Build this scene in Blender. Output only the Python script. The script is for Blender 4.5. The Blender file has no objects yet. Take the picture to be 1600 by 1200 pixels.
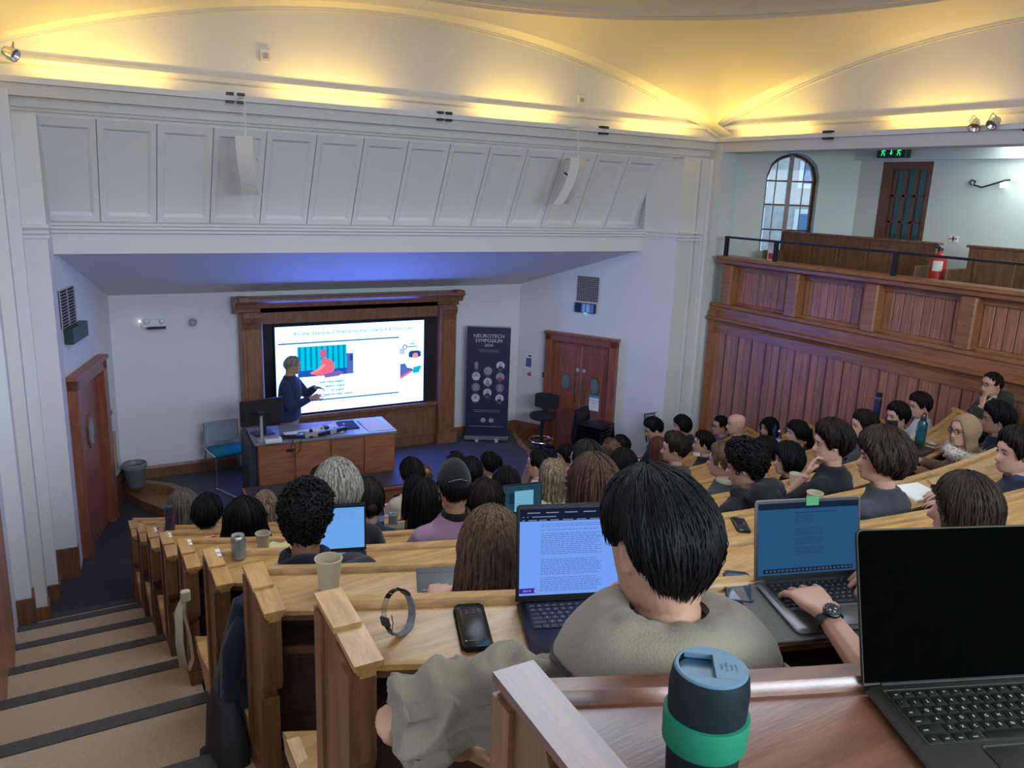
import bpy, math, random
import numpy as np
from mathutils import Vector, Matrix

# ------------------------------------------------------------------ camera, world, lights, exposure
# All coordinates below are written relative to the camera's height; H lifts them so that the floor is z = 0.
H = 4.15
C = bpy.context.scene.collection
S = bpy.context.scene
F, YAW, PITCH, ROLL = 1253.565, math.radians(30.748), math.radians(13.501), math.radians(2.1957)


def cam_axes():
    cy, sy, cp, sp = math.cos(YAW), math.sin(YAW), math.cos(PITCH), math.sin(PITCH)
    fw = np.array([sy * cp, cy * cp, -sp]); rt = np.array([cy, -sy, 0.0]); up = np.cross(rt, fw)
    cr, sr = math.cos(ROLL), math.sin(ROLL)
    return cr * rt + sr * up, -sr * rt + cr * up, fw


AX_R, AX_U, AX_F = cam_axes()
cam = bpy.data.cameras.new('camera'); cam.sensor_width = 36; cam.lens = F / 1600 * 36
cam.clip_start = 0.05
cam_o = bpy.data.objects.new('camera', cam); C.objects.link(cam_o)
M = Matrix.Identity(4)
for i in range(3):
    M[i][0], M[i][1], M[i][2] = AX_R[i], AX_U[i], -AX_F[i]
M[2][3] = H
cam_o.matrix_world = M
S.camera = cam_o

S.view_settings.view_transform = 'Standard'
S.view_settings.look = 'None'
S.view_settings.exposure = 0.0
S.view_settings.gamma = 1.0
S.view_settings.use_curve_mapping = False

w = bpy.data.worlds.new('daylight'); S.world = w; w.use_nodes = True
bg = w.node_tree.nodes['Background']
bg.inputs['Color'].default_value = (0.42, 0.66, 1.0, 1); bg.inputs['Strength'].default_value = 1.6


def area(name, loc, aim, sx, sy, power, col, spread=180):
    L = bpy.data.lights.new(name, 'AREA'); L.shape = 'RECTANGLE'; L.size = sx; L.size_y = sy
    L.energy = power; L.color = col; L.spread = math.radians(spread)
    o = bpy.data.objects.new(name, L); C.objects.link(o)
    o.location = (loc[0], loc[1], loc[2] + H)
    o.rotation_euler = Vector(aim).to_track_quat('-Z', 'Y').to_euler()
    return o


WARM = (1.0, 0.62, 0.10)
COOL = (0.72, 0.85, 1.0)
# roof lantern over the middle of the hall, and an unseen fill lamp added behind the camera
area('lantern_light', (2.9, 3.7, 2.3), (0, 0, -1), 3.0, 3.0, 150, COOL)
area('rear_fill_light', (3.2, -4.3, 1.0), (0.1, 0.95, -0.18), 6.0, 2.2, 630, (0.74, 0.88, 1.0))
area('balcony_light', (9.9, 5.2, 0.6), (0.2, 0.2, -1), 0.6, 1.6, 14, (0.85, 1.0, 0.95))
# warm battens lying in the cove behind the shelf lip
COVE = [('front', 0.10, 1.24), ('front', 2.42, 3.62), ('front', 4.90, 5.98), ('front', 7.22, 8.36),
        ('right', 7.62, 8.84), ('right', 5.20, 6.42), ('right', 2.6, 3.8), ('right', 0.2, 1.4),
        ('left', 7.0, 8.6), ('left', 4.6, 5.8), ('left', 2.2, 3.4)]
for side, a, b in COVE:
    m = (a + b) / 2
    if side == 'front': area('cove_light', (m, 9.10, 0.845), (0, 0.16, 1), b - a, 0.05, 9.8, WARM)
    elif side == 'right': area('cove_light', (8.75, m, 0.845), (0.16, 0, 1), b - a, 0.05, 9.8, WARM)
    else: area('cove_light', (-0.56, m, 0.845), (-0.16, 0, 1), b - a, 0.05, 9.8, WARM)


# ------------------------------------------------------------------ mesh builder
class MB:
    def __init__(s):
        s.v = []; s.f = []

    def add(s, vs, fs):
        n = len(s.v)
        s.v += [tuple(float(c) for c in p) for p in vs]
        s.f += [tuple(i + n for i in f) for f in fs]
        return s

    def hexa(s, p):   # 8 points: bottom ring 0-3, top ring 4-7
        return s.add(p, [(3, 2, 1, 0), (4, 5, 6, 7), (0, 1, 5, 4), (1, 2, 6, 5), (2, 3, 7, 6), (3, 0, 4, 7)])

    def box(s, x0, x1, y0, y1, z0, z1):
        return s.hexa([(x0, y0, z0), (x1, y0, z0), (x1, y1, z0), (x0, y1, z0), (x0, y0, z1), (x1, y0, z1), (x1, y1, z1), (x0, y1, z1)])

    def cbox(s, x0, x1, y0, y1, z0, z1, b):   # box with chamfered upright edges and a chamfered top
        def ring(i, z):
            return [(x0 + b + i, y0 + i, z), (x1 - b - i, y0 + i, z), (x1 - i, y0 + b + i, z), (x1 - i, y1 - b - i, z),
                    (x1 - b - i, y1 - i, z), (x0 + b + i, y1 - i, z), (x0 + i, y1 - b - i, z), (x0 + i, y0 + b + i, z)]
        return s.loft([ring(b * .6, z0), ring(0, z0 + b * .6), ring(0, z1 - b * .6), ring(b * .6, z1)])

    def loft(s, rings, cap0=True, cap1=True, closed=True):
        n = len(rings[0]); vs = [p for r in rings for p in r]; fs = []
        for i in range(len(rings) - 1):
            for j in range(n if closed else n - 1):
                k = (j + 1) % n
                fs.append((i * n + j, i * n + k, (i + 1) * n + k, (i + 1) * n + j))
        if cap0: fs.append(tuple(range(n - 1, -1, -1)))
        if cap1: fs.append(tuple((len(rings) - 1) * n + j for j in range(n)))
        return s.add(vs, fs)

    def prism(s, poly, axis, a, b):   # 2-D polygon extruded along an axis; poly in the other two axes in order
        def P(u, v, t):
            return {'x': (t, u, v), 'y': (u, t, v), 'z': (u, v, t)}[axis]
        return s.loft([[P(u, v, a) for u, v in poly], [P(u, v, b) for u, v in poly]])

    def tube(s, pts, r, n=8, cap=True, flat=1.0, up=(0, 0, 1)):
        P = [Vector(p) for p in pts]; R = r if isinstance(r, (list, tuple)) else [r] * len(P); rings = []
        prev = None
        for i, p in enumerate(P):
            d = (P[min(i + 1, len(P) - 1)] - P[max(i - 1, 0)]).normalized()
            if prev is None:
                u = Vector(up)
                if abs(d.dot(u)) > .95: u = Vector((1, 0, 0)) if abs(d.x) < .9 else Vector((0, 1, 0))
                a = d.cross(u).normalized()
            else:
                a = (prev - d * prev.dot(d)).normalized()
            prev = a; b = a.cross(d).normalized()
            rings.append([p + a * (R[i] * math.cos(t)) + b * (R[i] * flat * math.sin(t)) for t in [2 * math.pi * k / n for k in range(n)]])
        return s.loft(rings, cap, cap)

    def lathe(s, prof, c=(0, 0, 0), n=24, cap=True):
        rings = [[(c[0] + r * math.cos(2 * math.pi * k / n), c[1] + r * math.sin(2 * math.pi * k / n), c[2] + z) for k in range(n)] for r, z in prof]
        return s.loft(rings, cap, cap)

    def ball(s, c, rx, ry, rz, n=16, m=10):
        rings = []
        for i in range(1, m):
            t = math.pi * i / m
            rings.append([(c[0] + rx * math.sin(t) * math.cos(2 * math.pi * k / n), c[1] + ry * math.sin(t) * math.sin(2 * math.pi * k / n), c[2] - rz * math.cos(t)) for k in range(n)])
        return s.loft(rings)

    def grid(s, rows, flip=False):
        n = len(rows[0]); vs = [p for r in rows for p in r]; fs = []
        for i in range(len(rows) - 1):
            for j in range(n - 1):
                q = (i * n + j, i * n + j + 1, (i + 1) * n + j + 1, (i + 1) * n + j)
                fs.append(q[::-1] if flip else q)
        return s.add(vs, fs)

    def xform(s, m):
        s.v = [tuple(m @ Vector(p)) for p in s.v]; return s

    def merge(s, o):
        return s.add(o.v, o.f)

    def mesh(s, name, mat, smooth=None, off=(0, 0, 0)):
        me = bpy.data.meshes.new(name)
        v = np.array(s.v, float) - np.array(off, float)
        me.from_pydata(v.tolist(), [], s.f)
        if mat: me.materials.append(mat)
        if smooth is not None and len(me.polygons):
            me.polygons.foreach_set('use_smooth', [True] * len(me.polygons))
            if smooth < 180: me.set_sharp_from_angle(angle=math.radians(smooth))
        me.update()
        return me

    def build(s, name, mat, parent=None, smooth=None, local=False, base=None):
        """one mesh object; points are camera-height coordinates, or the parent's own if local"""
        if parent is not None:
            off = (0, 0, 0) if local else WB[parent.name]
            o = bpy.data.objects.new(name, s.mesh(name, mat, smooth, off)); C.objects.link(o); o.parent = parent
            WB[o.name] = (0, 0, 0) if local else off
        else:
            b = base or (0, 0, 0)
            o = bpy.data.objects.new(name, s.mesh(name, mat, smooth, b)); C.objects.link(o)
            o.location = (b[0], b[1], b[2] + H); WB[o.name] = b
        return o


WB = {}


def tag(o, label=None, cat=None, group=None, kind=None):
    if label: o['label'] = label
    if cat: o['category'] = cat
    if group: o['group'] = group
    if kind: o['kind'] = kind
    return o


def thing(name, loc, label=None, cat=None, group=None, rz=0.0, kind=None, rot=None):
    o = bpy.data.objects.new(name, None); C.objects.link(o); o.empty_display_size = .05
    o.location = (loc[0], loc[1], loc[2] + H); o.rotation_euler = rot or (0, 0, rz); WB[o.name] = tuple(loc)
    return tag(o, label, cat, group, kind)


def struct(o, label=None):
    o['kind'] = 'structure'
    if label: o['label'] = label
    return o


def linked(name, me, parent, loc=(0, 0, 0), rz=0.0):
    o = bpy.data.objects.new(name, me); C.objects.link(o); o.parent = parent; o.location = loc; o.rotation_euler = (0, 0, rz)
    WB[o.name] = (0, 0, 0)
    return o


def copy_tree(o, parent=None, loc=None, rz=None, label=None):
    c = o.copy(); C.objects.link(c)
    if parent: c.parent = parent
    if loc: c.location = (loc[0], loc[1], loc[2] + H)
    if rz is not None: c.rotation_euler = (0, 0, rz)
    if label: c['label'] = label
    for ch in [x for x in bpy.data.objects if x.parent == o]: copy_tree(ch, c)
    return c


def text_mb(txt, size, align='CENTER', shear=0.0, thick=0.0):
    cu = bpy.data.curves.new('lettering', 'FONT'); cu.body = txt; cu.size = size; cu.align_x = align; cu.align_y = 'CENTER'
    cu.shear = shear; cu.offset = thick; cu.resolution_u = 2
    o = bpy.data.objects.new('lettering', cu); C.objects.link(o)
    me = bpy.data.meshes.new_from_object(o.evaluated_get(bpy.context.evaluated_depsgraph_get()))
    mb = MB(); mb.v = [tuple(v.co) for v in me.vertices]; mb.f = [tuple(p.vertices) for p in me.polygons]
    bpy.data.objects.remove(o); bpy.data.curves.remove(cu); bpy.data.meshes.remove(me)
    return mb


# ------------------------------------------------------------------ materials
MATS = {}


def nt(name):
    m = bpy.data.materials.new(name); m.use_nodes = True
    return m, m.node_tree.nodes, m.node_tree.links, m.node_tree.nodes['Principled BSDF']


def plain(name, col, rough=.6, metal=0.0, var=.06, scale=30.0, bump=0.0, coat=0.0, trans=0.0, emit=None, es=1.0, spec=.5, sheen=0.0):
    if name in MATS: return MATS[name]
    m, N, L, B = nt(name)
    B.inputs['Roughness'].default_value = rough; B.inputs['Metallic'].default_value = metal
    B.inputs['Coat Weight'].default_value = coat; B.inputs['Transmission Weight'].default_value = trans
    B.inputs['Specular IOR Level'].default_value = spec; B.inputs['Sheen Weight'].default_value = sheen
    if emit:
        B.inputs['Emission Color'].default_value = (*emit, 1); B.inputs['Emission Strength'].default_value = es
    tc = N.new('ShaderNodeTexCoord'); no = N.new('ShaderNodeTexNoise'); no.inputs['Scale'].default_value = scale; no.inputs['Detail'].default_value = 4
    L.new(tc.outputs['Object'], no.inputs['Vector'])
    mx = N.new('ShaderNodeMix'); mx.data_type = 'RGBA'
    mx.inputs[6].default_value = (*[c * (1 - var) for c in col], 1); mx.inputs[7].default_value = (*[min(1, c * (1 + var)) for c in col], 1)
    L.new(no.outputs['Fac'], mx.inputs[0]); L.new(mx.outputs[2], B.inputs['Base Color'])
    if bump:
        bp = N.new('ShaderNodeBump'); bp.inputs['Strength'].default_value = bump; bp.inputs['Distance'].default_value = .01
        L.new(no.outputs['Fac'], bp.inputs['Height']); L.new(bp.outputs['Normal'], B.inputs['Normal'])
    MATS[name] = m
    return m


def wood(name, dark, light, grain=(1, 12, 12), rough=.4, coat=.15, scale=4.0, rnd=.10):
    if name in MATS: return MATS[name]
    m, N, L, B = nt(name)
    B.inputs['Roughness'].default_value = rough; B.inputs['Coat Weight'].default_value = coat; B.inputs['Coat Roughness'].default_value = .3
    tc = N.new('ShaderNodeTexCoord'); mp = N.new('ShaderNodeMapping'); mp.inputs['Scale'].default_value = grain
    oi = N.new('ShaderNodeObjectInfo')
    ad = N.new('ShaderNodeVectorMath'); ad.operation = 'SCALE'; ad.inputs['Scale'].default_value = 7.0
    cmb = N.new('ShaderNodeCombineXYZ')
    for k in range(3): L.new(oi.outputs['Random'], cmb.inputs[k])
    L.new(cmb.outputs[0], ad.inputs[0]); L.new(ad.outputs[0], mp.inputs['Location'])
    L.new(tc.outputs['Object'], mp.inputs['Vector'])
    no = N.new('ShaderNodeTexNoise'); no.inputs['Scale'].default_value = scale; no.inputs['Detail'].default_value = 6; no.inputs['Distortion'].default_value = .25
    n2 = N.new('ShaderNodeTexNoise'); n2.inputs['Scale'].default_value = scale * 6; n2.inputs['Detail'].default_value = 3
    L.new(mp.outputs[0], no.inputs['Vector']); L.new(mp.outputs[0], n2.inputs['Vector'])
    mm = N.new('ShaderNodeMath'); mm.operation = 'MULTIPLY_ADD'; mm.inputs[1].default_value = .35; L.new(n2.outputs['Fac'], mm.inputs[0]); L.new(no.outputs['Fac'], mm.inputs[2])
    rp = N.new('ShaderNodeValToRGB'); rp.color_ramp.elements[0].position = .45; rp.color_ramp.elements[1].position = .85
    rp.color_ramp.elements[0].color = (*dark, 1); rp.color_ramp.elements[1].color = (*light, 1)
    L.new(mm.outputs[0], rp.inputs[0])
    hs = N.new('ShaderNodeHueSaturation'); mr = N.new('ShaderNodeMapRange'); mr.inputs[3].default_value = 1 - rnd; mr.inputs[4].default_value = 1 + rnd
    L.new(oi.outputs['Random'], mr.inputs[0]); L.new(mr.outputs[0], hs.inputs['Value']); L.new(rp.outputs[0], hs.inputs['Color'])
    L.new(hs.outputs[0], B.inputs['Base Color'])
    bp = N.new('ShaderNodeBump'); bp.inputs['Strength'].default_value = .12; bp.inputs['Distance'].default_value = .004
    L.new(n2.outputs['Fac'], bp.inputs['Height']); L.new(bp.outputs['Normal'], B.inputs['Normal'])
    MATS[name] = m
    return m


def glow(name, col, strength):
    if name in MATS: return MATS[name]
    m, N, L, B = nt(name); N.remove(B)
    e = N.new('ShaderNodeEmission'); e.inputs[0].default_value = (*col, 1); e.inputs[1].default_value = strength
    L.new(e.outputs[0], N['Material Output'].inputs[0]); MATS[name] = m
    return m


PAINT = plain('white_paint', (.70, .71, .74), .7, scale=3, var=.03)
PAINT2 = plain('cream_paint', (.66, .665, .66), .7, scale=3, var=.03)
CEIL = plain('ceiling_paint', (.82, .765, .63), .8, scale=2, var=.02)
BALC = plain('balcony_paint', (.66, .72, .70), .8, scale=2, var=.03)
OAK = wood('honey_oak', (.33, .17, .055), (.56, .33, .125), (1, 9, 9), .36, .2)
OAKY = wood('honey_oak_cap', (.36, .19, .065), (.58, .34, .135), (9, 1, 9), .36, .2)
PANELY = wood('red_panel_board', (.245, .098, .05), (.47, .205, .11), (10, 10, .7), .42, .2, rnd=.14)
PANELH = wood('panel_rail_wood', (.20, .075, .028), (.36, .155, .062), (10, .7, 10), .4, .2)
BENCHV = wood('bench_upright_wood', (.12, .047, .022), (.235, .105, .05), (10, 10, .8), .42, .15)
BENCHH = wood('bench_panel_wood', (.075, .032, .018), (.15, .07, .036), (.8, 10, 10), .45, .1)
DARKW = wood('dark_and_shaded_wood', (.085, .030, .018), (.17, .065, .036), (1, 9, 9), .32, 1.0)  # balcony joinery's own tone; on bench nine, shade put into the oak's colour
SHADEWY = wood('shaded_oak_cap', (.095, .034, .020), (.19, .075, .042), (9, 1, 9), .32, 1.0)  # bench nine: same wood as other rows, glancing shade put into its colour
DOORW = wood('door_wood', (.20, .055, .028), (.34, .11, .058), (9, 9, .8), .4, .2)
FRAMEW = wood('screen_frame_wood', (.16, .06, .03), (.28, .12, .06), (8, 8, 1), .4, .2)
DESKW = wood('lectern_desk_wood', (.22, .075, .035), (.38, .15, .075), (1, 8, 8), .45, .1)
STEPW = wood('step_wood', (.20, .10, .05), (.34, .18, .09), (1, 8, 8), .45, .1)
BALW = wood('balcony_bench_wood', (.11, .048, .020), (.23, .11, .048), (6, 6, .8), .45, .1)
CARPET = plain('stair_carpet', (.44, .33, .235), .95, scale=160, var=.25, bump=.3)
STRIP = plain('nosing_strip_rubber', (.06, .058, .06), .8, scale=60, var=.3)
DARKCARP = plain('dark_blue_carpet', (.034, .036, .046), .9, scale=120, var=.2, bump=.2)
STAGEC = plain('stage_carpet', (.062, .064, .075), .75, scale=90, var=.15, bump=.1)
BLACK = plain('black_plastic', (.012, .012, .014), .45)
BLACKM = plain('matt_black', (.015, .015, .018), .8)
DKMETAL = plain('dark_metal', (.03, .03, .034), .4, metal=.6)
CHROME = plain('chrome', (.75, .76, .78), .2, metal=1)
STEEL = plain('brushed_steel', (.5, .51, .53), .35, metal=1)
WHITEP = plain('white_plastic', (.78, .78, .78), .4)
GREYP = plain('grey_plastic', (.35, .36, .38), .5)
PAPER = plain('paper', (.82, .82, .80), .8)
INK = plain('ink', (.02, .02, .025), .8)
def thin_glass(name, tint, keep):   # clear pane: mostly lets light straight through, with a gloss on top
    m, N, L, B = nt(name); N.remove(B)
    t = N.new('ShaderNodeBsdfTransparent'); t.inputs[0].default_value = (*tint, 1)
    g = N.new('ShaderNodeBsdfGlossy'); g.inputs['Roughness'].default_value = .03
    fr = N.new('ShaderNodeFresnel'); fr.inputs[0].default_value = keep
    mx = N.new('ShaderNodeMixShader'); L.new(fr.outputs[0], mx.inputs[0]); L.new(t.outputs[0], mx.inputs[1]); L.new(g.outputs[0], mx.inputs[2])
    L.new(mx.outputs[0], N['Material Output'].inputs[0]); MATS[name] = m
    return m
GLASS = thin_glass('window_glass', (.95, .98, 1.0), 1.35)
BOTTLEG = thin_glass('clear_bottle_plastic', (.86, .90, .95), 1.55)
# ------------------------------------------------------------------ the room
XL, XR, YW, ZF, ZS = -0.42, 8.65, 9.0, -4.15, -3.93   # left wall, right wall, stage wall, hall floor, stage floor
CX, CY = 4.1, 4.8                                       # middle of the domed ceiling
ZC9, RISE = -0.704, 0.3213                              # cap height of bench 9, rise per bench


def zc(k): return ZC9 - (9 - k) * RISE
def zfl(k): return zc(k) - 0.81
def yend(k): return (0.957 if k < 9 else 0.912) + (9 - k) * 0.9
def yr(k, x):   # plan curve of the bench ridge
    R = 9.3
    return (0.14 if k < 9 else 0.092) + (9 - k) * 0.915 + R - math.sqrt(R * R - min(abs(x - 4.4), 6.0) ** 2)


# floor of the hall and the stepped aisle on the left
fl = struct(MB().box(XL - .5, 9.2, 7.95, 11.6, ZF - .2, ZF).build('floor', DARKCARP))
for k in range(2, 13):
    z = zfl(k); y1 = yend(k) + .10; y0 = y1 - .9
    st = MB().box(XL, .62, y0 - .1, y1, z - .5, z).build('step', CARPET, fl)
    MB().box(XL, .60, y1 - .085, y1 + .004, z - .02, z + .006).build('nosing_strip', STRIP, st)
z = zfl(1); st = MB().box(XL, .62, yend(2) + .05, yend(1) - .05, z - .5, z).build('step', CARPET, fl)
MB().box(XL, .60, yend(1) - .135, yend(1) - .046, z - .02, z + .006).build('nosing_strip', STRIP, st)
for k in range(1, 13):   # carpeted tiers under the benches
    xs = np.linspace(.60, 8.62, 22)
    top = [[(x, yr(k, x) + (.05 if k > 1 else .35), zfl(k)) for x in xs], [(x, yr(k, x) - .93, zfl(k)) for x in xs]]
    m = MB().grid(top, flip=True)
    m.grid([[(x, yr(k, x) + (.05 if k > 1 else .35), zfl(k) - .42) for x in xs], [(x, yr(k, x) + (.05 if k > 1 else .35), zfl(k)) for x in xs]])
    m.build('seating_tier', CARPET, fl)

# walls
wl = struct(MB().box(XL - .25, XL, -5, 9.0, -4.15, .82).build('wall_left', PAINT))
m = MB()
for i in range(34):   # vertical boarding on the left wall beside the aisle
    y = 6.55 - .12 * i
    m = MB().cbox(XL, XL + .03, y - .115, y, -3.6 + max(0, (6.5 - y)) * .357, -2.0 + max(0, 6.5 - y) * .30, .008)
    m.build('plank', PANELY, wl)
MB().box(XL, XL + .05, 2.4, 6.6, -2.0, -1.94).xform(Matrix()).build('rail', PANELH, wl)
wb = struct(MB().box(-.8, 12.4, -5.25, -5, -4.15, 3.4).build('wall_back', PAINT))
wr = struct(MB().box(XR + .03, XR + .2, -5, 8.8, -4.15, -1.6).build('wall_right', PANELH))


def arch_z(t):   # t = distance from the middle of a side, in the lunette plane
    return 1.93 - t * t / 23.6


def lunette(name, axis, pos, sgn, mid, lo, hi):
    n = 40; ts = np.linspace(lo, hi, n + 1)
    def P(t, d, z):   # d: distance towards the room
        return (t, pos - sgn * d, z) if axis == 'y' else (pos - sgn * d, t, z)
    bot = [P(t, 0, .80) for t in ts]; top = [P(t, 0, arch_z(t - mid) if arch_z(t - mid) > .85 else .85) for t in ts]
    fl_ = (axis == 'y') == (sgn > 0)
    o = struct(MB().grid([bot, top], flip=fl_).build(name, PAINT))
    # arch soffit with a double fillet at the wall, and the picture-rail strip above the lamps
    so = MB(); rows = []
    for d, dz in ((0, 0), (.36, .015)):
        rows.append([P(t, d, arch_z(t - mid) + dz) for t in ts])
    so.grid(rows, flip=fl_); so.build('arch_soffit', PAINT, o)
    for d, w_, h in ((.0, .035, .03), (.055, .03, .022)):
        fi = MB(); a_ = [P(t, d, arch_z(t - mid) + .01) for t in ts]; b_ = [P(t, d, arch_z(t - mid) - h) for t in ts]
        c_ = [P(t, d + w_, arch_z(t - mid) - h) for t in ts]; e_ = [P(t, d + w_, arch_z(t - mid) + .01) for t in ts]
        fi.grid([a_, b_, c_, e_], flip=not fl_); fi.build('arch_fillet', PAINT, o)
    st_ = MB().grid([[P(t, d, z) for t in (lo, hi)] for d, z in ((0, .985), (.075, 1.0), (.075, 1.045), (0, 1.085))], flip=fl_)
    st_.build('cove_moulding', PAINT, o)
    return o


wf = lunette('wall_front', 'y', 9.36, 1, 4.05, -.75, 8.99)
lunette('wall_right', 'x', 8.99, 1, 4.7, 0.0, 9.36)
lunette('wall_left', 'x', -.75, -1, 4.7, 0.0, 9.36)
lunette('wall_back', 'y', 0.0, -1, 4.05, -.75, 8.99)
# pendentives and shallow dome
ce = MB(); NA = 96; rows = []
def side_pt(a):
    dx, dy = math.cos(a), math.sin(a)
    c = []
    if dx > 1e-6: c.append((8.63 - CX) / dx)
    if dx < -1e-6: c.append((-.39 - CX) / dx)
    if dy > 1e-6: c.append((9.0 - CY) / dy)
    if dy < -1e-6: c.append((.36 - CY) / dy)
    t = min(c); x, y = CX + t * dx, CY + t * dy
    zz = arch_z(x - 4.05) if abs(y - 9.0) < 1e-3 or abs(y - .36) < 1e-3 else arch_z(y - 4.7)
    return x, y, zz + .015
angs = [2 * math.pi * i / NA for i in range(NA)] + [math.atan2(9.0 - CY, 8.63 - CX), math.atan2(9.0 - CY, -.39 - CX), math.atan2(.36 - CY, 8.63 - CX) % (2 * math.pi), math.atan2(.36 - CY, -.39 - CX) % (2 * math.pi)]
angs = sorted(angs)
for j in range(9):
    u = j / 8; r = []
    for a in angs:
        bx, by, bz = side_pt(a); rx, ry = CX + 4.08 * math.cos(a), CY + 4.08 * math.sin(a)
        r.append((bx + (rx - bx) * u, by + (ry - by) * u, bz + (2.06 - bz) * math.sin(u * math.pi / 2) ** .85 if u else bz))
    rows.append(r + [r[0]])
ce.grid(rows)
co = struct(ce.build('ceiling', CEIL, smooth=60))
ring = MB(); prof = ((4.10, 2.03), (4.03, 2.02), (4.02, 2.06), (3.97, 2.06), (3.96, 2.10))
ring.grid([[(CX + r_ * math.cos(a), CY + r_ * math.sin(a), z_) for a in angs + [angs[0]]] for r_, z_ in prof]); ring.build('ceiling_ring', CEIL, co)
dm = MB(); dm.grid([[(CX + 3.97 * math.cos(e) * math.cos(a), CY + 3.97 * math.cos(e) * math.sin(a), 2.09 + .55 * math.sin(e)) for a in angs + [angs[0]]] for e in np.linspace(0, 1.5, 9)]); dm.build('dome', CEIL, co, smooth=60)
# the rear part of the room has a flat ceiling
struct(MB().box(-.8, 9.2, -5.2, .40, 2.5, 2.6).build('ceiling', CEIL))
struct(MB().box(-.8, 12.4, .0, .36, 1.9, 2.6).build('trim_1', PAINT))


def extr(prof, axis, a, b):   # profile of (towards-the-wall, z) pairs swept along x ('x') or y ('y')
    m_ = MB()
    if axis == 'x': m_.grid([[(t, d, z) for t in (a, b)] for d, z in prof])
    else: m_.grid([[(d, t, z) for t in (a, b)] for d, z in prof], flip=True)
    return m_


# cornice shelf with its white lip
prof = [(9.38, .80), (9.06, .80), (9.06, .855), (9.0, .855), (9.0, .80), (9.03, .795), (9.05, .69), (9.12, .685), (9.125, .60), (9.14, .59), (9.15, .565), (9.17, .56), (9.175, .53)]
cf = struct(extr(prof[::-1], 'x', -.80, 8.70).build('trim_2', PAINT2))
MB().box(-.45, 8.65, 8.99, 9.0, .80, .855).build('shelf_lip', PAINT, cf)
prof = [(9.02, .80), (8.71, .80), (8.71, .855), (8.65, .855), (8.65, .80), (8.68, .795), (8.70, .66), (9.0, .655)]
cr_ = struct(extr(prof[::-1], 'y', -.2, 9.0).build('trim_3', PAINT2))
MB().box(8.64, 8.65, 0, 9.0, .80, .855).build('shelf_lip', PAINT, cr_)
prof = [(-.80, .80), (-.47, .80), (-.47, .855), (-.41, .855), (-.41, .80), (-.44, .795), (-.46, .66), (-.8, .655)]
cl_ = struct(MB().grid([[(d, t, z) for t in (0, 9.0)] for d, z in prof[::-1]]).build('trim_4', PAINT2))

# sloping panelled coving over the stage: each panel a frame with a recessed field
cov = struct(MB().hexa([(-.2, 9.19, .54), (8.1, 9.19, .54), (8.1, 9.4, .54), (-.2, 9.4, .54)][::1] + [(-.2, 9.69, -.47), (8.1, 9.69, -.47), (8.1, 9.9, -.47), (-.2, 9.9, -.47)]).build('wall_front', PAINT))
e1 = Vector((1, 0, 0)); e2 = Vector((0, .50, -1.01)).normalized(); en = Vector((0, -1.01, -.50)).normalized(); LH = Vector((0, .50, -1.01)).length
def cov_pt(x, s, d): return Vector((0, 9.19, .54)) + e1 * x + e2 * s + en * d
pan = MB()
W_ = .548; fr_ = .045
def ringp(i, d): return [cov_pt(i, i, d), cov_pt(W_ - i, i, d), cov_pt(W_ - i, LH - i, d), cov_pt(i, LH - i, d)]
r0 = [cov_pt(.004, .0, 0), cov_pt(W_ - .004, .0, 0), cov_pt(W_ - .004, LH, 0), cov_pt(.004, LH, 0)]
pan.loft([r0, [p + en * .028 for p in r0], [cov_pt(.055, .085, .028), cov_pt(W_ - .055, .085, .028), cov_pt(W_ - .055, LH - .075, .028), cov_pt(.055, LH - .075, .028)],
          [cov_pt(.085, .115, .006), cov_pt(W_ - .085, .115, .006), cov_pt(W_ - .085, LH - .11, .006), cov_pt(.085, LH - .11, .006)]], cap0=False)
pme = pan.mesh('panel', PAINT)
for i in range(14): linked('panel', pme, cov, (.06 + .55 * i, 0, 0))
# ledge, moulding and fascia beam over the opening
prof = [(9.75, -.47), (9.34, -.475), (9.34, -.50), (9.36, -.51), (9.35, -.535), (9.375, -.55), (9.37, -.575), (9.4, -.585), (9.4, -.79), (9.62, -.79)]
struct(extr(prof[::-1], 'x', .10, 7.80).build('trim_5', PAINT))
# right: angled return, pilasters ; left: stepped pilasters
def upright(name, pts, z0, z1, mat, par=None):
    m_ = MB(); m_.loft([[(x, y, z0) for x, y in pts], [(x, y, z1) for x, y in pts]])
    return m_.build(name, mat, par)
rp_ = struct(upright('trim_6', [(7.75, 9.4), (8.0, 8.93), (8.12, 9.7), (7.86, 9.7)], ZF, .53, PAINT))
mo = MB()
for z_, o_ in ((-.475, .06), (-.53, .045), (-.575, .025)): mo.loft([[(7.75 - .0, 9.4 - o_, z_ - .03), (8.0, 8.94 - o_, z_ - .03), (8.12, 9.4, z_ - .03), (7.86, 9.6, z_ - .03)], [(7.75, 9.4 - o_, z_), (8.0, 8.94 - o_, z_), (8.12, 9.4, z_), (7.86, 9.6, z_)]])
mo.build('moulding', PAINT, rp_)
for i, (x0, x1, yf) in enumerate(((8.0, 8.27, 8.935), (8.27, 8.36, 8.985), (8.36, 8.50, 8.95), (8.50, 8.56, 8.93), (8.56, 8.70, 8.86))):
    p = upright('pilaster', [(x0, yf), (x1, yf), (x1, 9.7), (x0, 9.7)], ZF, .56, PAINT2 if i % 2 == 0 else PAINT, rp_)
for z_, o_ in ((-.475, .05), (-.53, .035), (-.575, .02)): MB().box(7.98, 8.44, 8.93 - o_, 9.0, z_ - .03, z_).build('moulding', PAINT, rp_)
lp_ = struct(upright('trim_7', [(-.10, 9.0), (.10, 9.0), (.145, 9.4), (.0, 9.7), (-.10, 9.7)], ZF, .53, PAINT))
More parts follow.
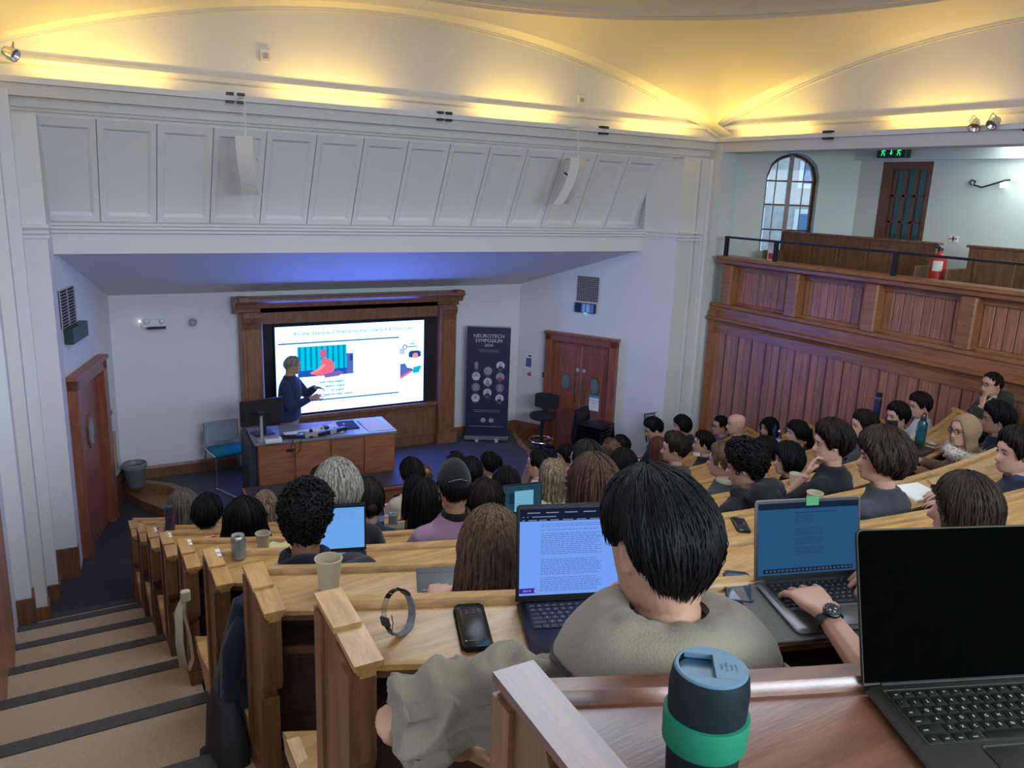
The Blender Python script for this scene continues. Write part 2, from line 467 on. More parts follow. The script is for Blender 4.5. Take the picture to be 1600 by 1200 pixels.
for i, (x0, x1, yf, zt) in enumerate(((-.46, -.30, 7.55, .7), (-.30, -.20, 8.05, .7), (-.20, -.10, 8.55, .7))):
    p = upright('pilaster', [(x0, yf), (x1, yf), (x1, 9.2), (x0, 9.2)], ZF, zt, PAINT2 if i == 1 else PAINT, lp_)
    MB().box(x0, x1 + .02, yf - .02, yf + .2, ZF, zfl(2 if i == 0 else 1) + .16 - .03 * i).build('plinth_block', BENCHV, lp_)
MB().box(-.10, .115, 8.98, 9.1, ZF, ZF + .34).build('plinth_block', BENCHV, lp_)
for z_, o_ in ((-.475, .05), (-.53, .035), (-.575, .02)): MB().box(-.30, .12, 9.0 - o_, 9.02, z_ - .03, z_).build('moulding', PAINT, lp_)

# stage recess
L0, L1, R0, R1 = (.14, 9.4), (.72, 11.2), (7.75, 9.4), (6.75, 11.2)
def slab(name, p, q, z0, z1, th, mat, zq=None):   # upright wall from p to q, thickness away from the recess
    d = Vector((q[0] - p[0], q[1] - p[1])).normalized(); n = Vector((d.y, -d.x)) * th
    return MB().hexa([(p[0], p[1], z0), (q[0], q[1], z0), (q[0] + n.x, q[1] + n.y, z0), (p[0] + n.x, p[1] + n.y, z0),
                      (p[0], p[1], z1), (q[0], q[1], zq or z1), (q[0] + n.x, q[1] + n.y, zq or z1), (p[0] + n.x, p[1] + n.y, z1)]).build(name, mat)
struct(slab('wall_left', L0, L1, ZF, -.74, -.15, PAINT, -1.44))
struct(slab('wall_right', R1, R0, ZF, -1.44, -.15, PAINT, -.74))
struct(slab('wall_back', L1, R1, ZF, -1.44, -.15, PAINT))
struct(MB().hexa([(.0, 9.46, -.79), (7.9, 9.46, -.79), (6.95, 11.3, -1.50), (.6, 11.3, -1.50), (.0, 9.46, -.6), (7.9, 9.46, -.6), (6.95, 11.3, -1.3), (.6, 11.3, -1.3)]).build('ceiling', PAINT))
# skirting boards
def skirt(name, p, q, z0, h, th=.025, mat=BENCHV):
    d = Vector((q[0] - p[0], q[1] - p[1])).normalized(); n = Vector((d.y, -d.x)) * th
    P = [(p[0], p[1]), (q[0], q[1]), (q[0] + n.x, q[1] + n.y), (p[0] + n.x, p[1] + n.y)]
    return struct(MB().loft([[(x, y, z0) for x, y in P], [(x, y, z0 + h * .8) for x, y in P],
                             [(P[0][0], P[0][1], z0 + h), (P[1][0], P[1][1], z0 + h), (P[1][0] + n.x * .4, P[1][1] + n.y * .4, z0 + h), (P[0][0] + n.x * .4, P[0][1] + n.y * .4, z0 + h)]]).build(name, mat))
skirt('baseboard_back', (.72, 11.2), (2.2, 11.2), ZS, .17)
skirt('baseboard_back', (5.6, 11.2), (6.75, 11.2), ZS, .17)
skirt('baseboard_left', (.53, 10.6), (.72, 11.2), ZF, .39)
skirt('baseboard_right', (6.75, 11.2), (7.0, 10.75), ZF, .39)
# curved stage with two timber steps at its ends
def stage_outline(o):
    left = [(.55, 11.3), (.69 + .0, 11.25), (1.02 - o * .4, 11.02 - o), (1.25 - o * .7, 10.78 - o), (1.42 - o * .9, 10.40 - o * .5), (1.50 - o, 10.10), (1.55 - o, 9.2), (1.70 - o, 8.45 - o)]
    right = [(4.6 + o, 8.45 - o), (5.6 + o * .8, 8.95 - o), (6.22 + o, 9.75 - o * .6), (6.36 + o, 10.05), (6.42 + o * .9, 10.40 - o * .4), (6.55 + o * .7, 10.78 - o * .6), (6.62 + o * .5, 11.0 - o * .8), (6.78 + o * .4, 11.25)]
    return left + right
sg = struct(MB().prism(stage_outline(0), 'z', ZF - .05, ZS).build('floor', STAGEC))
def outline_slab(oo, oi, z0, z1):
    m_ = MB(); a_ = stage_outline(oo); b_ = stage_outline(oi); n_ = len(a_)
    m_.grid([[(x, y, z0) for x, y in a_], [(x, y, z1) for x, y in a_], [(x, y, z1) for x, y in b_]])
    return m_
outline_slab(.035, -.06, ZF, ZS + .008).build('step_nosing', STEPW, sg)
outline_slab(.34, -.02, ZF, ZF + .11).build('step', STEPW, sg)

# right-hand wall: boarded dado, ledge, balcony front with posts and planks
for i in range(36):
    y = 8.70 - .255 * i
    if y < -.3: break
    for h in (0, 1):
        y1 = y - .1275 * h - (.016 if h == 0 else .003); y0 = y - .1275 * (h + 1) + .002
        MB().cbox(XR, XR + .04, y0, y1, -3.9 + max(0, 8.2 - y) * .36, -1.92, .005).build('plank', PANELY, wr)
    MB().box(XR - .012, XR + .03, y - .014, y, -3.9 + max(0, 8.2 - y) * .36, -1.92).build('cover_strip', BENCHV, wr)
MB().box(XR - .04, XR + .05, 8.68, 8.78, -4.0, -1.60).build('corner_post', PANELH, wr)
prof = [(XR + .1, -1.50), (XR - .01, -1.50), (XR - .015, -1.54), (XR + .0, -1.56), (XR + .0, -1.69), (XR - .075, -1.70), (XR - .075, -1.73), (XR - .04, -1.76), (XR - .02, -1.80), (XR - .02, -1.92), (XR + .05, -1.925)]
struct(MB().grid([[(d, t, z) for t in (-.5, 8.80)] for d, z in prof], flip=True).build('trim_8', PANELH))
bf = struct(MB().box(XR + .15, XR + .24, -.5, 8.75, -1.55, -.86).build('wall_right', BENCHH))
posts = [8.52 - 1.19 * i for i in range(8)]
for i, y in enumerate(posts):
    MB().cbox(XR - .03, XR + .16, y - .095, y + .095, -1.50, -.92, .02).build('post', PANELH, bf)
    if i + 1 < len(posts):
        a_, b_ = posts[i + 1] + .095, y - .095
        MB().box(XR + .09, XR + .16, a_, b_, -.99, -.92).build('rail', PANELH, bf)
        MB().box(XR + .09, XR + .16, a_, b_, -1.50, -1.46).build('rail', PANELH, bf)
        for q in range(8):
            p0 = a_ + (b_ - a_) * q / 8; p1 = a_ + (b_ - a_) * (q + 1) / 8
            MB().cbox(XR + .125, XR + .15, p0 + .004, p1 - .004, -1.46, -.99, .006).build('plank', PANELY, bf)
prof = [(XR + .25, -.80), (XR - .05, -.80), (XR - .07, -.82), (XR - .07, -.84), (XR - .045, -.86), (XR - .04, -.90), (XR - .0, -.92), (XR + .06, -.925)]
struct(MB().grid([[(d, t, z) for t in (-.5, 8.72)] for d, z in prof], flip=True).build('trim_9', PANELH))
gr = thing('guard_rail', (XR + .02, 8.6, -.80), 'thin black metal guard rail along the top of the wooden balcony front', 'railing')
MB().box(XR + .005, XR + .035, -.4, 8.66, -.545, -.515).build('top_rail', DKMETAL, gr)
for y in (8.64, 7.72, 5.93, 4.2, 2.6): MB().box(XR, XR + .04, y - .045, y + .01, -.80, -.53).build('post', DKMETAL, gr)

# balcony behind it
struct(MB().box(8.7, 12.2, -.5, 10.5, -1.75, -1.6).build('floor', CARPET))
struct(MB().box(9.02, 12.2, -.5, 10.4, .86, 1.0).build('ceiling', BALC))
def wall_with_hole(name, p, q, z0, z1, a, b, h0, h1, th, mat, arch=0.0):
    """upright wall from p to q with an opening between distances a and b and heights h0 and h1 (arched by `arch`)"""
    p = Vector((p[0], p[1])); q = Vector((q[0], q[1])); L_ = (q - p).length; d = (q - p).normalized(); n = Vector((d.y, -d.x)) * th
    def W3(s, z, t=0): return (p.x + d.x * s + n.x * t, p.y + d.y * s + n.y * t, z)
    m_ = MB(); N_ = 14
    tops = [(a + (b - a) * i / N_, h1 - arch + arch * math.sin(math.acos(max(-1, min(1, 2 * i / N_ - 1)))) if arch else h1) for i in range(N_ + 1)]
    m_.add([W3(0, z0), W3(a, z0), W3(a, z1), W3(0, z1)], [(0, 1, 2, 3)]); m_.add([W3(b, z0), W3(L_, z0), W3(L_, z1), W3(b, z1)], [(0, 1, 2, 3)])
    m_.add([W3(a, z0), W3(b, z0), W3(b, h0), W3(a, h0)], [(0, 1, 2, 3)])
    m_.grid([[W3(s, z) for s, z in tops], [W3(s, z1) for s, z in tops]])
    m_.grid([[W3(s, z) for s, z in tops], [W3(s, z, 1) for s, z in tops]])
    for s, hh in ((a, tops[0][1]), (b, tops[-1][1])): m_.add([W3(s, h0), W3(s, h0, 1), W3(s, hh, 1), W3(s, hh)], [(0, 1, 2, 3)])
    m_.add([W3(a, h0), W3(b, h0), W3(b, h0, 1), W3(a, h0, 1)], [(0, 1, 2, 3)])
    return struct(m_.build(name, mat)), W3, tops
struct(MB().box(10.5, 10.7, -.5, 6.80, -1.6, .90).build('wall_right', BALC))
struct(MB().box(10.5, 10.7, 7.56, 7.95, -1.6, .90).build('wall_right', BALC))
struct(MB().box(10.5, 10.7, 6.80, 7.56, .60, .90).build('wall_right', BALC))
struct(MB().box(8.66, 8.96, 8.9, 9.9, -1.7, .78).build('trim_11', BALC))
struct(MB().box(10.42, 10.5, -.4, 8.0, .62, .90).build('trim_10', BALC))
ww, W3, tops = wall_with_hole('wall_front', (8.95, 9.1), (10.5, 7.93), -1.6, .90, .62, 1.38, -.75, .70, -.26, BALC, arch=.33)
win = struct(thing('window_1', W3(1.0, -.7)))
def W4(s, z, t): return W3(s, z, t)
fw = .055
mf = MB()
arcp = [W4(s + (fw / 2 if s < 1 else -fw / 2), z - fw / 2, .75) for s, z in tops]
path = [W4(.62 + fw / 2, -.75, .75)] + arcp + [W4(1.38 - fw / 2, -.75, .75)]
mf.tube(path, fw * .6, n=4)
mf.build('window_frame', DARKW, win)
MB().tube([W4(1.0, -.75, .75), W4(1.0, .68, .75)], .045, n=4).build('mullion', DARKW, win)
for s in (.80, 1.20): MB().tube([W4(s, -.75, .75), W4(s, .62, .75)], .012, n=4).build('glazing_bar', DARKW, win)
for z in (-.42, -.05, .30): MB().tube([W4(.64, z, .75), W4(1.36, z, .75)], .011, n=4).build('glazing_bar', DARKW, win)
gp = MB(); gp.add([W4(.64, -.75, .78)] + [W4(s, z - .01, .78) for s, z in tops[1:-1]] + [W4(1.36, -.75, .78)], [tuple(range(len(tops)))]); gp.build('pane', GLASS, win)
# glazed door on the balcony
bd = struct(thing('door_1', (10.55, 7.18, -1.6)))
for y0, y1 in ((7.42, 7.56), (6.80, 6.86)): MB().box(10.50, 10.66, y0, y1, -1.6, .60).build('door_frame', DARKW, bd)
MB().box(10.50, 10.66, 6.86, 7.42, .50, .60).build('door_frame', DARKW, bd)
MB().box(10.56, 10.61, 6.86, 7.42, -1.6, -.55).build('door_panel', DARKW, bd)
for y in (6.90, 7.06, 7.22, 7.39): MB().box(10.555, 10.605, y - .022, y + .022, -.55, .50).build('glazing_bar', DARKW, bd)
for z in (-.22, .14): MB().box(10.555, 10.605, 6.88, 7.42, z - .014, z + .014).build('glazing_bar', DARKW, bd)
MB().box(10.58, 10.585, 6.88, 7.42, -.55, .5).build('pane', thin_glass('dark_door_glass', (.35, .48, .55), 1.5), bd)
struct(MB().box(12.1, 12.25, 5.0, 9.0, -1.6, 1.0).build('wall_right', BALC))   # lobby behind the glazed door
struct(MB().box(10.7, 12.2, 5.4, 5.5, -1.6, 1.0).build('wall_back', BALC)); struct(MB().box(10.7, 12.2, 8.35, 8.45, -1.6, 1.0).build('wall_front', BALC))
area('lobby_light', (11.4, 6.9, .8), (0, 0, -1), .5, .5, 9, (.75, .92, 1.0))
# house across the street seen through the arched window
hs_ = thing('house', (13.2, 14.2, -2.0), 'pale stone house with white window frames seen through the arched balcony window', 'building')
STONE = plain('pale_stone', (.50, .44, .36), .9, scale=9, var=.35); 
hd = Vector((.8, -.6, 0)); hn = Vector((-.6, -.8, 0))
def HP(u, z, d=0): p = Vector((13.4, 13.6, 0)) + hd * u + hn * d; return (p.x, p.y, z)
def hbox(u0, u1, z0, z1, d0, d1): return MB().hexa([HP(u0, z0, d0), HP(u1, z0, d0), HP(u1, z0, d1), HP(u0, z0, d1), HP(u0, z1, d0), HP(u1, z1, d0), HP(u1, z1, d1), HP(u0, z1, d1)])
hbox(-4, 4, -2, 5, -.4, 0).build('wall', STONE, hs_)
for u in (-3.2, -1.6, 0, 1.6):
    for z in (-1.6, .3):
        f_ = hbox(u, u + .95, z, z + 1.45, 0, .06).build('window', WHITEP, hs_)
        hbox(u + .09, u + .45, z + .1, z + 1.35, .06, .07).build('pane', plain('far_pane', (.10, .2, .3), .2), f_)
        hbox(u + .50, u + .86, z + .1, z + 1.35, .06, .07).build('pane', MATS['far_pane'], f_)
# ------------------------------------------------------------------ the curved benches
ORD = {1: 'first', 2: 'second', 3: 'third', 4: 'fourth', 5: 'fifth', 6: 'sixth', 7: 'seventh', 8: 'eighth', 9: 'ninth'}


def arc(k, u, x0, x1, n):   # points on bench k, u metres behind (towards the back of the hall from) its ridge
    R = 9.3; yc = 0.14 + (9 - k) * .915 + R
    out = []
    for x in np.linspace(x0, x1, n):
        y = yr(k, x); d = Vector((x - 4.4, y - yc)).normalized()
        out.append((x + d.x * u * (1 if abs(x - 4.4) > 9 else 0), y - u))
    return out


def sweep(k, prof, x0, x1, n=34):
    rows = [[(x, y, zc(k) + z) for x, y in arc(k, u, x0, x1, n)] for u, z in prof]
    m_ = MB(); m_.grid(rows + [rows[0]], flip=True)
    for q in (0, n - 1): m_.add([r[q] for r in rows], [tuple(range(len(rows)))[::(1 if q else -1)]])
    return m_


def end_panel(k, x, side, t, mats, par):
    y0 = yend(k) if side < 0 else yr(k, x)
    dz = zc(k)
    lowz = -.81 - (RISE if side > 0 else .02)
    def PT(u, z): return (y0 - u, dz + z)
    poly = [(-.02, -.04), (.11, -.055), (.12, -.075), (.245, -.095), (.245, -.33), (.23, -.36), (.205, -.38), (.20, -.42), (.20, lowz), (-.02, lowz)]
    xa, xb = (x, x + .045) if side < 0 else (x - .045, x)
    p = MB().prism([PT(u, z) for u, z in poly], 'x', xa, xb).build('end_panel', mats[1], par)
    MB().prism([PT(u, z) for u, z in [(.19, -.09), (.25, -.098), (.25, -.34), (.235, -.375), (.19, -.39)]], 'x', xa - .012, xb + .012).build('corbel', mats[1], p)
    MB().prism([PT(u, z) for u, z in [(-.028, -.045), (.025, -.05), (.025, lowz), (-.028, lowz)]], 'x', xa - .010, xb + .004).build('stile', mats[1], p)
    MB().prism([PT(u, z) for u, z in [(.15, -.42), (.208, -.42), (.208, lowz), (.15, lowz)]], 'x', xa - .010, xb + .008).build('stile', mats[1], p)
    MB().prism([PT(u, z) for u, z in [(-.034, lowz), (.215, lowz), (.215, lowz + .10), (-.034, lowz + .10)]], 'x', xa - .008, xb + .006).build('plinth', mats[1], p)
    # stepped arm cap: an upper and a lower slab, each with a moulded edge
    cap = MB()
    for (u0, z0, u1, z1, s_) in ((-.032, -.012, .128, -.030, .004), (.120, -.040, .262, -.062, .010)) if k < 9 else ((-.032, -.012, .36, -.052, .004),):
        for grow, lo, hi in ((0.0, -.016, 0.0), (-.008, -.028, -.014), (-.016, -.042, -.027)):
            cap.prism([PT(u0 - grow * .5, z0 + lo), PT(u1 + grow * .5, z1 + lo), PT(u1 + grow * .5, z1 + hi), PT(u0 - grow * .5, z0 + hi)], 'x', xa - .012 - grow + s_, xb + .016 + grow + s_)
    cap.build('arm_cap', mats[2], par)


def bench(k, dark=False):
    nm = ORD[k]
    lab = ('shade-darkened bench desk nearest the camera, carrying the travel mug and black laptop' if k == 9 else
           '%s curved wooden bench desk counted from the stage' % nm)
    b = thing('bench_desk', (.58, yend(k), zfl(k)), lab, 'bench', 'curved rows of bench desks')
    desk, up, capm = (DARKW, BENCHV, SHADEWY) if dark else (OAK, BENCHV, OAKY)
    x0, x1 = .595, (8.02 if k < 9 else 8.0)
    sweep(k, [(-.028, -.062), (-.034, -.045), (-.028, -.033), (.012, -.031), (.020, -.040), (.022, -.062)], x0, x1).build('ridge_rail', desk, b, smooth=40)
    sweep(k, [(.020, -.052), (.238, -.074), (.254, -.081), (.254, -.096), (.244, -.104), (.020, -.082)], x0, x1).build('desk_top', desk, b, smooth=40)
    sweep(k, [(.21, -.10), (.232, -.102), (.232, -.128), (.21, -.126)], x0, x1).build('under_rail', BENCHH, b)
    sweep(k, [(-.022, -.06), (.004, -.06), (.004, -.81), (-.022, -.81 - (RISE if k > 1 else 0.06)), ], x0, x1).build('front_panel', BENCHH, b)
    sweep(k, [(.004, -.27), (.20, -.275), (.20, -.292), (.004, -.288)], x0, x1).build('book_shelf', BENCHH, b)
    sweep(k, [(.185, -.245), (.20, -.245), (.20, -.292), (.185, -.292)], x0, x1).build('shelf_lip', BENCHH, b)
    if k > 1:   # the seat of the row in front is fixed to this bench's front
        z = -RISE - .36
        sweep(k, [(-.03, z + .01), (-.20, z - .012), (-.36, z), (-.395, z - .012), (-.40, z - .03), (-.37, z - .045), (-.03, z - .03)], x0 - .045, x1 - .03).build('seat', OAK, b, smooth=50)
        for xx in np.linspace(x0 + .3, x1 - .3, 8):
            y = yr(k, xx)
            MB().prism([(y + .025, zc(k) + z - .03), (y + .33, zc(k) + z - .04), (y + .06, zc(k) + z - .40), (y + .025, zc(k) + z - .40)], 'x', xx - .015, xx + .015).build('seat_bracket', BENCHV, b)
        # shaped seat end at the aisle
        y = yend(k)
        MB().prism([(y + .03, zc(k) + z + .03), (y + .10, zc(k) + z + .02), (y + .22, zc(k) + z - .015), (y + .36, zc(k) + z + .005), (y + .40, zc(k) + z - .02), (y + .385, zc(k) + z - .06), (y + .25, zc(k) + z - .09), (y + .12, zc(k) + z - .20), (y + .03, zc(k) + z - .42)], 'x', .545, .585).build('seat_end', OAKY, b)
    end_panel(k, .555, -1, .045, (desk, up, capm), b)
    end_panel(k, x1 + .02, 1, .045, (desk, up, capm), b)
    return b


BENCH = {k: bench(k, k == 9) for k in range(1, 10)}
for k in (3, 4, 5, 6):   # small white row tickets stuck beside the caps
    y = yend(k)
    t_ = MB().add([(.598, y + .01, zc(k) - .0125), (.617, y + .008, zc(k) - .0125), (.617, y - .060, zc(k) - .019), (.598, y - .058, zc(k) - .019)], [(0, 3, 2, 1)])
    t_.build('row_ticket', PAPER, BENCH[k])
    text_mb('%d' % (10 - k), .03).xform(Matrix.Translation((.607, y - .025, zc(k) - .0145)) @ Matrix.Rotation(math.radians(-90), 4, 'Z')).build('ticket_number', plain('ticket_red', (.5, .05, .12), .6), BENCH[k])
# ------------------------------------------------------------------ stage: video wall in its timber surround
sf = thing('screen_surround', (3.9, 11.2, ZS), 'tall dark timber surround with cornice brackets framing the lit presentation screen', 'frame')
def bx(x0, x1, y0, y1, z0, z1, name, mat, par, b=0.0, smooth=None):
    m_ = MB()
    if b: m_.cbox(x0, x1, y0, y1, z0, z1, b)
    else: m_.box(x0, x1, y0, y1, z0, z1)
    return m_.build(name, mat, par, smooth)
for x0, x1 in ((2.28, 2.56), (5.22, 5.50)):
    c_ = bx(x0, x1, 10.98, 11.19, ZS, -1.72, 'column', FRAMEW, sf, .015)
    bx(x0 + .06, x1 - .06, 10.965, 10.98, ZS + .25, -1.95, 'panel', FRAMEW, c_)
    MB().prism([(11.19, -1.74), (10.93, -1.74), (10.91, -1.78), (10.93, -1.84), (10.96, -1.88), (10.98, -1.96), (11.19, -1.96)], 'x', x0 + .02, x1 - .02).build('bracket', FRAMEW, c_)
    bx(x0 - .03, x1 + .03, 10.95, 11.19, ZS, ZS + .16, 'plinth', FRAMEW, c_, .01)
bx(2.56, 5.22, 11.08, 11.19, -1.90, -1.60, 'frieze', FRAMEW, sf)
MB().grid([[(x, y, z) for x in (2.20, 5.58)] for y, z in ((11.19, -1.52), (10.86, -1.52), (10.85, -1.55), (10.89, -1.58), (10.93, -1.60), (10.95, -1.66), (11.08, -1.67), (11.08, -1.74))], flip=True).add(
    [(2.20, y, z) for y, z in ((11.19, -1.52), (10.86, -1.52), (10.85, -1.55), (10.89, -1.58), (10.93, -1.60), (10.95, -1.66), (11.19, -1.66))], [tuple(range(7))]).add(
    [(5.58, y, z) for y, z in ((11.19, -1.52), (10.86, -1.52), (10.85, -1.55), (10.89, -1.58), (10.93, -1.60), (10.95, -1.66), (11.19, -1.66))], [tuple(range(6, -1, -1))]).build('cornice', FRAMEW, sf)
for x in (2.22, 5.42): bx(x, x + .14, 10.83, 11.0, -1.56, -1.49, 'corner_block', FRAMEW, sf, .01)
bx(2.56, 5.22, 11.10, 11.19, ZS, -3.27, 'dado', FRAMEW, sf)
for i in range(3): bx(2.62 + i * .87, 3.43 + i * .87, 11.085, 11.10, ZS + .14, -3.38, 'panel', FRAMEW, sf, .006)
bx(2.56, 5.22, 11.04, 11.19, -3.30, -3.25, 'sill', FRAMEW, sf, .006)
bx(2.56, 5.22, 11.16, 11.19, -3.27, -1.88, 'backing', BLACKM, sf)
vs = thing('presentation_screen', (3.87, 11.13, -3.235), 'big glowing white presentation slide with a photo of a seated person in red', 'screen')
bx(2.735, 5.015, 11.10, 11.16, -3.235, -1.94, 'cabinet', BLACK, vs)
SX0, SX1, SZ0, SZ1 = 2.75, 5.00, -3.22, -1.955
SLIDEW = glow('slide_white', (.10, .20, 1.0), 12.5)
MB().add([(SX0, 11.098, SZ0), (SX1, 11.098, SZ0), (SX1, 11.098, SZ1), (SX0, 11.098, SZ1)], [(0, 1, 2, 3)]).build('slide', SLIDEW, vs)
def su(u, v, d=.002): return (SX0 + (SX1 - SX0) * u, 11.098 - d, SZ1 + (SZ0 - SZ1) * v)
def sprint(name, poly, mat, d=.002): return MB().add([su(u, v, d) for u, v in poly], [tuple(range(len(poly)))[::-1]]).build(name, mat, vs)
def srect(name, u0, v0, u1, v1, mat, d=.002): return sprint(name, [(u0, v0), (u1, v0), (u1, v1), (u0, v1)], mat, d)
def stext(txt, u, v, h, mat, align='LEFT', shear=0.0):
    o = text_mb(txt, h, align, shear, .0022).xform(Matrix.Translation(su(u, v, .003)) @ Matrix.Rotation(math.pi / 2, 4, 'X')).build('slide_text', mat, vs); return o
GN = glow('slide_navy', (.02, .08, .28), 1.0); GT = glow('slide_text_grey', (.34, .45, .70), 1.0)
stext('Another Example of Alternative Brain Interface & Outcomes', .11, .085, .073, GT, 'LEFT', .25)
srect('rule', .015, .184, .82, .200, GN); srect('rule', .015, .858, .82, .874, GN)
PU0, PU1, PV0, PV1 = .135, .50, .235, .585
srect('photo_curtain', PU0, PV0, .455, PV1, glow('slide_teal', (.0, .62, .85), 1.0))
for i in range(9):
    u = PU0 + .008 + i * .036
    srect('curtain_fold', u, PV0, u + .013, PV1 - .06, glow('slide_teal_dark', (.0, .25, .52), 1.0), .0026)
srect('photo_floor', PU0, .51, .455, PV1, glow('slide_blue', (.02, .10, .50), 1.0), .003)
srect('photo_equipment', .455, .34, PU1, PV1, glow('slide_slate', (.10, .16, .52), 1.0))
srect('photo_monitor', .475, .36, .498, .43, GN, .003)
CORAL = glow('slide_coral', (.95, .16, .26), 1.0)
sprint('photo_sitter_body', [(.285, .40), (.31, .375), (.345, .40), (.372, .44), (.372, .52), (.36, .565), (.27, .585), (.22, .555), (.215, .535), (.26, .50), (.29, .45)], CORAL, .004)
sprint('photo_sitter_arm', [(.30, .44), (.315, .47), (.27, .53), (.23, .555), (.215, .54), (.26, .50)], glow('slide_pink', (1.0, .32, .40), 1.0), .0045)
sprint('photo_sitter_head', [(.30 + .022 * math.cos(t), .325 + .055 * math.sin(t)) for t in np.linspace(0, 2 * math.pi, 14)[:-1]], glow('slide_skin', (.62, .14, .30), 1.0), .0045)
sprint('photo_table', [(.30, .57), (.40, .535), (.44, .56), (.40, .60), (.31, .61)], glow('slide_purple', (.22, .13, .52), 1.0), .0048)
for i, t_ in enumerate(('with robot weight', 'sensory output', 'by output', 'assist by video, output')): stext(t_, (.275, .31, .35, .30)[i], .66 + .05 * i, .048, glow('slide_ink', (.05, .16, .30), 1.0))
sprint('icon_ring', [(.862 + .018 * math.cos(t), .315 + .032 * math.sin(t)) for t in np.linspace(0, 2 * math.pi, 16)[:-1]], glow('slide_grey', (.10, .14, .35), 1.0))
sprint('icon_ring_hole', [(.862 + .010 * math.cos(t), .315 + .018 * math.sin(t)) for t in np.linspace(0, 2 * math.pi, 16)[:-1]], SLIDEW, .004)
srect('icon_bar', .88, .309, .95, .322, MATS['slide_grey']); srect('icon_patch', .822, .33, .862, .40, glow('slide_pale', (.42, .56, .95), 1.2))
stext('nice', .90, .275, .045, MATS['slide_grey'])
sprint('telephone', [(.89, .385), (.905, .365), (.96, .365), (.98, .385), (.98, .44), (.955, .45), (.905, .45), (.89, .44)], GN)
sprint('telephone_dial', [(.918, .415), (.93, .395), (.948, .395), (.958, .415), (.955, .46), (.918, .46)], MATS['slide_pink'], .004)
sprint('hand_picture', [(.828, .52), (.865, .515), (.88, .57), (.91, .58), (.93, .61), (.90, .64), (.865, .66), (.828, .68)], MATS['slide_slate'])
sprint('hand_fingers', [(.828, .68), (.865, .64), (.90, .61), (.92, .62), (.88, .66), (.828, .71)], MATS['slide_coral'], .004)
sprint('tablet_picture', [(.925, .57), (.975, .555), (.985, .57), (.965, .64), (.92, .645)], glow('slide_cyan', (.0, .55, .68), 1.0))
# bluish light thrown into the recess by the screen, as the bright panel does

# ------------------------------------------------------------------ lecturer's desk and what lies on it
DZ = -3.03
dk = thing('lecturer_desk', (2.95, 9.55, ZS), 'wooden lecturer desk with four panelled doors and dark end beside the screen', 'desk', rz=math.radians(-5))
def lb(x0, x1, y0, y1, z0, z1, name, mat, par, b=.004):
    return MB().cbox(x0, x1, y0, y1, z0, z1, b).build(name, mat, par, local=True)
lb(-.86, .84, -.26, .36, .04, .87, 'carcass', DESKW, dk)
lb(-.96, -.86, -.20, .50, 0, .86, 'side_cabinet', plain('desk_dark_end', (.03, .035, .05), .5), dk)
lb(-.90, .86, -.29, .40, .87, .90, 'worktop', plain('desk_top_grey', (.22, .22, .26), .4, coat=.2), dk)
for i in range(4):
    x0 = (-.85, -.42, .02, .44)[i]; x1 = (-.44, 0., .42, .83)[i]
    d_ = lb(x0, x1, -.283, -.262, .06, .855, 'door', DESKW, dk)
    if i == 0: lb(x1 - .09, x1 + .01, -.290, -.282, .76, .79, 'handle_slot', BLACKM, d_)
lb(.20, .44, -.05, .30, .901, .912, 'document_tray', BLACKM, dk)
pp = thing('poster_sheet', (3.66, 9.53, DZ), 'big white sheet lying on the right end of the lecturer desk', 'paper', rz=math.radians(-5))
MB().add([(-.20, -.27, .004), (.16, -.27, .004), (.02, .30, .012), (-.22, .26, .012)], [(0, 1, 2, 3)]).add([(-.20, -.27, 0), (.16, -.27, 0), (.02, .30, .008), (-.22, .26, .008)], [(3, 2, 1, 0)]).build('sheet', PAPER, pp, local=True)
mo_ = thing('desk_monitor', (2.22, 9.72, DZ), 'black flat monitor seen from behind on the left end of the lecturer desk', 'monitor', rz=math.radians(8))
lb(-.27, .27, -.02, .02, .12, .44, 'display', BLACK, mo_, .012); lb(-.03, .03, -.05, .0, .015, .30, 'stand', BLACK, mo_); lb(-.12, .12, -.10, .10, 0, .015, 'base', BLACK, mo_)
mi = thing('document_camera', (2.14, 9.42, DZ), 'slim grey document camera arm standing on the left end of lecturer desk', 'camera')
MB().lathe([(.06, 0), (.06, .02), (.02, .03)], n=16).build('base', GREYP, mi, local=True, smooth=40); MB().tube([(0, 0, .02), (0, 0, .30), (.01, .0, .34)], .018, n=8).build('arm', GREYP, mi, local=True, smooth=60)
MB().cbox(-.035, .035, -.06, .03, .33, .37, .01).build('head', BLACK, mi, local=True)
def clutter(name, x, y, rz, label, cat, parts):
    t_ = thing(name, (x, y, DZ), label, cat, rz=math.radians(rz))
    for n_, m_, mat in parts: m_.build(n_, mat, t_, local=True, smooth=40)
    return t_
clutter('control_panel', 2.25, 9.33, -6, 'small white control box with buttons on the desk front corner', 'control box', [('case', MB().cbox(-.10, .10, -.06, .06, 0, .05, .01), WHITEP), ('buttons', MB().cbox(-.07, .07, -.03, .03, .05, .056, .004), GREYP)])
clutter('keyboard', 2.55, 9.40, -12, 'black keyboard left of the cable tangle on the lecturer desk', 'keyboard', [('case', MB().cbox(-.2, .2, -.06, .06, 0, .02, .008), BLACK), ('keys', MB().cbox(-.18, .18, -.05, .05, .02, .026, .004), DKMETAL)])
clutter('equipment_case', 3.0, 9.42, 20, 'long black equipment case lying on papers on the lecturer desk', 'case', [('case', MB().cbox(-.22, .22, -.04, .04, 0, .04, .01), BLACK), ('strap', MB().cbox(-.05, .05, -.045, .045, 0, .044, .004), GREYP)])
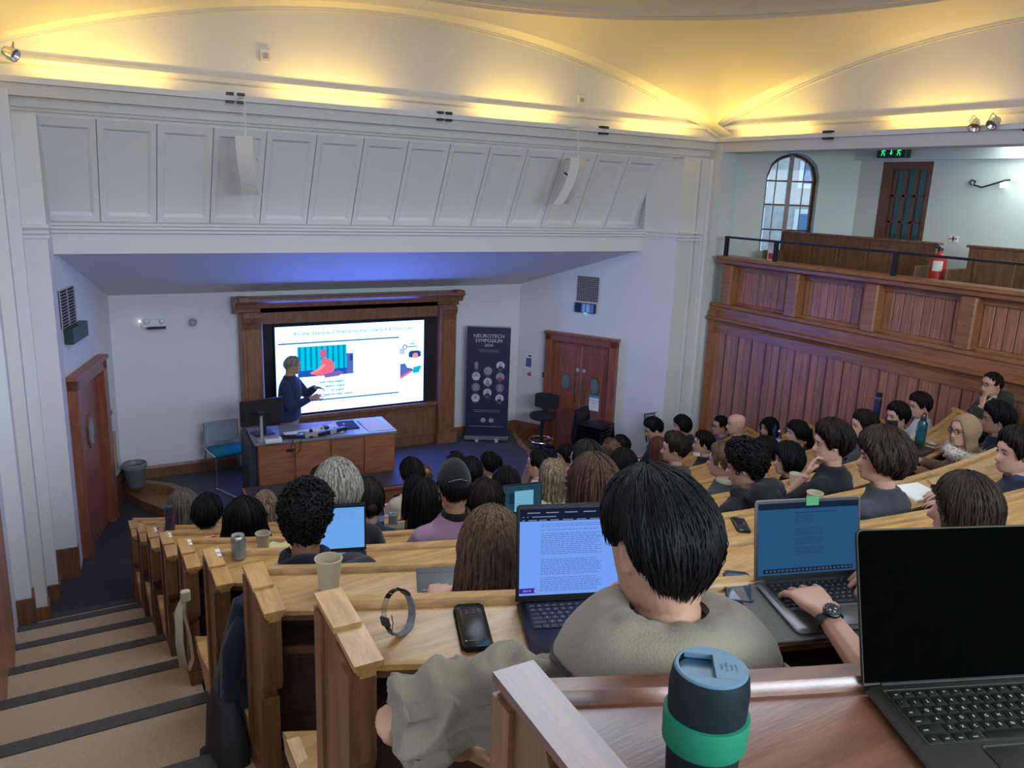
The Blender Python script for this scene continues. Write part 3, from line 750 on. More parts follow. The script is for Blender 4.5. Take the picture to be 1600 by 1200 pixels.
clutter('prosthetic_device', 2.72, 9.36, 10, 'small robotic rehabilitation device with white ring on lecturer desk', 'device', [('body', MB().cbox(-.09, .09, -.04, .04, 0, .06, .012), GREYP), ('ring', MB().tube([(.12 + .05 * math.cos(t), .0, .06 + .05 * math.sin(t)) for t in np.linspace(0, 5.6, 14)], .010, n=6), WHITEP), ('knob', MB().lathe([(.02, .06), (.02, .09), (.01, .10)], n=12), BLACK)])
clutter('microphone_puck', 2.98, 9.62, 0, 'round dark puck on white papers in the middle of lecturer desk', 'device', [('puck', MB().lathe([(.05, 0), (.055, .02), (.04, .035), (.0, .036)], n=20, cap=False), BLACK)])
for i, (x, y, r_) in enumerate(((2.78, 9.58, 20), (3.02, 9.50, -14), (3.10, 9.66, 40), (2.60, 9.55, 5))):
    t_ = thing('loose_papers', (x, y, DZ + .001 + .001 * i), ('white sheet under the cables at the middle of the lecturer desk', 'white sheet beneath the long black case on the lecturer desk', 'crumpled white sheet at the back of the lecturer desk', 'white sheet beside the keyboard on the lecturer desk')[i], 'paper', 'papers on the lecturer desk', math.radians(r_))
    MB().grid([[(u, v, .0015 + .012 * (math.sin(u * 19 + i) * math.sin(v * 23)) ** 2 * (i == 2)) for u in np.linspace(-.15, .15, 6)] for v in np.linspace(-.105, .105, 6)]).build('sheet', PAPER, t_, local=True, smooth=60)
random.seed(5)
for i in range(3):
    pts = []; x, y = 2.55 + .22 * i, 9.46
    for q in range(14): x += random.uniform(-.03, .055); y += random.uniform(-.05, .045); pts.append((x, min(9.75, max(9.34, y)), DZ + .008 + .006 * (q % 2)))
    if i == 1: pts = [(2.50, 9.33, DZ + .01), (2.47, 9.27, DZ), (2.44, 9.262, DZ - .10), (2.48, 9.258, DZ - .20), (2.55, 9.252, DZ - .12), (2.56, 9.252, DZ - .02), (2.6, 9.34, DZ + .01)] + [(2.7, 9.45, DZ + .01), (2.9, 9.5, DZ + .01)]
    tag(MB().tube(pts, .005, n=5).build('cable', BLACK), ('tangled black cable among the papers on the lecturer desk', 'dark cable looping over the front edge of the lecturer desk', 'black cable running right across the lecturer desk papers')[i], 'cable', 'cables on the lecturer desk')
# low bench with a dark top before the desk
lbn = thing('low_bench', (2.9, 8.86, ZS), 'long low wooden bench with dark top in front of the lecturer desk', 'bench', rz=math.radians(-4.5))
lb(-1.05, .93, -.27, .27, 0, .38, 'carcass', DESKW, lbn); lb(-1.08, .955, -.29, .29, .38, .41, 'rim', DESKW, lbn); lb(-1.05, .86, -.25, .27, .405, .422, 'top_mat', plain('dark_mat', (.05, .045, .055), .6), lbn)
lb(.60, .72, -.275, -.268, .06, .30, 'socket_panel', BLACKM, lbn)
bsh = thing('tote_bag', (2.03, 8.95, ZS), 'white printed tote bag with clear plastic and a strap on the stage', 'bag', rz=.3)
MB().loft([[(x * w_, y * d_, z) for x, y in ((-.16, -.1), (.0, -.12), (.16, -.1), (.18, 0), (.16, .1), (0, .12), (-.16, .1), (-.18, 0))] for z, w_, d_ in ((0, .95, 1), (.12, 1.05, 1.1), (.26, 1, .8), (.36, .9, .5))]).build('bag_body', plain('tote_canvas', (.55, .53, .52), .9), bsh, smooth=50, local=True)
MB().ball((-.03, 0, .38), .11, .08, .09, 10, 7).build('plastic_wrap', BOTTLEG, bsh, smooth=60, local=True)
MB().tube([(.10, 0, .30), (.20, -.03, .34), (.30, -.02, .33), (.34, 0, .40)], .016, n=6).build('strap', PAPER, bsh, smooth=60, local=True)
text_mb('IA', .10).xform(Matrix.Translation((-.04, -.128, .17)) @ Matrix.Rotation(math.pi / 2, 4, 'X')).build('print', INK, bsh, local=True)

# ------------------------------------------------------------------ roll-up banner
BW = .73
bn = thing('roll_up_banner', (5.99, 10.825, ZS), 'tall dark navy roll-up banner with symposium title and round portraits', 'banner', rz=math.radians(-28.7))
BAN = plain('banner_navy', (.012, .020, .055), .45, scale=3, var=.5)
MB().box(-BW / 2, BW / 2, -.004, .004, .09, 1.99).build('print_sheet', BAN, bn, local=True)
lb(-BW / 2 - .02, BW / 2 + .02, -.05, .05, .025, .09, 'cassette', STEEL, bn, .012); lb(-BW / 2, BW / 2, -.012, .012, 1.985, 2.005, 'top_bar', STEEL, bn)
for x in (-.16, .18): lb(x - .03, x + .03, -.12, .12, 0, .025, 'foot', STEEL, bn)
MB().tube([(0, .02, .05), (0, .03, 1.98)], .012, n=6).build('support_pole', STEEL, bn, local=True)
bn.scale = (.93, .935, .935)
BINK = plain('banner_white', (.62, .64, .72), .6)
def btext(t_, x, z, h, sx=1.0, mat=BINK): text_mb(t_, h).xform(Matrix.Translation((x, -.0055, z)) @ Matrix.Rotation(math.pi / 2, 4, 'X') @ Matrix.Diagonal((sx, 1, 1, 1))).build('banner_text', mat, bn, local=True)
btext('NEUROTECH', 0, 1.835, .084, 1.05); btext('SYMPOSIUM', 0, 1.755, .084, 1.02); btext('2024', .0, 1.678, .068, 1.1)
BINK2 = plain('banner_pale', (.38, .41, .52), .6)
btext('Advancing brain and nervous system', 0, 1.60, .024, 1, BINK2); btext('technology across disciplines and', 0, 1.572, .024, 1, BINK2)
random.seed(11)
PORT = [(-.20, 1.335), (-.20, 1.145), (-.20, .955), (-.20, .765), (.0, 1.24), (.0, 1.05), (.0, .86), (.21, 1.335), (.21, 1.145), (.21, .955), (.21, .765)]
tones = [(.10, .10, .16), (.45, .45, .52), (.20, .20, .25), (.50, .50, .60), (.28, .28, .33), (.52, .50, .56), (.52, .52, .58), (.55, .55, .66), (.30, .30, .35), (.14, .14, .18), (.55, .55, .62)]
for i, (x, z) in enumerate(PORT):
    R_ = .072 if i else .04
    p = MB().add([(x + R_ * math.cos(t), -.0052, z + (R_ if i else .075) * math.sin(t)) for t in np.linspace(0, 2 * math.pi, 25)[:-1]], [tuple(range(24))]).build('portrait_disc', plain('portrait_%d' % i, tones[i], .6), bn, local=True)
    bc = (.45, .02, .10) if i == 8 else ((.04, .04, .06) if i in (6, 7, 10) else (.25, .25, .30) if i not in (1, 3) else (.62, .62, .68))
    MB().add([(x + .05 * math.cos(t) * (R_ / .072), -.0058, z - .065 + .06 * math.sin(t)) for t in np.linspace(0, math.pi, 11)], [tuple(range(11))]).build('portrait_shoulders', plain('portrait_coat_%d' % (i if i == 8 else (6 if i in (6, 7, 10) else (1 if i in (1, 3) else 0))), bc, .6), p, local=True)
    MB().add([(x + .022 * math.cos(t), -.0062, z + .015 + .030 * math.sin(t)) for t in np.linspace(0, 2 * math.pi, 15)[:-1]], [tuple(range(14))]).build('portrait_face', plain('portrait_face_tone', (.36, .30, .30), .6), p, local=True)
    btext('Dr Speaker Name'[:9 + i % 5], x, z - .09, .016, 1, BINK2)
btext('Organised by students and researchers together', 0, .555, .024, 1, BINK2); btext('supporting brain technology in our university', 0, .527, .024, 1, BINK2)
for x in (-.06, .08): MB().add([(x + .045 * math.cos(t), -.0055, .375 + .045 * math.sin(t)) for t in np.linspace(0, 2 * math.pi, 9)[:-1]], [tuple(range(8))]).build('crest', plain('crest_grey', (.30, .33, .38), .6), bn, local=True)
MB().box(-.29, .29, -.0055, -.0045, .262, .268).build('banner_rule', BINK2, bn, local=True)

# ------------------------------------------------------------------ doors of the recess
def frame_at(p, q):   # local axes of a splayed wall: x along it, y out into the recess
    d = Vector((q[0] - p[0], q[1] - p[1])).normalized()
    return math.atan2(d.y, d.x)
def octo(cx, cz, rx, rz, y0, y1):   # flat prism with eight sides in the plane of a door
    pts = [(cx + rx * math.cos(t), cz + rz * math.sin(t)) for t in [math.pi / 8 + i * math.pi / 4 for i in range(8)]]
    return MB().prism(pts, 'y', y0, y1)
BRASS = plain('dull_brass', (.45, .36, .22), .35, metal=.9)
DARKGLASS = plain('door_window_glass', (.16, .20, .19), .15, spec=.8)
# left door: seen obliquely in the left splay
aL = frame_at(L1, L0)
def onL(s): return (L0[0] + (L1[0] - L0[0]) * s / 1.891, L0[1] + (L1[1] - L0[1]) * s / 1.891)
dl = struct(thing('door_2', (*onL(.62), ZF), rz=aL))   # local +x runs back towards the hall, -y... into recess is +y
def LB(x0, x1, y0, y1, z0, z1, name, mat, par, b=.006): return MB().cbox(x0, x1, y0, y1, z0, z1, b).build(name, mat, par, local=True)
sgn = 1
LB(-.60, -.44, -.02, .10, 0, 2.05, 'door_frame', DOORW, dl); LB(.44, .60, -.02, .10, 0, 2.05, 'door_frame', DOORW, dl); LB(-.60, .60, -.02, .10, 1.92, 2.05, 'door_frame', DOORW, dl)
LB(-.63, .63, -.02, .12, 2.03, 2.075, 'door_cornice', DOORW, dl)
LB(-.44, -.30, -.12, -.01, 0, 1.92, 'door_reveal', DOORW, dl)
lf = LB(-.44, .44, -.03, .015, 0, 1.92, 'door_leaf', DOORW, dl)
octo(-.02, 1.30, .13, .21, .012, .03).build('window_rim', BENCHV, lf, local=True); octo(-.02, 1.30, .095, .165, .028, .033).build('window_glass', DARKGLASS, lf, local=True)
MB().tube([(.34, .05, .85), (.34, .05, 1.10)], .012, n=6).build('pull_handle', BRASS, lf, local=True)
# right double door
aR = frame_at(R1, R0)
def onR(s): return (R0[0] + (R1[0] - R0[0]) * s / 2.059, R0[1] + (R1[1] - R0[1]) * s / 2.059)
dr_ = struct(thing('door_3', (*onR(.88), ZF), rz=aR + math.pi))
LB(-.62, -.50, -.02, .10, 0, 1.98, 'door_frame', DOORW, dr_); LB(.50, .62, -.02, .10, 0, 1.98, 'door_frame', DOORW, dr_); LB(-.62, .62, -.02, .10, 1.86, 1.98, 'door_frame', DOORW, dr_)
LB(-.64, .64, -.02, .12, 1.96, 2.0, 'door_cornice', DOORW, dr_)
for s_ in (-1, 1):
    x0, x1 = (-.50, -.004) if s_ < 0 else (.004, .50)
    lf = LB(x0, x1, -.04, .012, 0, 1.86, 'door_leaf', DOORW, dr_)
    for (a0, a1, b0, b1) in ((x0 + .09, x0 + .10, .15, 1.72), (x1 - .10, x1 - .09, .15, 1.72), (x0 + .09, x1 - .09, 1.71, 1.72), (x0 + .09, x1 - .09, .15, .16)): LB(a0, a1, .010, .018, b0, b1, 'panel_bead', BENCHV, lf, .001)
    cx_ = (x0 + x1) / 2
    octo(cx_, 1.20, .095, .16, .008, .024).build('window_rim', BENCHV, lf, local=True); octo(cx_, 1.20, .07, .128, .022, .027).build('window_glass', DARKGLASS, lf, local=True)
    xi = -.055 * 1 if s_ < 0 else .055
    MB().tube([(xi, .012, .90), (xi, .05, .92), (xi, .05, 1.24), (xi, .012, 1.26)], .011, n=6).build('pull_handle', BRASS, lf, local=True)
    MB().lathe([(.03, 0), (.03, .004)], n=14).xform(Matrix.Translation((xi, .012, 1.42)) @ Matrix.Rotation(-math.pi / 2, 4, 'X')).build('door_disc', plain('blue_disc', (.35, .42, .6), .5), lf, local=True)
    LB(xi - .012, xi + .012, .010, .016, .62, .76, 'lock_plate', STEEL, lf, .002)
    if s_ < 0:   # the leaf nearer the hall
        nl = lf
nt_ = thing('door_notice', (*onR(.62), ZF), 'white A4 notice with a blue top band taped to the right door', 'notice', rz=aR + math.pi)
LB(-.085, .085, .013, .016, .80, 1.05, 'sheet', PAPER, nt_, .001); LB(-.085, .085, .0155, .017, 1.01, 1.05, 'band', plain('notice_blue', (.05, .30, .45), .6), nt_, .0005)
for i, t_ in enumerate(('PUSH DOOR', 'ONLY', 'Thank you')): text_mb(t_, (.032, .032, .016)[i]).xform(Matrix.Translation((0, .0185, (.965, .925, .87)[i])) @ Matrix.Rotation(math.pi, 4, 'Z') @ Matrix.Rotation(math.pi / 2, 4, 'X')).build('notice_text', INK, nt_, local=True)

# ------------------------------------------------------------------ fittings on the walls
def wallbox(name, wall, s, z, w_, h_, d_, label, cat, mat, parts=()):
    p = onL(s) if wall == 'L' else onR(s)
    t_ = thing(name, (*p, z), label, cat, rz=(aL if wall == 'L' else aR + math.pi))
    MB().cbox(-w_ / 2, w_ / 2, .0, d_, 0, h_, min(.008, d_ * .4)).build('case', mat, t_, local=True)
    for n_, m_, mt in parts: m_.build(n_, mt, t_, local=True)
    return t_
def grille(w_, h_, nx, nz, d):
    m_ = MB()
    for i in range(nx + 1): x = -w_ / 2 + w_ * i / nx; m_.box(x - .0035, x + .0035, d, d + .012, 0, h_)
    for i in range(nz + 1): z = h_ * i / nz; m_.box(-w_ / 2, w_ / 2, d, d + .012, z - .0035, z + .0035)
    return m_
wallbox('air_vent', 'L', .26, -1.56, .48, .39, .012, 'dark slatted air vent high on the left recess wall', 'vent', BLACKM, [('slats', grille(.48, .39, 2, 12, .012), GREYP)])
wallbox('air_vent', 'R', .84, -1.62, .36, .38, .012, 'square white-framed grille high above the double doors', 'vent', BLACKM, [('grille', grille(.36, .38, 12, 12, .012), GREYP)])
for o_, w__ in (('L', None),):
    pass
wallbox('exit_sign_box', 'L', .36, -1.74, .56, .17, .09, 'dark exit sign box below the vent on the left recess wall', 'sign', plain('unlit_sign', (.02, .05, .05), .4), [('underside_lamp', MB().box(-.02, .02, .03, .06, -.006, .0), glow('sign_cyan', (.1, .8, .8), 3))])
wallbox('exit_sign_box', 'R', .86, -1.80, .36, .15, .05, 'glossy blue exit sign box under the square grille', 'sign', plain('gloss_sign', (.02, .05, .10), .12, coat=.6), [('plate', MB().box(-.15, .06, .05, .053, .01, .14), plain('sign_blue_plate', (.16, .26, .62), .2)), ('bars', MB().box(-.08, -.03, .053, .055, .01, .14).box(.0, .03, .053, .055, .01, .14), plain('sign_pale_bars', (.4, .62, .9), .3)), ('underside_lamp', MB().box(-.02, .02, .01, .04, -.006, 0), MATS['sign_cyan'])])
def poster(wall, s, z, w_, h_, label, col, cat='poster', name='safety_poster'):
    p = wallbox(name, wall, s, z, w_, h_, .004, label, cat, PAPER, [('print', MB().box(-w_ * .4, w_ * .4, .004, .0055, h_ * .12, h_ * .72), plain('print_' + str(len(MATS)), col, .6)), ('heading', MB().box(-w_ * .35, w_ * .1, .004, .0055, h_ * .80, h_ * .92), plain('print_dark', (.10, .10, .2), .6))])
    return p
poster('L', 1.50, -2.78, .19, .26, 'blue and white safety poster beside the left door', (.12, .18, .38))
poster('L', 1.60, -2.95, .12, .10, 'small red fire notice below the poster by left door', (.55, .04, .10), 'notice', 'fire_notice')
wallbox('timber_strip', 'L', 1.62, -3.68, .10, .52, .02, 'bare timber strip on the wall above the left skirting', 'panel', wood('pale_strip', (.40, .24, .12), (.52, .34, .18), (8, 8, 1)))
poster('R', 1.84, -2.84, .13, .25, 'blue framed safety poster left of the double doors', (.10, .14, .34))
poster('R', 1.82, -2.97, .09, .09, 'small red notice under the poster beside double doors', (.50, .05, .10), 'notice', 'fire_notice')
wallbox('key_switch', 'R', 1.55, -2.94, .05, .08, .02, 'tiny dark switch plate next to the double door frame', 'switch', BLACK, [('button', MB().box(-.01, .01, .02, .026, .03, .05), GREYP)])
em = thing('emergency_light', (1.22, 11.2, -1.85), 'white twin emergency light on the wall left of the screen', 'lamp')
MB().cbox(1.08, 1.36, 11.15, 11.2, -1.88, -1.78, .01).build('case', WHITEP, em); MB().cbox(1.14, 1.36, 11.10, 11.15, -1.90, -1.87, .006).build('lens_bar', BLACK, em)
for x in (1.14, 1.32): MB().ball((x, 11.12, -1.80), .035, .035, .035, 10, 7).build('spot', WHITEP, em, smooth=60)
MB().ball((1.06, 11.17, -1.80), .012, .012, .012, 8, 6).build('indicator', glow('indicator_white', (1, 1, 1), 4), em)
dt = thing('wall_sounder', (1.70, 11.2, -1.84), 'round grey wall sounder between emergency light and screen surround', 'alarm')
MB().lathe([(.055, 0), (.055, .03), (.035, .045), (.02, .03), (.0, .03)], n=18, cap=False).xform(Matrix.Translation((1.70, 11.2, -1.84)) @ Matrix.Rotation(math.pi / 2, 4, 'X')).build('body', GREYP, dt, smooth=40)
MB().box(1.62, 1.78, 11.19, 11.2, -1.93, -1.76).build('plate', PAINT2, dt)
def sensor(x, z, label):
    t_ = thing('wall_sensor', (x, 9.36, z), label, 'sensor')
    MB().cbox(x - .06, x + .06, 9.33, 9.36, z, z + .13, .008).build('case', PAINT2, t_); MB().cbox(x - .03, x + .03, 9.322, 9.33, z + .035, z + .085, .004).build('lens', GREYP, t_)
sensor(2.31, 1.255, 'small beige box sensor on upper wall above second glow from left'); sensor(6.47, 1.16, 'small white sensor on upper wall left of the arch corner')
# bin, chairs, stool
bi = thing('waste_bin', (.86, 10.98, ZS), 'grey tapered waste bin with liner at the top of left stage steps', 'bin')
MB().lathe([(.11, 0), (.14, .28), (.148, .285), (.148, .30), (.135, .30), (.105, .02), (.0, .02)], (.86, 10.98, ZS), 20, cap=False).build('bucket', plain('bin_grey', (.12, .13, .15), .5), bi, smooth=40)
MB().lathe([(.149, .25), (.152, .30), (.140, .312), (.12, .25)], (.86, 10.98, ZS), 20, cap=False).build('liner', plain('bin_liner', (.22, .22, .24), .4), bi, smooth=40)
ch = thing('stacking_chair', (1.98, 10.72, ZS), 'chair with teal seat and grey back standing left of the lecturer desk', 'chair', rz=math.radians(8))
TEAL = plain('teal_fabric', (.0, .20, .27), .85, scale=200)
MB().cbox(-.22, .22, -.22, .20, .40, .445, .02).build('seat', TEAL, ch, local=True, smooth=40)
MB().grid([[(x, .21 + .03 * math.cos(x * 5) + .06 * (z - .5), z) for x in np.linspace(-.22, .22, 9)] for z in (.48, .56, .66, .76)]).grid([[(x, .225 + .03 * math.cos(x * 5) + .06 * (z - .5), z) for x in np.linspace(-.22, .22, 9)] for z in (.76, .66, .56, .48)]).build('backrest', plain('chair_grey', (.30, .34, .40), .6), ch, local=True, smooth=60)
for x in (-.225, .225):
    MB().tube([(x, -.21, .41), (x * 1.05, -.24, .0)], .011, n=8).build('leg', CHROME, ch, local=True, smooth=60); MB().tube([(x, .20, .41), (x * 1.05, .26, .0)], .011, n=8).build('leg', CHROME, ch, local=True, smooth=60)
    MB().tube([(x, -.21, .41), (x, .20, .41), (x, .245, .76)], .011, n=8).build('side_frame', CHROME, ch, local=True, smooth=60)
ro = tag(MB().tube([(1.76, 10.4, ZS + .012), (1.95, 9.9, ZS + .012)], .012, n=6).build('floor_rod', GREYP), 'thin grey rod lying on the dark stage floor before the teal chair', 'rod')
st = thing('drafting_stool', (6.70, 10.28, ZF + .11), 'black drafting stool with round foot ring beside the double doors', 'stool')
SB = ZF + .11
def stl(m_, n_, mat): return m_.xform(Matrix.Translation((6.70, 10.28, SB))).build(n_, mat, st, smooth=45)
for i in range(5):
    a_ = i * 2 * math.pi / 5
    stl(MB().tube([(0, 0, .08), (.24 * math.cos(a_), .24 * math.sin(a_), .05)], [.025, .018], n=6), 'base_arm', BLACK)
    stl(MB().ball((.24 * math.cos(a_), .24 * math.sin(a_), .025), .025, .025, .025, 8, 6), 'castor', BLACK)
stl(MB().tube([(0, 0, .06), (0, 0, .56)], .028, n=10), 'column', BLACK)
stl(MB().tube([(.20 * math.cos(t), .20 * math.sin(t), .20) for t in np.linspace(0, 2 * math.pi, 25)], .012, n=6, cap=False).tube([(-.2, 0, .20), (.2, 0, .20)], .008, n=6), 'foot_ring', CHROME)
stl(MB().lathe([(.0, .55), (.19, .56), (.21, .59), (.20, .63), (.14, .645), (.0, .645)], n=20, cap=False), 'seat', BLACKM)
stl(MB().tube([(.10, .10, .57), (.20, .18, .64), (.18, .16, .82)], .02, n=6), 'back_bar', BLACK)
stl(MB().grid([[(.17 + .19 * math.cos(t) * .7 - .02 * math.sin(t * 1), .14 - .19 * math.cos(t) * .75, .80 + .13 * s_ * (1 - .25 * math.cos(t) ** 2) + 0) for t in np.linspace(0, math.pi, 9)] for s_ in (-1, -.6, 0, .6, 1)]).grid([[(.13 + .19 * math.cos(t) * .7, .10 - .19 * math.cos(t) * .75, .80 + .13 * s_ * (1 - .25 * math.cos(t) ** 2)) for t in np.linspace(0, math.pi, 9)] for s_ in (1, .6, 0, -.6, -1)]), 'backrest', BLACKM)
# pile of nested black chairs by the double doors
c0 = thing('black_stacking_chair', (7.05, 9.42, ZF), 'black plastic stacking chair in the pile before the double doors', 'chair', 'nested black chairs by the double doors', rz=math.radians(28))
MB().grid([[(x, y, .42 + .02 * math.cos(x * 7)) for x in np.linspace(-.22, .22, 7)] for y in np.linspace(-.22, .2, 5)]).grid([[(x, y, .405 + .02 * math.cos(x * 7)) for x in np.linspace(-.22, .22, 7)] for y in np.linspace(.2, -.22, 5)]).add([(-.22, -.22, .42), (.22, -.22, .42), (.22, -.22, .40), (-.22, -.22, .40)], [(0, 1, 2, 3)][::-1]).build('seat', BLACK, c0, local=True, smooth=40)
MB().grid([[(x, .21 + .02 * math.cos(x * 7) + .12 * (z - .44), z) for x in np.linspace(-.2, .2, 7)] for z in (.47, .52, .57, .62)]).grid([[(x, .225 + .02 * math.cos(x * 7) + .12 * (z - .44), z) for x in np.linspace(-.2, .2, 7)] for z in (.62, .57, .52, .47)]).build('backrest', BLACK, c0, local=True, smooth=40)
for x in (-.21, .21):
    MB().tube([(x, -.2, .41), (x, -.25, 0)], .012, n=6).build('leg', DKMETAL, c0, local=True); MB().tube([(x, .24, .60), (x, .2, .41), (x, .26, 0)], .012, n=6).build('leg', DKMETAL, c0, local=True)
c0['label'] = 'lowest black stacking chair of the pile before the double doors'
for i in range(1, 7): copy_tree(c0, loc=(7.05, 9.42 - .012 * i, ZF + .062 * i), label='%s black stacking chair of the pile before the double doors' % ('second lowest', 'third lowest', 'middle', 'third from top', 'second from top', 'topmost')[i - 1])
# grey socket panel at the foot of the right pilaster
gp_ = thing('grille_panel', (7.95, 8.98, -3.52), 'grey metal grid leaning at the foot of the right stage pilaster', 'grille')
g_ = grille(.30, .42, 9, 12, 0).xform(Matrix.Translation((7.88, 8.93, -3.62)) @ Matrix.Rotation(math.radians(-15), 4, 'X')); g_.build('mesh_panel', plain('grid_grey', (.18, .2, .24), .5, metal=.4), gp_)
MB().tube([(7.72, 8.93, -3.62), (7.72, 9.03, -3.2), (8.04, 9.03, -3.2), (8.04, 8.93, -3.62), (7.72, 8.93, -3.62)], .010, n=6).build('rim', DKMETAL, gp_)
MB().box(7.70, 8.06, 8.90, 8.98, ZF, -3.62).build('plinth', PAINT2, gp_)

# ------------------------------------------------------------------ hung loudspeakers, cove fittings, spotlights
def speaker(x, y, label, rz):
    t_ = thing('line_array_speaker', (x, y, .16), label, 'loudspeaker', 'white loudspeakers hung before the coving', rz)
    def cv(z): return -.36 * ((.28 - z) / .56) ** 2.0   # curves back towards the wall lower down
    zs = np.linspace(.28, -.30, 13)
    rings = [[(-.085, -.06 - cv(z) * .55, z), (.085, -.06 - cv(z) * .55, z), (.075, .075 - cv(z) * .55, z), (-.075, .075 - cv(z) * .55, z)] for z in zs]
    b_ = MB().loft(rings[::-1]).build('cabinet', PAINT, t_, local=True, smooth=30)
    MB().grid([[(xx, -.063 - cv(z) * .55, z) for xx in (-.075, .075)] for z in np.linspace(.27, -.29, 12)], flip=False).build('grille_front', plain('speaker_cloth', (.66, .66, .66), .9, scale=400, var=.2), b_, local=True)
    MB().box(-.03, .03, .0, .02, -.2, -.195).xform(Matrix.Translation((0, -.06 + .02, 0))).build('badge', GREYP, b_, local=True)
    MB().tube([(.0, .0, .28), (.0, .02, .66)], .008, n=6).build('hanger', PAINT2, t_, local=True)
    q = Matrix.Rotation(-rz, 3, 'Z') @ Vector((0, .31, .66)); MB().tube([(0, .02, .62), (0, .02, .66), q], .008, n=6).build('ceiling_arm', PAINT2, t_, local=True)
    MB().tube([(.05, .08, .05), (.06, .15, .06), (.02, .2, .10)], .012, n=6).build('bracket', DKMETAL, t_, local=True)
speaker(1.93, 8.72, 'curved white column loudspeaker hanging over the left of the panelled coving', math.radians(-28))
speaker(6.04, 8.72, 'curved white column loudspeaker hanging over the right of the panelled coving', math.radians(30))
def fit(p, ax, label, two=True):
    t_ = thing('cove_fitting', p, label, 'fitting', 'dark clips on the cove lip')
    for d in ((-.085, .025) if two else (-.055,)):
        x0, x1 = d, d + (.07 if two else .13)
        for z0, z1 in ((.02, .05), (-.055, -.03)):
            if ax == 'x': MB().box(p[0] + x0, p[0] + x1, p[1] - .03, p[1] + .03, p[2] + z0, p[2] + z1).build('clip', BLACK, t_)
            else: MB().box(p[0] - .03, p[0] + .03, p[1] + x0, p[1] + x1, p[2] + z0, p[2] + z1).build('clip', BLACK, t_)
fit((1.90, 8.995, .83), 'x', 'pair of dark clips on the cove lip above the left loudspeaker'); fit((4.28, 8.995, .83), 'x', 'pair of dark clips on the cove lip between second and third glows'); fit((6.60, 8.995, .83), 'x', 'dark clip on the cove lip above the right loudspeaker', False)
fit((8.645, 7.05, .83), 'y', 'dark clip on the right cove lip above the arched window', False); fit((8.645, 4.62, .83), 'y', 'dark clip on the right cove lip at the frame edge', False)
def spot(p, label, aim):
    t_ = thing('spotlight', p, label, 'spotlight')
    a_ = Vector(aim).normalized(); q = a_.to_track_quat('Z', 'Y').to_matrix().to_4x4()
    MB().lathe([(.02, -.06), (.04, -.05), (.055, .0), (.06, .05), (.05, .05), (.03, .02), (.0, .02)], n=16, cap=False).xform(Matrix.Translation(p) @ q).build('lamp_head', CHROME, t_, smooth=50)
    MB().tube([(p[0], p[1], p[2] - .02), (p[0] + .02, p[1], p[2] + .06), (p[0] + .03, p[1] + .05, p[2] + .10), (p[0] + .03, p[1] + .09, p[2] + .02)], .006, n=5).build('bracket', STEEL, t_, smooth=60)
spot((8.60, 5.18, .86), 'left chrome spotlight of the pair clipped to the right cove', (-.5, -.2, -.6)); spot((8.60, 4.98, .87), 'right chrome spotlight of the pair clipped to the right cove', (-.6, .1, -.5))
spot((-.05, 8.45, .98), 'chrome spotlight at the upper left corner of the picture', (.6, -.4, -.3))
sp_ = thing('wall_socket', (-.40, 8.0, -1.83), 'small white cable outlet on the far left pilaster', 'socket')
MB().cbox(-.43, -.36, 7.50, 7.56, -1.80, -1.66, .01).build('plate', WHITEP, sp_); MB().tube([(-.39, 7.50, -1.66), (-.395, 7.53, -1.50)], .008, n=5).build('cable', WHITEP, sp_)
# things on the balcony
def exit_green():
    t_ = thing('exit_sign', (10.30, 7.34, .66), 'green lit exit sign with running figures above the balcony door', 'sign')
    MB().cbox(10.30, 10.42, 7.10, 7.55, .645, .80, .01).build('case', plain('exit_case', (.015, .05, .035), .4), t_)
    g_ = glow('exit_green', (.05, 1.0, .35), 1.1)
    for y, n_ in ((7.44, 'running_figure'), (7.32, 'arrow'), (7.20, 'running_figure')):
        m_ = MB()
        if n_ == 'arrow': m_.box(10.293, 10.299, y - .006, y + .006, .69, .77).add([(10.294, y - .025, .71), (10.294, y + .025, .71), (10.294, y, .68)], [(0, 1, 2)])
        else:
            m_.add([(10.294, y + .014 * math.cos(t), .768 + .014 * math.sin(t)) for t in np.linspace(0, 2 * math.pi, 9)[:-1]], [tuple(range(8))])
            for a_, b_ in (((.0, .755), (.012, .715)), ((.012, .715), (-.02, .70)), ((-.02, .70), (-.012, .67)), ((.012, .715), (.03, .675)), ((.0, .745), (-.03, .735)), ((.0, .745), (.03, .73))): m_.tube([(10.295, y + a_[0], a_[1]), (10.295, y + b_[0], b_[1])], .006, n=4)
        m_.build(n_, g_, t_)
exit_green()
for i, (y0, y1) in enumerate(((6.02, 8.42), (2.9, 5.62))):
    t_ = thing('balcony_bench', (9.7, (y0 + y1) / 2, -1.6), ('brown panelled bench back on the balcony below the window', 'brown panelled bench back at the right edge of the balcony')[i], 'bench')
    MB().cbox(9.62, 9.68, y0, y1, -1.6, -.44, .01).build('back', BALW, t_)
    MB().cbox(9.60, 9.71, y0 - .03, y1 + .03, -.45, -.42, .008).build('top_rail', BALW, t_)
    for q in range(5):
        a_ = y0 + .05 + (y1 - y0 - .1) * q / 5
        MB().cbox(9.605, 9.622, a_, a_ + (y1 - y0 - .1) / 5 - .05, -1.5, -.54, .004).build('panel', BALW, t_)
    MB().cbox(9.20, 9.62, y0, y1, -1.18, -1.14, .008).build('seat', BALW, t_)
    for y in (y0, y1): MB().cbox(9.22, 9.70, y - .02, y + .02, -1.6, -.70 if y == y0 else -.7, .008).build('end_panel', BALW, t_)
fe = thing('fire_extinguisher', (9.35, 5.80, -1.6), 'red fire extinguisher on a stand between the balcony benches', 'extinguisher')
RED = plain('extinguisher_red', (.55, .035, .03), .35)
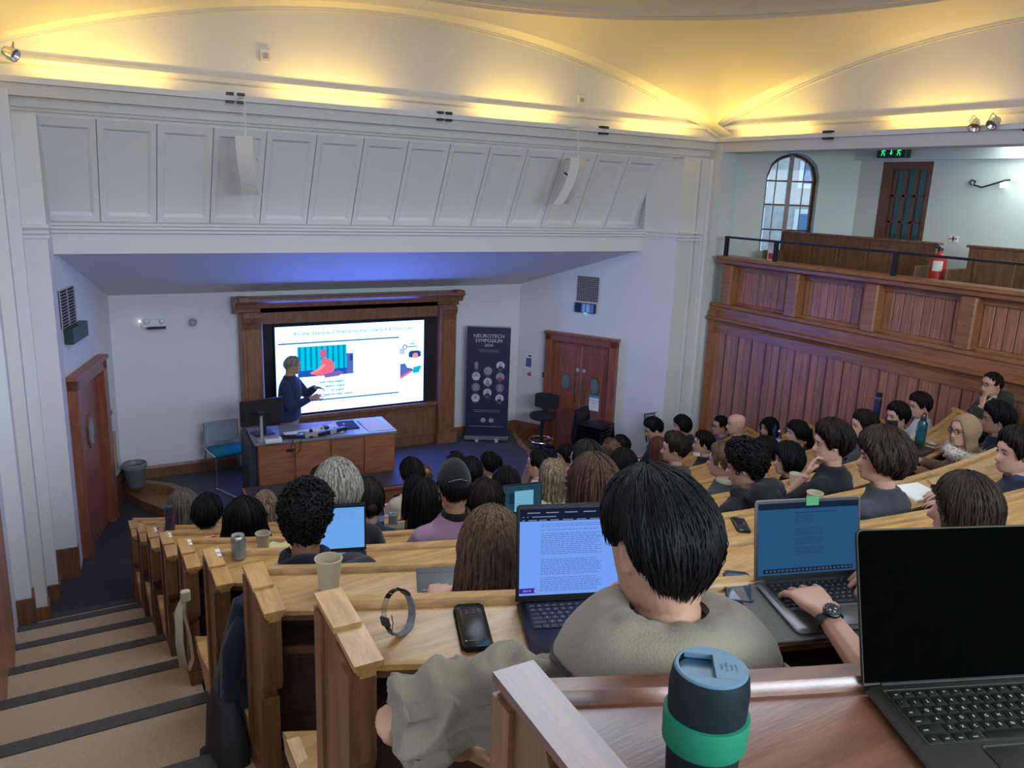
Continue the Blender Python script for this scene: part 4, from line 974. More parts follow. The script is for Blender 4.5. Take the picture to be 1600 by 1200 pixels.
MB().lathe([(.0, 0), (.085, .0), (.09, .02), (.09, .36), (.07, .42), (.03, .45), (.03, .48), (.0, .48)], (9.35, 5.80, -.98), 20, cap=False).build('cylinder', RED, fe, smooth=40)
MB().cbox(9.32, 9.38, 5.78, 5.82, -.51, -.47, .006).build('valve', BLACK, fe); MB().tube([(9.35, 5.80, -.48), (9.33, 5.90, -.45)], .010, n=6).tube([(9.35, 5.80, -.47), (9.34, 5.87, -.42)], .008, n=6).build('lever', BLACK, fe)
MB().grid([[(9.35 + .0915 * math.cos(t), 5.80 + .0915 * math.sin(t), z) for t in np.linspace(math.pi * .95, math.pi * 1.35, 7)] for z in (-.74, -.62)], flip=True).build('label_plate', PAPER, fe)
MB().box(9.25, 9.45, 5.70, 5.90, -1.6, -.98).build('stand', BALC, fe)
fs = thing('fire_notice', (10.5, 6.42, -.45), 'small white notice on the wall above the fire extinguisher', 'notice')
MB().box(10.49, 10.5, 6.30, 6.42, -.44, -.36).build('sheet', PAPER, fs); MB().box(10.487, 10.49, 6.31, 6.41, -.40, -.385).box(10.487, 10.49, 6.35, 6.37, -.43, -.36).build('print', plain('print_crimson', (.4, .05, .12), .6), fs)
wlamp = thing('wall_lamp', (10.5, 5.9, .32), 'wrought scroll wall lamp with white shade at the right edge of balcony', 'lamp')
MB().tube([(10.46, 6.22, .30), (10.46, 6.25, .33), (10.46, 6.22, .36), (10.46, 6.17, .34), (10.46, 6.19, .30), (10.46, 6.08, .27), (10.46, 5.95, .31), (10.46, 5.80, .36), (10.46, 5.60, .37)], .011, n=6).build('scroll', DKMETAL, wlamp, smooth=60)
MB().tube([(10.45, 5.72, .375), (10.45, 5.35, .375)], .02, n=8).build('tube_lamp', glow('lamp_tube', (.95, 1.0, .85), 3), wlamp)
MB().cbox(10.42, 10.49, 5.77, 5.84, .27, .33, .01).build('shade', glow('lamp_white', (.9, 1.0, .85), 2.0), wlamp)
lo = bpy.data.lights.new('wall_lamp_light', 'POINT'); lo.energy = 1.3; lo.color = (.85, 1.0, .82); lo.shadow_soft_size = .05
lo_o = bpy.data.objects.new('wall_lamp_light', lo); C.objects.link(lo_o); lo_o.location = (10.30, 5.55, .30 + H)
wk = thing('safety_notice', (10.4, 8.0, -.6), 'red and white notice on the balcony wall beside the rail post', 'notice')
MB().box(8.78, 8.79, 7.78, 7.94, -.80, -.52).build('sheet', PAPER, wk); MB().box(8.775, 8.78, 7.80, 7.92, -.78, -.70).build('print', plain('print_red', (.6, .05, .05), .6), wk)
# ------------------------------------------------------------------ people
from mathutils import noise as _N
def nz(x, y=0.0, z=0.0): return _N.noise(Vector((x, y, z)))
def sstep(a, b, x): t = max(0., min(1., (x - a) / (b - a))); return t * t * (3 - 2 * t)


def remesh(mb, vox, smooth_it=4, name='m', fac=.5):
    """weld overlapping shapes into one continuous skin"""
    me = mb.mesh('tmp', None); o = bpy.data.objects.new('tmp', me); C.objects.link(o)
    r = o.modifiers.new('r', 'REMESH'); r.mode = 'VOXEL'; r.voxel_size = vox; r.use_smooth_shade = True
    if smooth_it: s = o.modifiers.new('s', 'SMOOTH'); s.factor = fac; s.iterations = smooth_it
    out = bpy.data.meshes.new_from_object(o.evaluated_get(bpy.context.evaluated_depsgraph_get()))
    bpy.data.objects.remove(o); bpy.data.meshes.remove(me)
    n = len(out.vertices); v = np.empty(n * 3); out.vertices.foreach_get('co', v)
    nn = np.empty(n * 3); out.vertices.foreach_get('normal', nn)
    q = MB(); q.n = nn.reshape(-1, 3); q.v = [tuple(p) for p in v.reshape(-1, 3)]; q.f = [tuple(p.vertices) for p in out.polygons]
    bpy.data.meshes.remove(out)
    return q


def skin_mat(name, col):
    if name in MATS: return MATS[name]
    m, N, L, B = nt(name)
    B.inputs['Roughness'].default_value = .5; B.inputs['Subsurface Weight'].default_value = .12; B.inputs['Subsurface Radius'].default_value = (.012, .005, .003)
    tc = N.new('ShaderNodeTexCoord'); no = N.new('ShaderNodeTexNoise'); no.inputs['Scale'].default_value = 22; no.inputs['Detail'].default_value = 5
    L.new(tc.outputs['Object'], no.inputs['Vector'])
    mx = N.new('ShaderNodeMix'); mx.data_type = 'RGBA'
    mx.inputs[6].default_value = (col[0] * .92, col[1] * .84, col[2] * .80, 1); mx.inputs[7].default_value = (*[min(1, c * 1.07) for c in col], 1)
    L.new(no.outputs['Fac'], mx.inputs[0]); L.new(mx.outputs[2], B.inputs['Base Color'])
    MATS[name] = m
    return m


def hair_mat(name, c0, c1):
    if name in MATS: return MATS[name]
    m, N, L, B = nt(name)
    B.inputs['Roughness'].default_value = .55; B.inputs['Specular IOR Level'].default_value = .16
    tc = N.new('ShaderNodeTexCoord'); mp = N.new('ShaderNodeMapping'); mp.inputs['Scale'].default_value = (70, 70, 9)
    no = N.new('ShaderNodeTexNoise'); no.inputs['Scale'].default_value = 1.6; no.inputs['Detail'].default_value = 5
    L.new(tc.outputs['Object'], mp.inputs['Vector']); L.new(mp.outputs[0], no.inputs['Vector'])
    rp = N.new('ShaderNodeValToRGB'); rp.color_ramp.elements[0].position = .35; rp.color_ramp.elements[1].position = .68
    rp.color_ramp.elements[0].color = (*c0, 1); rp.color_ramp.elements[1].color = (*c1, 1)
    L.new(no.outputs['Fac'], rp.inputs[0]); L.new(rp.outputs[0], B.inputs['Base Color'])
    bp = N.new('ShaderNodeBump'); bp.inputs['Strength'].default_value = .5; bp.inputs['Distance'].default_value = .004
    L.new(no.outputs['Fac'], bp.inputs['Height']); L.new(bp.outputs['Normal'], B.inputs['Normal'])
    MATS[name] = m
    return m


def cloth(name, col, var=.14):
    return plain('cloth_' + name, col, .92, scale=240, var=var, bump=.25, sheen=.15, spec=.25)


SK = {'light': skin_mat('skin_light', (.56, .33, .245)), 'mid': skin_mat('skin_mid', (.44, .245, .165)), 'tan': skin_mat('skin_tan', (.30, .155, .10)), 'brown': skin_mat('skin_brown', (.17, .085, .055))}
HC = {'black': hair_mat('hair_black', (.0028, .0028, .003), (.0075, .007, .0075)), 'dark': hair_mat('hair_dark_brown', (.005, .0035, .003), (.020, .013, .009)),
      'brown': hair_mat('hair_brown', (.012, .007, .0045), (.045, .027, .017)), 'chest': hair_mat('hair_chestnut', (.03, .014, .009), (.10, .052, .03)),
      'lbrown': hair_mat('hair_light_brown', (.055, .034, .02), (.17, .105, .062)), 'blonde': hair_mat('hair_blonde', (.11, .075, .045), (.36, .26, .15)),
      'streak': hair_mat('hair_streaked', (.05, .032, .022), (.46, .35, .23)), 'grey': hair_mat('hair_grey', (.12, .11, .095), (.40, .37, .31)), 'auburn': hair_mat('hair_auburn', (.05, .018, .012), (.13, .05, .032)),
      'ash': hair_mat('hair_ash', (.07, .06, .052), (.20, .17, .14))}

# head and neck cross-sections: height, front, back, half width
HEAD = [(-.215, .050, .085, .066), (-.175, .045, .078, .058), (-.135, .044, .074, .055), (-.113, .052, .074, .056), (-.108, .083, .074, .050), (-.098, .091, .075, .056), (-.085, .092, .077, .061),
        (-.070, .091, .080, .065), (-.055, .092, .084, .068), (-.040, .093, .088, .070), (-.025, .093, .092, .072), (-.010, .092, .096, .0735), (.005, .091, .099, .075), (.02, .093, .102, .0765),
        (.035, .095, .103, .077), (.05, .092, .102, .0755), (.065, .086, .099, .072), (.08, .076, .091, .065), (.093, .062, .077, .054), (.103, .044, .058, .040), (.110, .026, .036, .024), (.1135, .008, .012, .008)]
NH = 30


def head_ring(z, f, b, w_):
    out = []
    for i in range(NH):
        t = 2 * math.pi * i / NH; a = t - .48 * math.sin(t)
        c, s_ = math.cos(a), math.sin(a)
        e = 2.25
        rr = (abs(c) ** e + abs(s_) ** e) ** (-1 / e)
        x = w_ * s_ * rr; y = (f if c > 0 else b) * c * rr
        if c > 0 and -.11 < z < .07:
            nose = .026 * math.exp(-(x / .0125) ** 2) * sstep(.018, -.030, z) * sstep(-.052, -.040, z)
            sock = -.009 * (math.exp(-((abs(x) - .032) / .015) ** 2 - ((z - .008) / .012) ** 2))
            lips = .006 * math.exp(-(x / .022) ** 2 - ((z + .068) / .010) ** 2) + .004 * math.exp(-(x / .02) ** 2 - ((z + .100) / .010) ** 2)
            brow = .004 * math.exp(-((abs(x) - .03) / .02) ** 2 - ((z - .028) / .008) ** 2)
            y += nose + sock + lips + brow
        out.append((x, y, z))
    return out


def head_xf(hx, yaw, pitch, roll):
    """rotation of the head about the top of the neck, at local head centre hx"""
    R = Matrix.Rotation(yaw, 4, 'Z') @ Matrix.Rotation(-pitch, 4, 'X') @ Matrix.Rotation(roll, 4, 'Y')
    piv = Vector((0, -.015, -.10))
    return Matrix.Translation(Vector(hx)) @ Matrix.Translation(piv) @ R @ Matrix.Translation(-piv)


def hand_mb(side=1, curl=(.5, .6, .6, .6), spread=.12, thumb=(.75, .35), n=8, s=1.0):
    """fingers along +y, back of the hand +z, thumb on the -x side for side=+1 (a left hand seen from above has its thumb on the right: side=-1)"""
    m_ = MB()
    W = [(-.040, 0), (-.014, .004), (.012, .002), (.035, -.008)]
    rings = []
    for y, w_, t_ in ((-.03, .024, .019), (0, .029, .018), (.02, .037, .017), (.05, .043, .0155), (.078, .044, .0135), (.092, .041, .011)):
        rings.append([((w_ * math.copysign(abs(math.cos(a)) ** .7, math.cos(a))) - .002, y, t_ * math.copysign(abs(math.sin(a)) ** .8, math.sin(a))) for a in [2 * math.pi * k / 14 for k in range(14)]])
    m_.loft(rings)
    L_ = [(.042, .026, .022), (.046, .030, .023), (.043, .028, .022), (.033, .021, .019)]
    for i in range(4):
        x0, dy = W[i]; a = (i - 1.4) * spread; c = curl[i]
        p = Vector((x0 * .95, .082 + dy, .002)); pts = [Vector((x0 * .9, .045, .0)), p]; ang = .12 + c * .35
        for j, l_ in enumerate(L_[i]):
            d = Vector((math.sin(a) * math.cos(ang), math.cos(a) * math.cos(ang), -math.sin(ang))); p = p + d * l_; pts.append(p); ang += c * (.95 if j == 0 else .7)
        m_.tube(pts, [.0085, .0092, .0086, .0078, .0058], n=n)
    p0 = Vector((-.022, .005, -.004)); d1 = Vector((-math.sin(thumb[0]), math.cos(thumb[0]), -thumb[1])).normalized()
    d2 = Vector((-math.sin(thumb[0] - .35), math.cos(thumb[0] - .35), -thumb[1] * 1.2)).normalized()
    m_.tube([p0, p0 + d1 * .045, p0 + d1 * .045 + d2 * .032, p0 + d1 * .045 + d2 * .058], [.014, .0115, .010, .0068], n=n)
    sc = Matrix.Diagonal((side * s, s, s, 1))
    m_.xform(sc)
    if side < 0: m_.f = [f[::-1] for f in m_.f]
    return m_


def place_hand(m_, wrist, direction, back):
    y = Vector(direction).normalized(); z = Vector(back); z = (z - y * z.dot(y)).normalized(); x = y.cross(z)
    R = Matrix(((x.x, y.x, z.x, 0), (x.y, y.y, z.y, 0), (x.z, y.z, z.z, 0), (0, 0, 0, 1)))
    return m_.xform(Matrix.Translation(Vector(wrist)) @ R)


TH = {  # how far down each style reaches (polar angle) at azimuths 0 (forehead) .. 180 (nape)
    'crop': [(0, 50), (30, 54), (55, 68), (72, 92), (84, 88), (100, 88), (118, 112), (140, 126), (180, 130)],
    'short': [(0, 55), (30, 60), (55, 74), (72, 100), (84, 92), (100, 92), (115, 120), (140, 135), (180, 138)],
    'undercut': [(0, 62), (40, 68), (58, 78), (72, 84), (84, 76), (100, 78), (114, 100), (132, 124), (180, 134)],
    'medium': [(0, 66), (30, 70), (52, 82), (70, 112), (90, 118), (110, 128), (140, 141), (180, 144)],
    'bob': [(0, 68), (30, 74), (48, 100), (62, 138), (90, 146), (120, 150), (180, 150)],
    'long': [(0, 56), (28, 62), (48, 84), (62, 100), (90, 100), (180, 100)],
    'hijab': [(0, 44), (22, 48), (40, 66), (52, 100), (62, 118), (90, 118), (180, 118)],
    'cap': [(0, 70), (60, 80), (90, 84), (120, 92), (180, 98)],
}


def hair_fn(style, th=.02, top=.0, side=.0, back=.0, L=0.0, flare=.12, kind='straight', amp=.05, seed=0., sweep_=0.0):
    tab = TH[style]; xs = [a for a, b in tab]; ys = [b for a, b in tab]
    tailed = style in ('long', 'hijab') and L > 0
    def fn(phi, s, lift=0.0):   # phi: azimuth from the face; s: 0 crown .. 1 edge (.. 2 tip of long hair)
        ph = abs((math.degrees(phi) + 180) % 360 - 180)
        tm = math.radians(float(np.interp(ph, xs, ys)))
        ss = min(s, 1.0); tm *= 1 + .06 * nz(phi * 5 + seed, 3.1) + .035 * nz(phi * 14, seed); t = tm * ss
        edge = (1 - .80 * ss ** 7 if style not in ('crop', 'short', 'undercut') else 1 - .82 * sstep(.50, 1.0, ss)) if not tailed else 1 - .5 * ss ** 8 * (1 - sstep(50, 80, ph))
        ct, st_ = math.cos(t), math.sin(t)
        h = th * edge + lift
        ax = .078 + h + side * edge * st_; ayf, ayb = .096 + h, .104 + h + back * edge * st_
        az = .1145 + h + top * max(0, ct)
        cp, sp = math.cos(phi), math.sin(phi)
        x, y, z = ax * st_ * sp, (ayf if cp > 0 else ayb) * st_ * cp, az * ct
        if t > math.pi / 2:   # the neck is narrower than the skull
            q = min(1.0, (t - math.pi / 2) / 1.0); x *= 1 - .10 * q; y = y * (1 - .12 * q) if cp < 0 else y
        if kind == 'straight': d = amp * (nz(phi * 7 + seed, ss * 1.2, seed) + .5 * nz(phi * 19, ss * 2, seed + 5))
        elif kind == 'wavy': d = amp * (nz(phi * 5 + 1.2 * math.sin(ss * 7 + phi * 2) + seed, ss * 4, seed) + .6 * nz(phi * 11, ss * 9, seed + 3))
        elif kind == 'curly': d = amp * (nz(x * 38 + seed, y * 38, z * 38) + .6 * nz(x * 75, y * 75 + seed, z * 75))
        else: d = amp * nz(phi * 2 + seed, ss * 2, seed)
        k = 1 + d * sstep(.0, .25, ss)
        x *= k; y *= k; z *= 1 + d * .6
        x += sweep_ * st_ * .02
        if tailed and s > 1:
            u = s - 1; l_ = L * sstep(50, 78, ph) * (1 + .10 * nz(phi * 6, seed, 2))
            z -= l_ * u
            g = 1 + flare * math.sin(u * 2.2) + .05 * nz(phi * 6 + seed, u * 2.5, 7) * u
            x *= g; y = y * g if cp > 0 else y * (1 - .10 * u) - .012 * u
        return Vector((x, y, z))
    fn.tailed = tailed
    return fn


def hair_mb(fn, n=56, m=14, mt=8, locks=60, lw=.007, rnd=None, kind='straight', inner=.88, lock_len=1.0):
    S_ = [0.04 + .96 * j / (m - 1) for j in range(m)] + ([1 + (j + 1) / mt for j in range(mt)] if fn.tailed else [])
    outer = [[fn(2 * math.pi * i / n, s) for i in range(n)] for s in S_]
    m_ = MB(); inn = []
    for r in outer[::-1]: inn.append([Vector((p.x * inner, p.y * inner, p.z * (inner if p.z > 0 else 1.0))) for p in r])
    m_.loft(outer[::1] + inn, True, True)
    m_.f = [f[::-1] for f in m_.f]
    rnd = rnd or random
    for _ in range(locks):
        ph = rnd.uniform(0, 2 * math.pi); s0 = rnd.uniform(.03, .55); s1 = rnd.uniform(.80, 1.04) if not fn.tailed else rnd.uniform(1.5, 2.02)
        dr = rnd.uniform(-.25, .25); lift = rnd.uniform(.001, .006)
        if kind == 'curly':
            c = fn(ph, rnd.uniform(.1, .98), .0); nrm = c.normalized(); a_ = nrm.orthogonal().normalized(); b_ = nrm.cross(a_); r_ = rnd.uniform(.006, .012); q0 = rnd.uniform(0, 6.28)
            pts = [c + (a_ * math.cos(q0 + q) + b_ * math.sin(q0 + q)) * r_ + nrm * (.006 * math.sin(q) + .003) for q in np.linspace(0, rnd.uniform(2.5, 5), 6)]
            m_.tube(pts, [lw * .4, lw * .7, lw * .8, lw * .7, lw * .5, lw * .15], n=4)
        else:
            K = 6 if not fn.tailed else 9
            pts = [fn(ph + dr * q, s0 + (s1 - s0) * q, lift * (1 if q < .75 else 1.9)) for q in np.linspace(0, 1, K)]
            m_.tube(pts, [lw * (.25 + .75 * math.sin(math.pi * min(.92, .12 + q * .8))) if q < 1 else lw * .1 for q in np.linspace(0, 1, K)], n=4, flat=.45)
    return m_


def torso_rings(zh, sx, grow, zs, cloth_=True, P=0.0):
    if cloth_:
        return [(P + .44, .175 + grow, .125 + grow, 0), (P + .52, .180 + grow, .130 + grow, 0), (P + .64, .165 + grow, .120 + grow, 0), (min(P + .76, zs - .26), .160 + grow, .115 + grow, 0), (zs - .20, .168 + grow, .122 + grow, .0),
                (zs - .10, .172 + grow, .118 + grow, 0), (zs - .04, .165 + grow, .105 + grow, -.005), (zs + .005, .135 + grow, .088 + grow, -.01), (zs + .045, .088 + grow, .074 + grow * .8, -.012), (zs + .082, .064 + grow * .5, .068 + grow * .5, -.012)]
    return [(P + .44, .155, .105, 0), (P + .60, .150, .10, 0), (min(P + .76, zs - .2), .145, .095, 0), (zs - .12, .155, .10, 0), (zs - .03, .140, .085, -.005), (zs + .01, .10, .07, -.01)]


def person(name_label, head, floor_z, rz=0, look=None, pitch=4, roll=0, skin='light', hair=None, hcol='black', top=('navy', (.02, .025, .05)), grow=.016, sx=1.0,
           arms='desk', vox=.017, extras=(), hs=1.0, lean=.08, sleeve='long', locks=60, body_vox=None, wr=.0, trousers=(.02, .022, .03), group='seated audience', eyes=False, face='plain', reach=(0, 0), cat='person', seed=0, collar=None, stand=False):
    """one seated person. head: world head centre; everything is built in the person's own axes, facing +y"""
    hz = head[2] - floor_z; zs = hz - .222
    hy = lean; P0 = (zs - .96) if stand else 0.0
    R = math.radians(rz)
    bx_, by_ = head[0] + math.sin(R) * hy, head[1] - math.cos(R) * hy
    root = thing('person', (bx_, by_, floor_z), name_label, cat, group, rz=R)
    rnd = random.Random(seed * 7 + 3)
    def yo(z): return hy * max(0, (z - .5 - P0)) / (hz - .5 - P0)
    HX = (0, hy, hz)
    yaw = math.radians((look if look is not None else rz) - rz)
    XF = head_xf(HX, yaw, math.radians(pitch), math.radians(roll)); XFI = XF @ Matrix.Diagonal((hs, hs, hs, 1))
    # --- body: trunk, neck and head are one loft, arms and hands joined to it
    b = MB(); rings = []
    for z, w_, d_, o_ in torso_rings(hz, sx, 0, zs, False, P0):
        rr = [];
        for i in range(NH):
            t = 2 * math.pi * i / NH; a = t - .48 * math.sin(t); rr.append(Vector((w_ * sx * math.sin(a), d_ * math.cos(a) + yo(z) + o_, z)))
        rings.append(rr)
    for z, f, bk, w_ in HEAD:
        kk = sstep(-.20, -.112, z)
        rr = []
        for p in head_ring(z, f, bk, w_):
            v = Vector(p) * 1.0
            v1 = Vector((v.x, v.y + hy - .012, v.z + hz)); v2 = XFI @ v
            rr.append(v1.lerp(v2, kk))
        rings.append(rr)
    b.loft(rings); b.f = [f[::-1] for f in b.f]
    for s_ in (-1, 1):   # ears: a rim, a hollow and a lobe
        e = MB(); er = []
        for q, (r_, o_) in enumerate(((.55, -.006), (1.0, -.002), (1.05, .006), (.85, .010), (.60, .004), (.2, .003))):
            er.append([(o_, -.008 + r_ * .017 * math.cos(t) - .004 * math.sin(t), -.004 + r_ * (.031 if math.sin(t) > 0 else .027) * math.sin(t)) for t in [2 * math.pi * k / 12 for k in range(12)]])
        e.loft(er); e.xform(Matrix.Translation((.0755, 0, 0)) @ Matrix.Rotation(-.45, 4, 'Z'))
        if s_ < 0: e.v = [(-x, y, z) for x, y, z in e.v]
        else: e.f = [f[::-1] for f in e.f]
        b.merge(e.xform(XFI))
    DK = .755   # top of the desk above this person's floor
    A = {}
    for s_ in (-1, 1):
        sh = Vector((s_ * .158 * sx, yo(zs) - .005, zs - .045))
        mode = arms if isinstance(arms, str) else arms[0 if s_ < 0 else 1]
        hd, hb, cu = None, (0, 0, 1), (.5, .5, .5, .5); hsz = mode.get('hs', .95) if isinstance(mode, dict) else .95
        if isinstance(mode, dict): el, wr_, hd, hb, cu = Vector(mode['el']), Vector(mode['wr']), mode['hd'], mode['hb'], mode.get('cu', cu)
        elif mode == 'desk': el = Vector((s_ * (.235 * sx + .01), yo(zs) + .11 + reach[0] * .5, max(.72, zs - .27))); wr_ = Vector((s_ * .115, yo(zs) + .315 + reach[0], DK + .035)); hd = (-s_ * .35, 1, -.06)
        elif mode == 'fold': el = Vector((s_ * (.235 * sx), yo(zs) + .10, max(.74, zs - .26))); wr_ = Vector((-s_ * .02, yo(zs) + .26 + .03 * s_, DK + .045)); hd = (-s_, .25, -.05)
        elif mode == 'lap': el = Vector((s_ * .235 * sx, yo(zs) + .03, zs - .29)); wr_ = Vector((s_ * .09, yo(zs) + .24, .63)); hd = (-s_ * .5, 1, -.1)
        elif mode == 'chin':
            c_ = XF @ Vector((0.012 * s_, .100, -.105)); el = Vector((s_ * .15, yo(zs) + .27, DK + .045)); wr_ = c_ + Vector((s_ * .055, .015, -.085)); hd = (c_ + Vector((0, .0, .03))) - wr_; hb = (s_ * .35, .95, .1); cu = (.75, .8, .85, .9)
        A[s_] = (sh, el, wr_, hd, hb, cu)
        b.tube([sh, sh.lerp(el, .5), el, el.lerp(wr_, .35), wr_ - (wr_ - el).normalized() * .01], [.048, .044, .038, .038, .0265], n=10)
        h_ = hand_mb(1 if s_ > 0 else -1, cu, n=8 if body_vox else 6, s=hsz)
        place_hand(h_, wr_, hd, hb); b.merge(h_)
    if body_vox:
        b = remesh(b, body_vox, 2, fac=.35)
    bo = b.build('body', SK[skin], root, smooth=180, local=True)
    # --- clothes
    g = MB(); N_ = 26; rr = []
    zsl = zs
    for z, w_, d_, o_ in torso_rings(hz, sx, grow, zs, True, P0):
        rr.append([(w_ * sx * math.sin(t) * (1 + .0), d_ * math.cos(t) + yo(z) + o_, z) for t in [2 * math.pi * k / N_ for k in range(N_)]])
    g.loft(rr)
    for s_ in (-1, 1):
        sh, el, wr_, hd, hb, cu = A[s_]
        sh2 = Vector((s_ * .150 * sx, yo(zs) - .008, zs - .042))
        if sleeve == 'long': pts = [sh2 * 1.0 - Vector((s_ * .05, 0, -.01)), sh2, sh2.lerp(el, .5), el, el.lerp(wr_, .5), el.lerp(wr_, .92)]; rs = [.055 + grow, .058 + grow, .052 + grow, .047 + grow, .043 + grow * .8, .034 + grow * .6]
        elif sleeve == 'short': pts = [sh2 - Vector((s_ * .05, 0, -.01)), sh2, sh2.lerp(el, .45), sh2.lerp(el, .82)]; rs = [.055 + grow, .058 + grow, .054 + grow, .054 + grow]
        elif sleeve == 'elbow': pts = [sh2 - Vector((s_ * .05, 0, -.01)), sh2, sh2.lerp(el, .5), el - (el - sh2).normalized() * .02]; rs = [.06 + grow, .064 + grow, .066 + grow, .062 + grow]
        else: pts = [sh2 - Vector((s_ * .05, 0, -.01)), sh2, sh2.lerp(el, .5), el, el.lerp(wr_, .35)]; rs = [.055 + grow, .058 + grow, .052 + grow, .048 + grow, .045 + grow]
        # folds run round the sleeve
        P_, R_ = [], []
        for i in range(len(pts) - 1):
            for q in range(4):
                u = q / 4; P_.append(pts[i].lerp(pts[i + 1], u)); r0 = rs[i] + (rs[i + 1] - rs[i]) * u
                R_.append(r0 * (1 + wr * math.sin(len(P_) * 1.9 + s_) * .5))
        P_.append(pts[-1]); R_.append(rs[-1])
        g.tube(P_, R_, n=12)
    if 'hood' in extras or 'bighood' in extras:
        k = 1.35 if 'bighood' in extras else 1.0
        g.ball((0, yo(zs) - .085 * k, zs + .055 * k), .125 * k, .062 * k, .075 * k, 16, 10); g.tube([(.085 * math.cos(t) * k, yo(zs) - .01 + .085 * math.sin(t) * k, zs + .075 + .015 * math.sin(t)) for t in np.linspace(-math.pi * 1.25, math.pi * .25, 14)], .026 * k, n=8)
    if 'rollneck' in extras: g.lathe([(.070, 0), (.073, .05), (.066, .07), (.05, .06)], (0, yo(zs) - .012, zs + .06), 18)
    g = remesh(g, vox, 3)
    if wr:   # creases pushed in along the cloth's own normals
        gv = []
        for p, q in zip(g.v, g.n):
            r1 = max(-1, 1 - 4.5 * abs(nz(p[0] * 7 + seed, p[1] * 7, p[2] * 11))); r2 = max(-1, 1 - 4 * abs(nz(p[0] * 17, p[1] * 17 + seed, p[2] * 21)))
            d = wr * (.075 * r1 + .03 * r2 - .02)
            gv.append((p[0] + q[0] * d, p[1] + q[1] * d, p[2] + q[2] * d))
        g.v = gv
    cl_o = g.build('top', cloth(*top), root, smooth=180, local=True)
    if collar: MB().lathe([(.068 + grow * .4, -.005), (.072 + grow * .4, .02), (.066 + grow * .3, .038), (.060, .03), (.060, 0)], (0, yo(zs) - .012, zs + .070), 20).build('collar', cloth(*collar), root, smooth=60, local=True)
    # --- legs: trousers and shoes
    tr = MB()
    if stand:
        tr.loft([[(w_ * math.cos(t), d_ * math.sin(t) + .0, z) for t in [2 * math.pi * k / 16 for k in range(16)]] for z, w_, d_ in ((P0 + .34, .13, .09), (P0 + .42, .172, .125), (P0 + .52, .172, .122), (P0 + .60, .160, .115))])
        legs = [[(s_ * .085, 0, P0 + .42), (s_ * .095, .01, P0 * .5 + .28), (s_ * .10, 0, .09)] for s_ in (-1, 1)]; rl = [.092, .070, .055]; fy = -.02
    else:
        tr.ball((0, .02, .50), .165 * sx, .13, .09, 14, 8)
        legs = [[(s_ * .085, .0, .53), (s_ * .095, .22, .54), (s_ * .10, .40, .50), (s_ * .10, .40, .28), (s_ * .10, .38, .085)] for s_ in (-1, 1)]; rl = [.085, .075, .062, .052, .045]; fy = .36
    for l_ in legs: tr.tube(l_, rl, n=9)
    tr.build('trousers', cloth('trousers%02d' % int(trousers[0] * 1000), trousers), root, smooth=70, local=True)
    for s_ in (-1, 1):
        MB().loft([[(s_ * .10 + x * w_, fy + y, z) for x, y in ((-.04, -.08), (.04, -.08), (.046, .03), (.038, .12), (0, .15), (-.038, .12), (-.046, .03))] for z, w_ in ((.0, 1.0), (.035, 1.02), (.07, .75), (.09, .6))]).build('shoe', plain('shoe_dark', (.02, .02, .022), .6), root, smooth=50, local=True)
    # --- hair and face
    if hair:
        kw = dict(hair); lk = kw.pop('locks', locks); lw = kw.pop('lw', .007); bun = kw.pop('bun', None); tail = kw.pop('tail', None); nn = kw.pop('n', 56); mm = kw.pop('m', 14)
        fn = hair_fn(seed=seed * 1.37, **kw)
        hm = hair_mb(fn, n=nn, m=mm, locks=lk, lw=lw, rnd=rnd, kind=kw.get('kind', 'straight'))
        if bun: hm.merge(MB().ball(bun[:3], bun[3], bun[3], bun[3] * .9, 12, 8))
        if tail:
            hm.tube([(tail[0], -.11, tail[1]), (tail[0] * 1.3, -.155, tail[1] - .02), (tail[0] * 1.5, -.165, tail[1] - .10), (tail[0] * 1.6, -.15, tail[1] - .22)], [.022, .034, .036, .012], n=10)
        hm.xform(XFI).build('hair', HC[hcol], root, smooth=180 if lk < 200 else 180, local=True)
    if eyes:
        for s_ in (-1, 1):
            ey = MB().ball((s_ * .032, .0800, .008), .0110, .0105, .0078, 10, 8).xform(XFI).build('eye', plain('eye_white', (.17, .16, .155), .4), root, smooth=180, local=True)
            MB().ball((s_ * .032, .0880, .008), .0060, .0035, .0060, 8, 6).xform(XFI).build('iris', plain('iris_dark', (.015, .01, .008), .15), ey, smooth=180, local=True)
            MB().tube([(s_ * .016, .0985, .029), (s_ * .032, .0975, .033), (s_ * .050, .088, .028)], [.0035, .0042, .002], n=5, flat=.6).xform(XFI).build('eyebrow', HC[hcol if hair else 'brown'], root, smooth=180, local=True)
        MB().ball((0, .0985, -.068), .021, .006, .0075, 12, 8).xform(XFI).build('lips', plain('lip_tone', (.36, .13, .11) if skin != 'brown' else (.14, .05, .045), .45), root, smooth=180, local=True)
    if 'glasses' in extras:
        gm = MB()
        for s_ in (-1, 1):
            gm.tube([(s_ * .033 + .024 * math.cos(t), .103, .008 + .018 * math.sin(t)) for t in np.linspace(0, 2 * math.pi, 15)], .0024, n=5, cap=False)
            gm.tube([(s_ * .057, .102, .014), (s_ * .078, .06, .016), (s_ * .081, -.01, .012)], .0022, n=5)
        gm.tube([(-.009, .105, .012), (.009, .105, .012)], .002, n=5)
        gm.xform(XFI).build('glasses', BLACK, root, smooth=60, local=True)
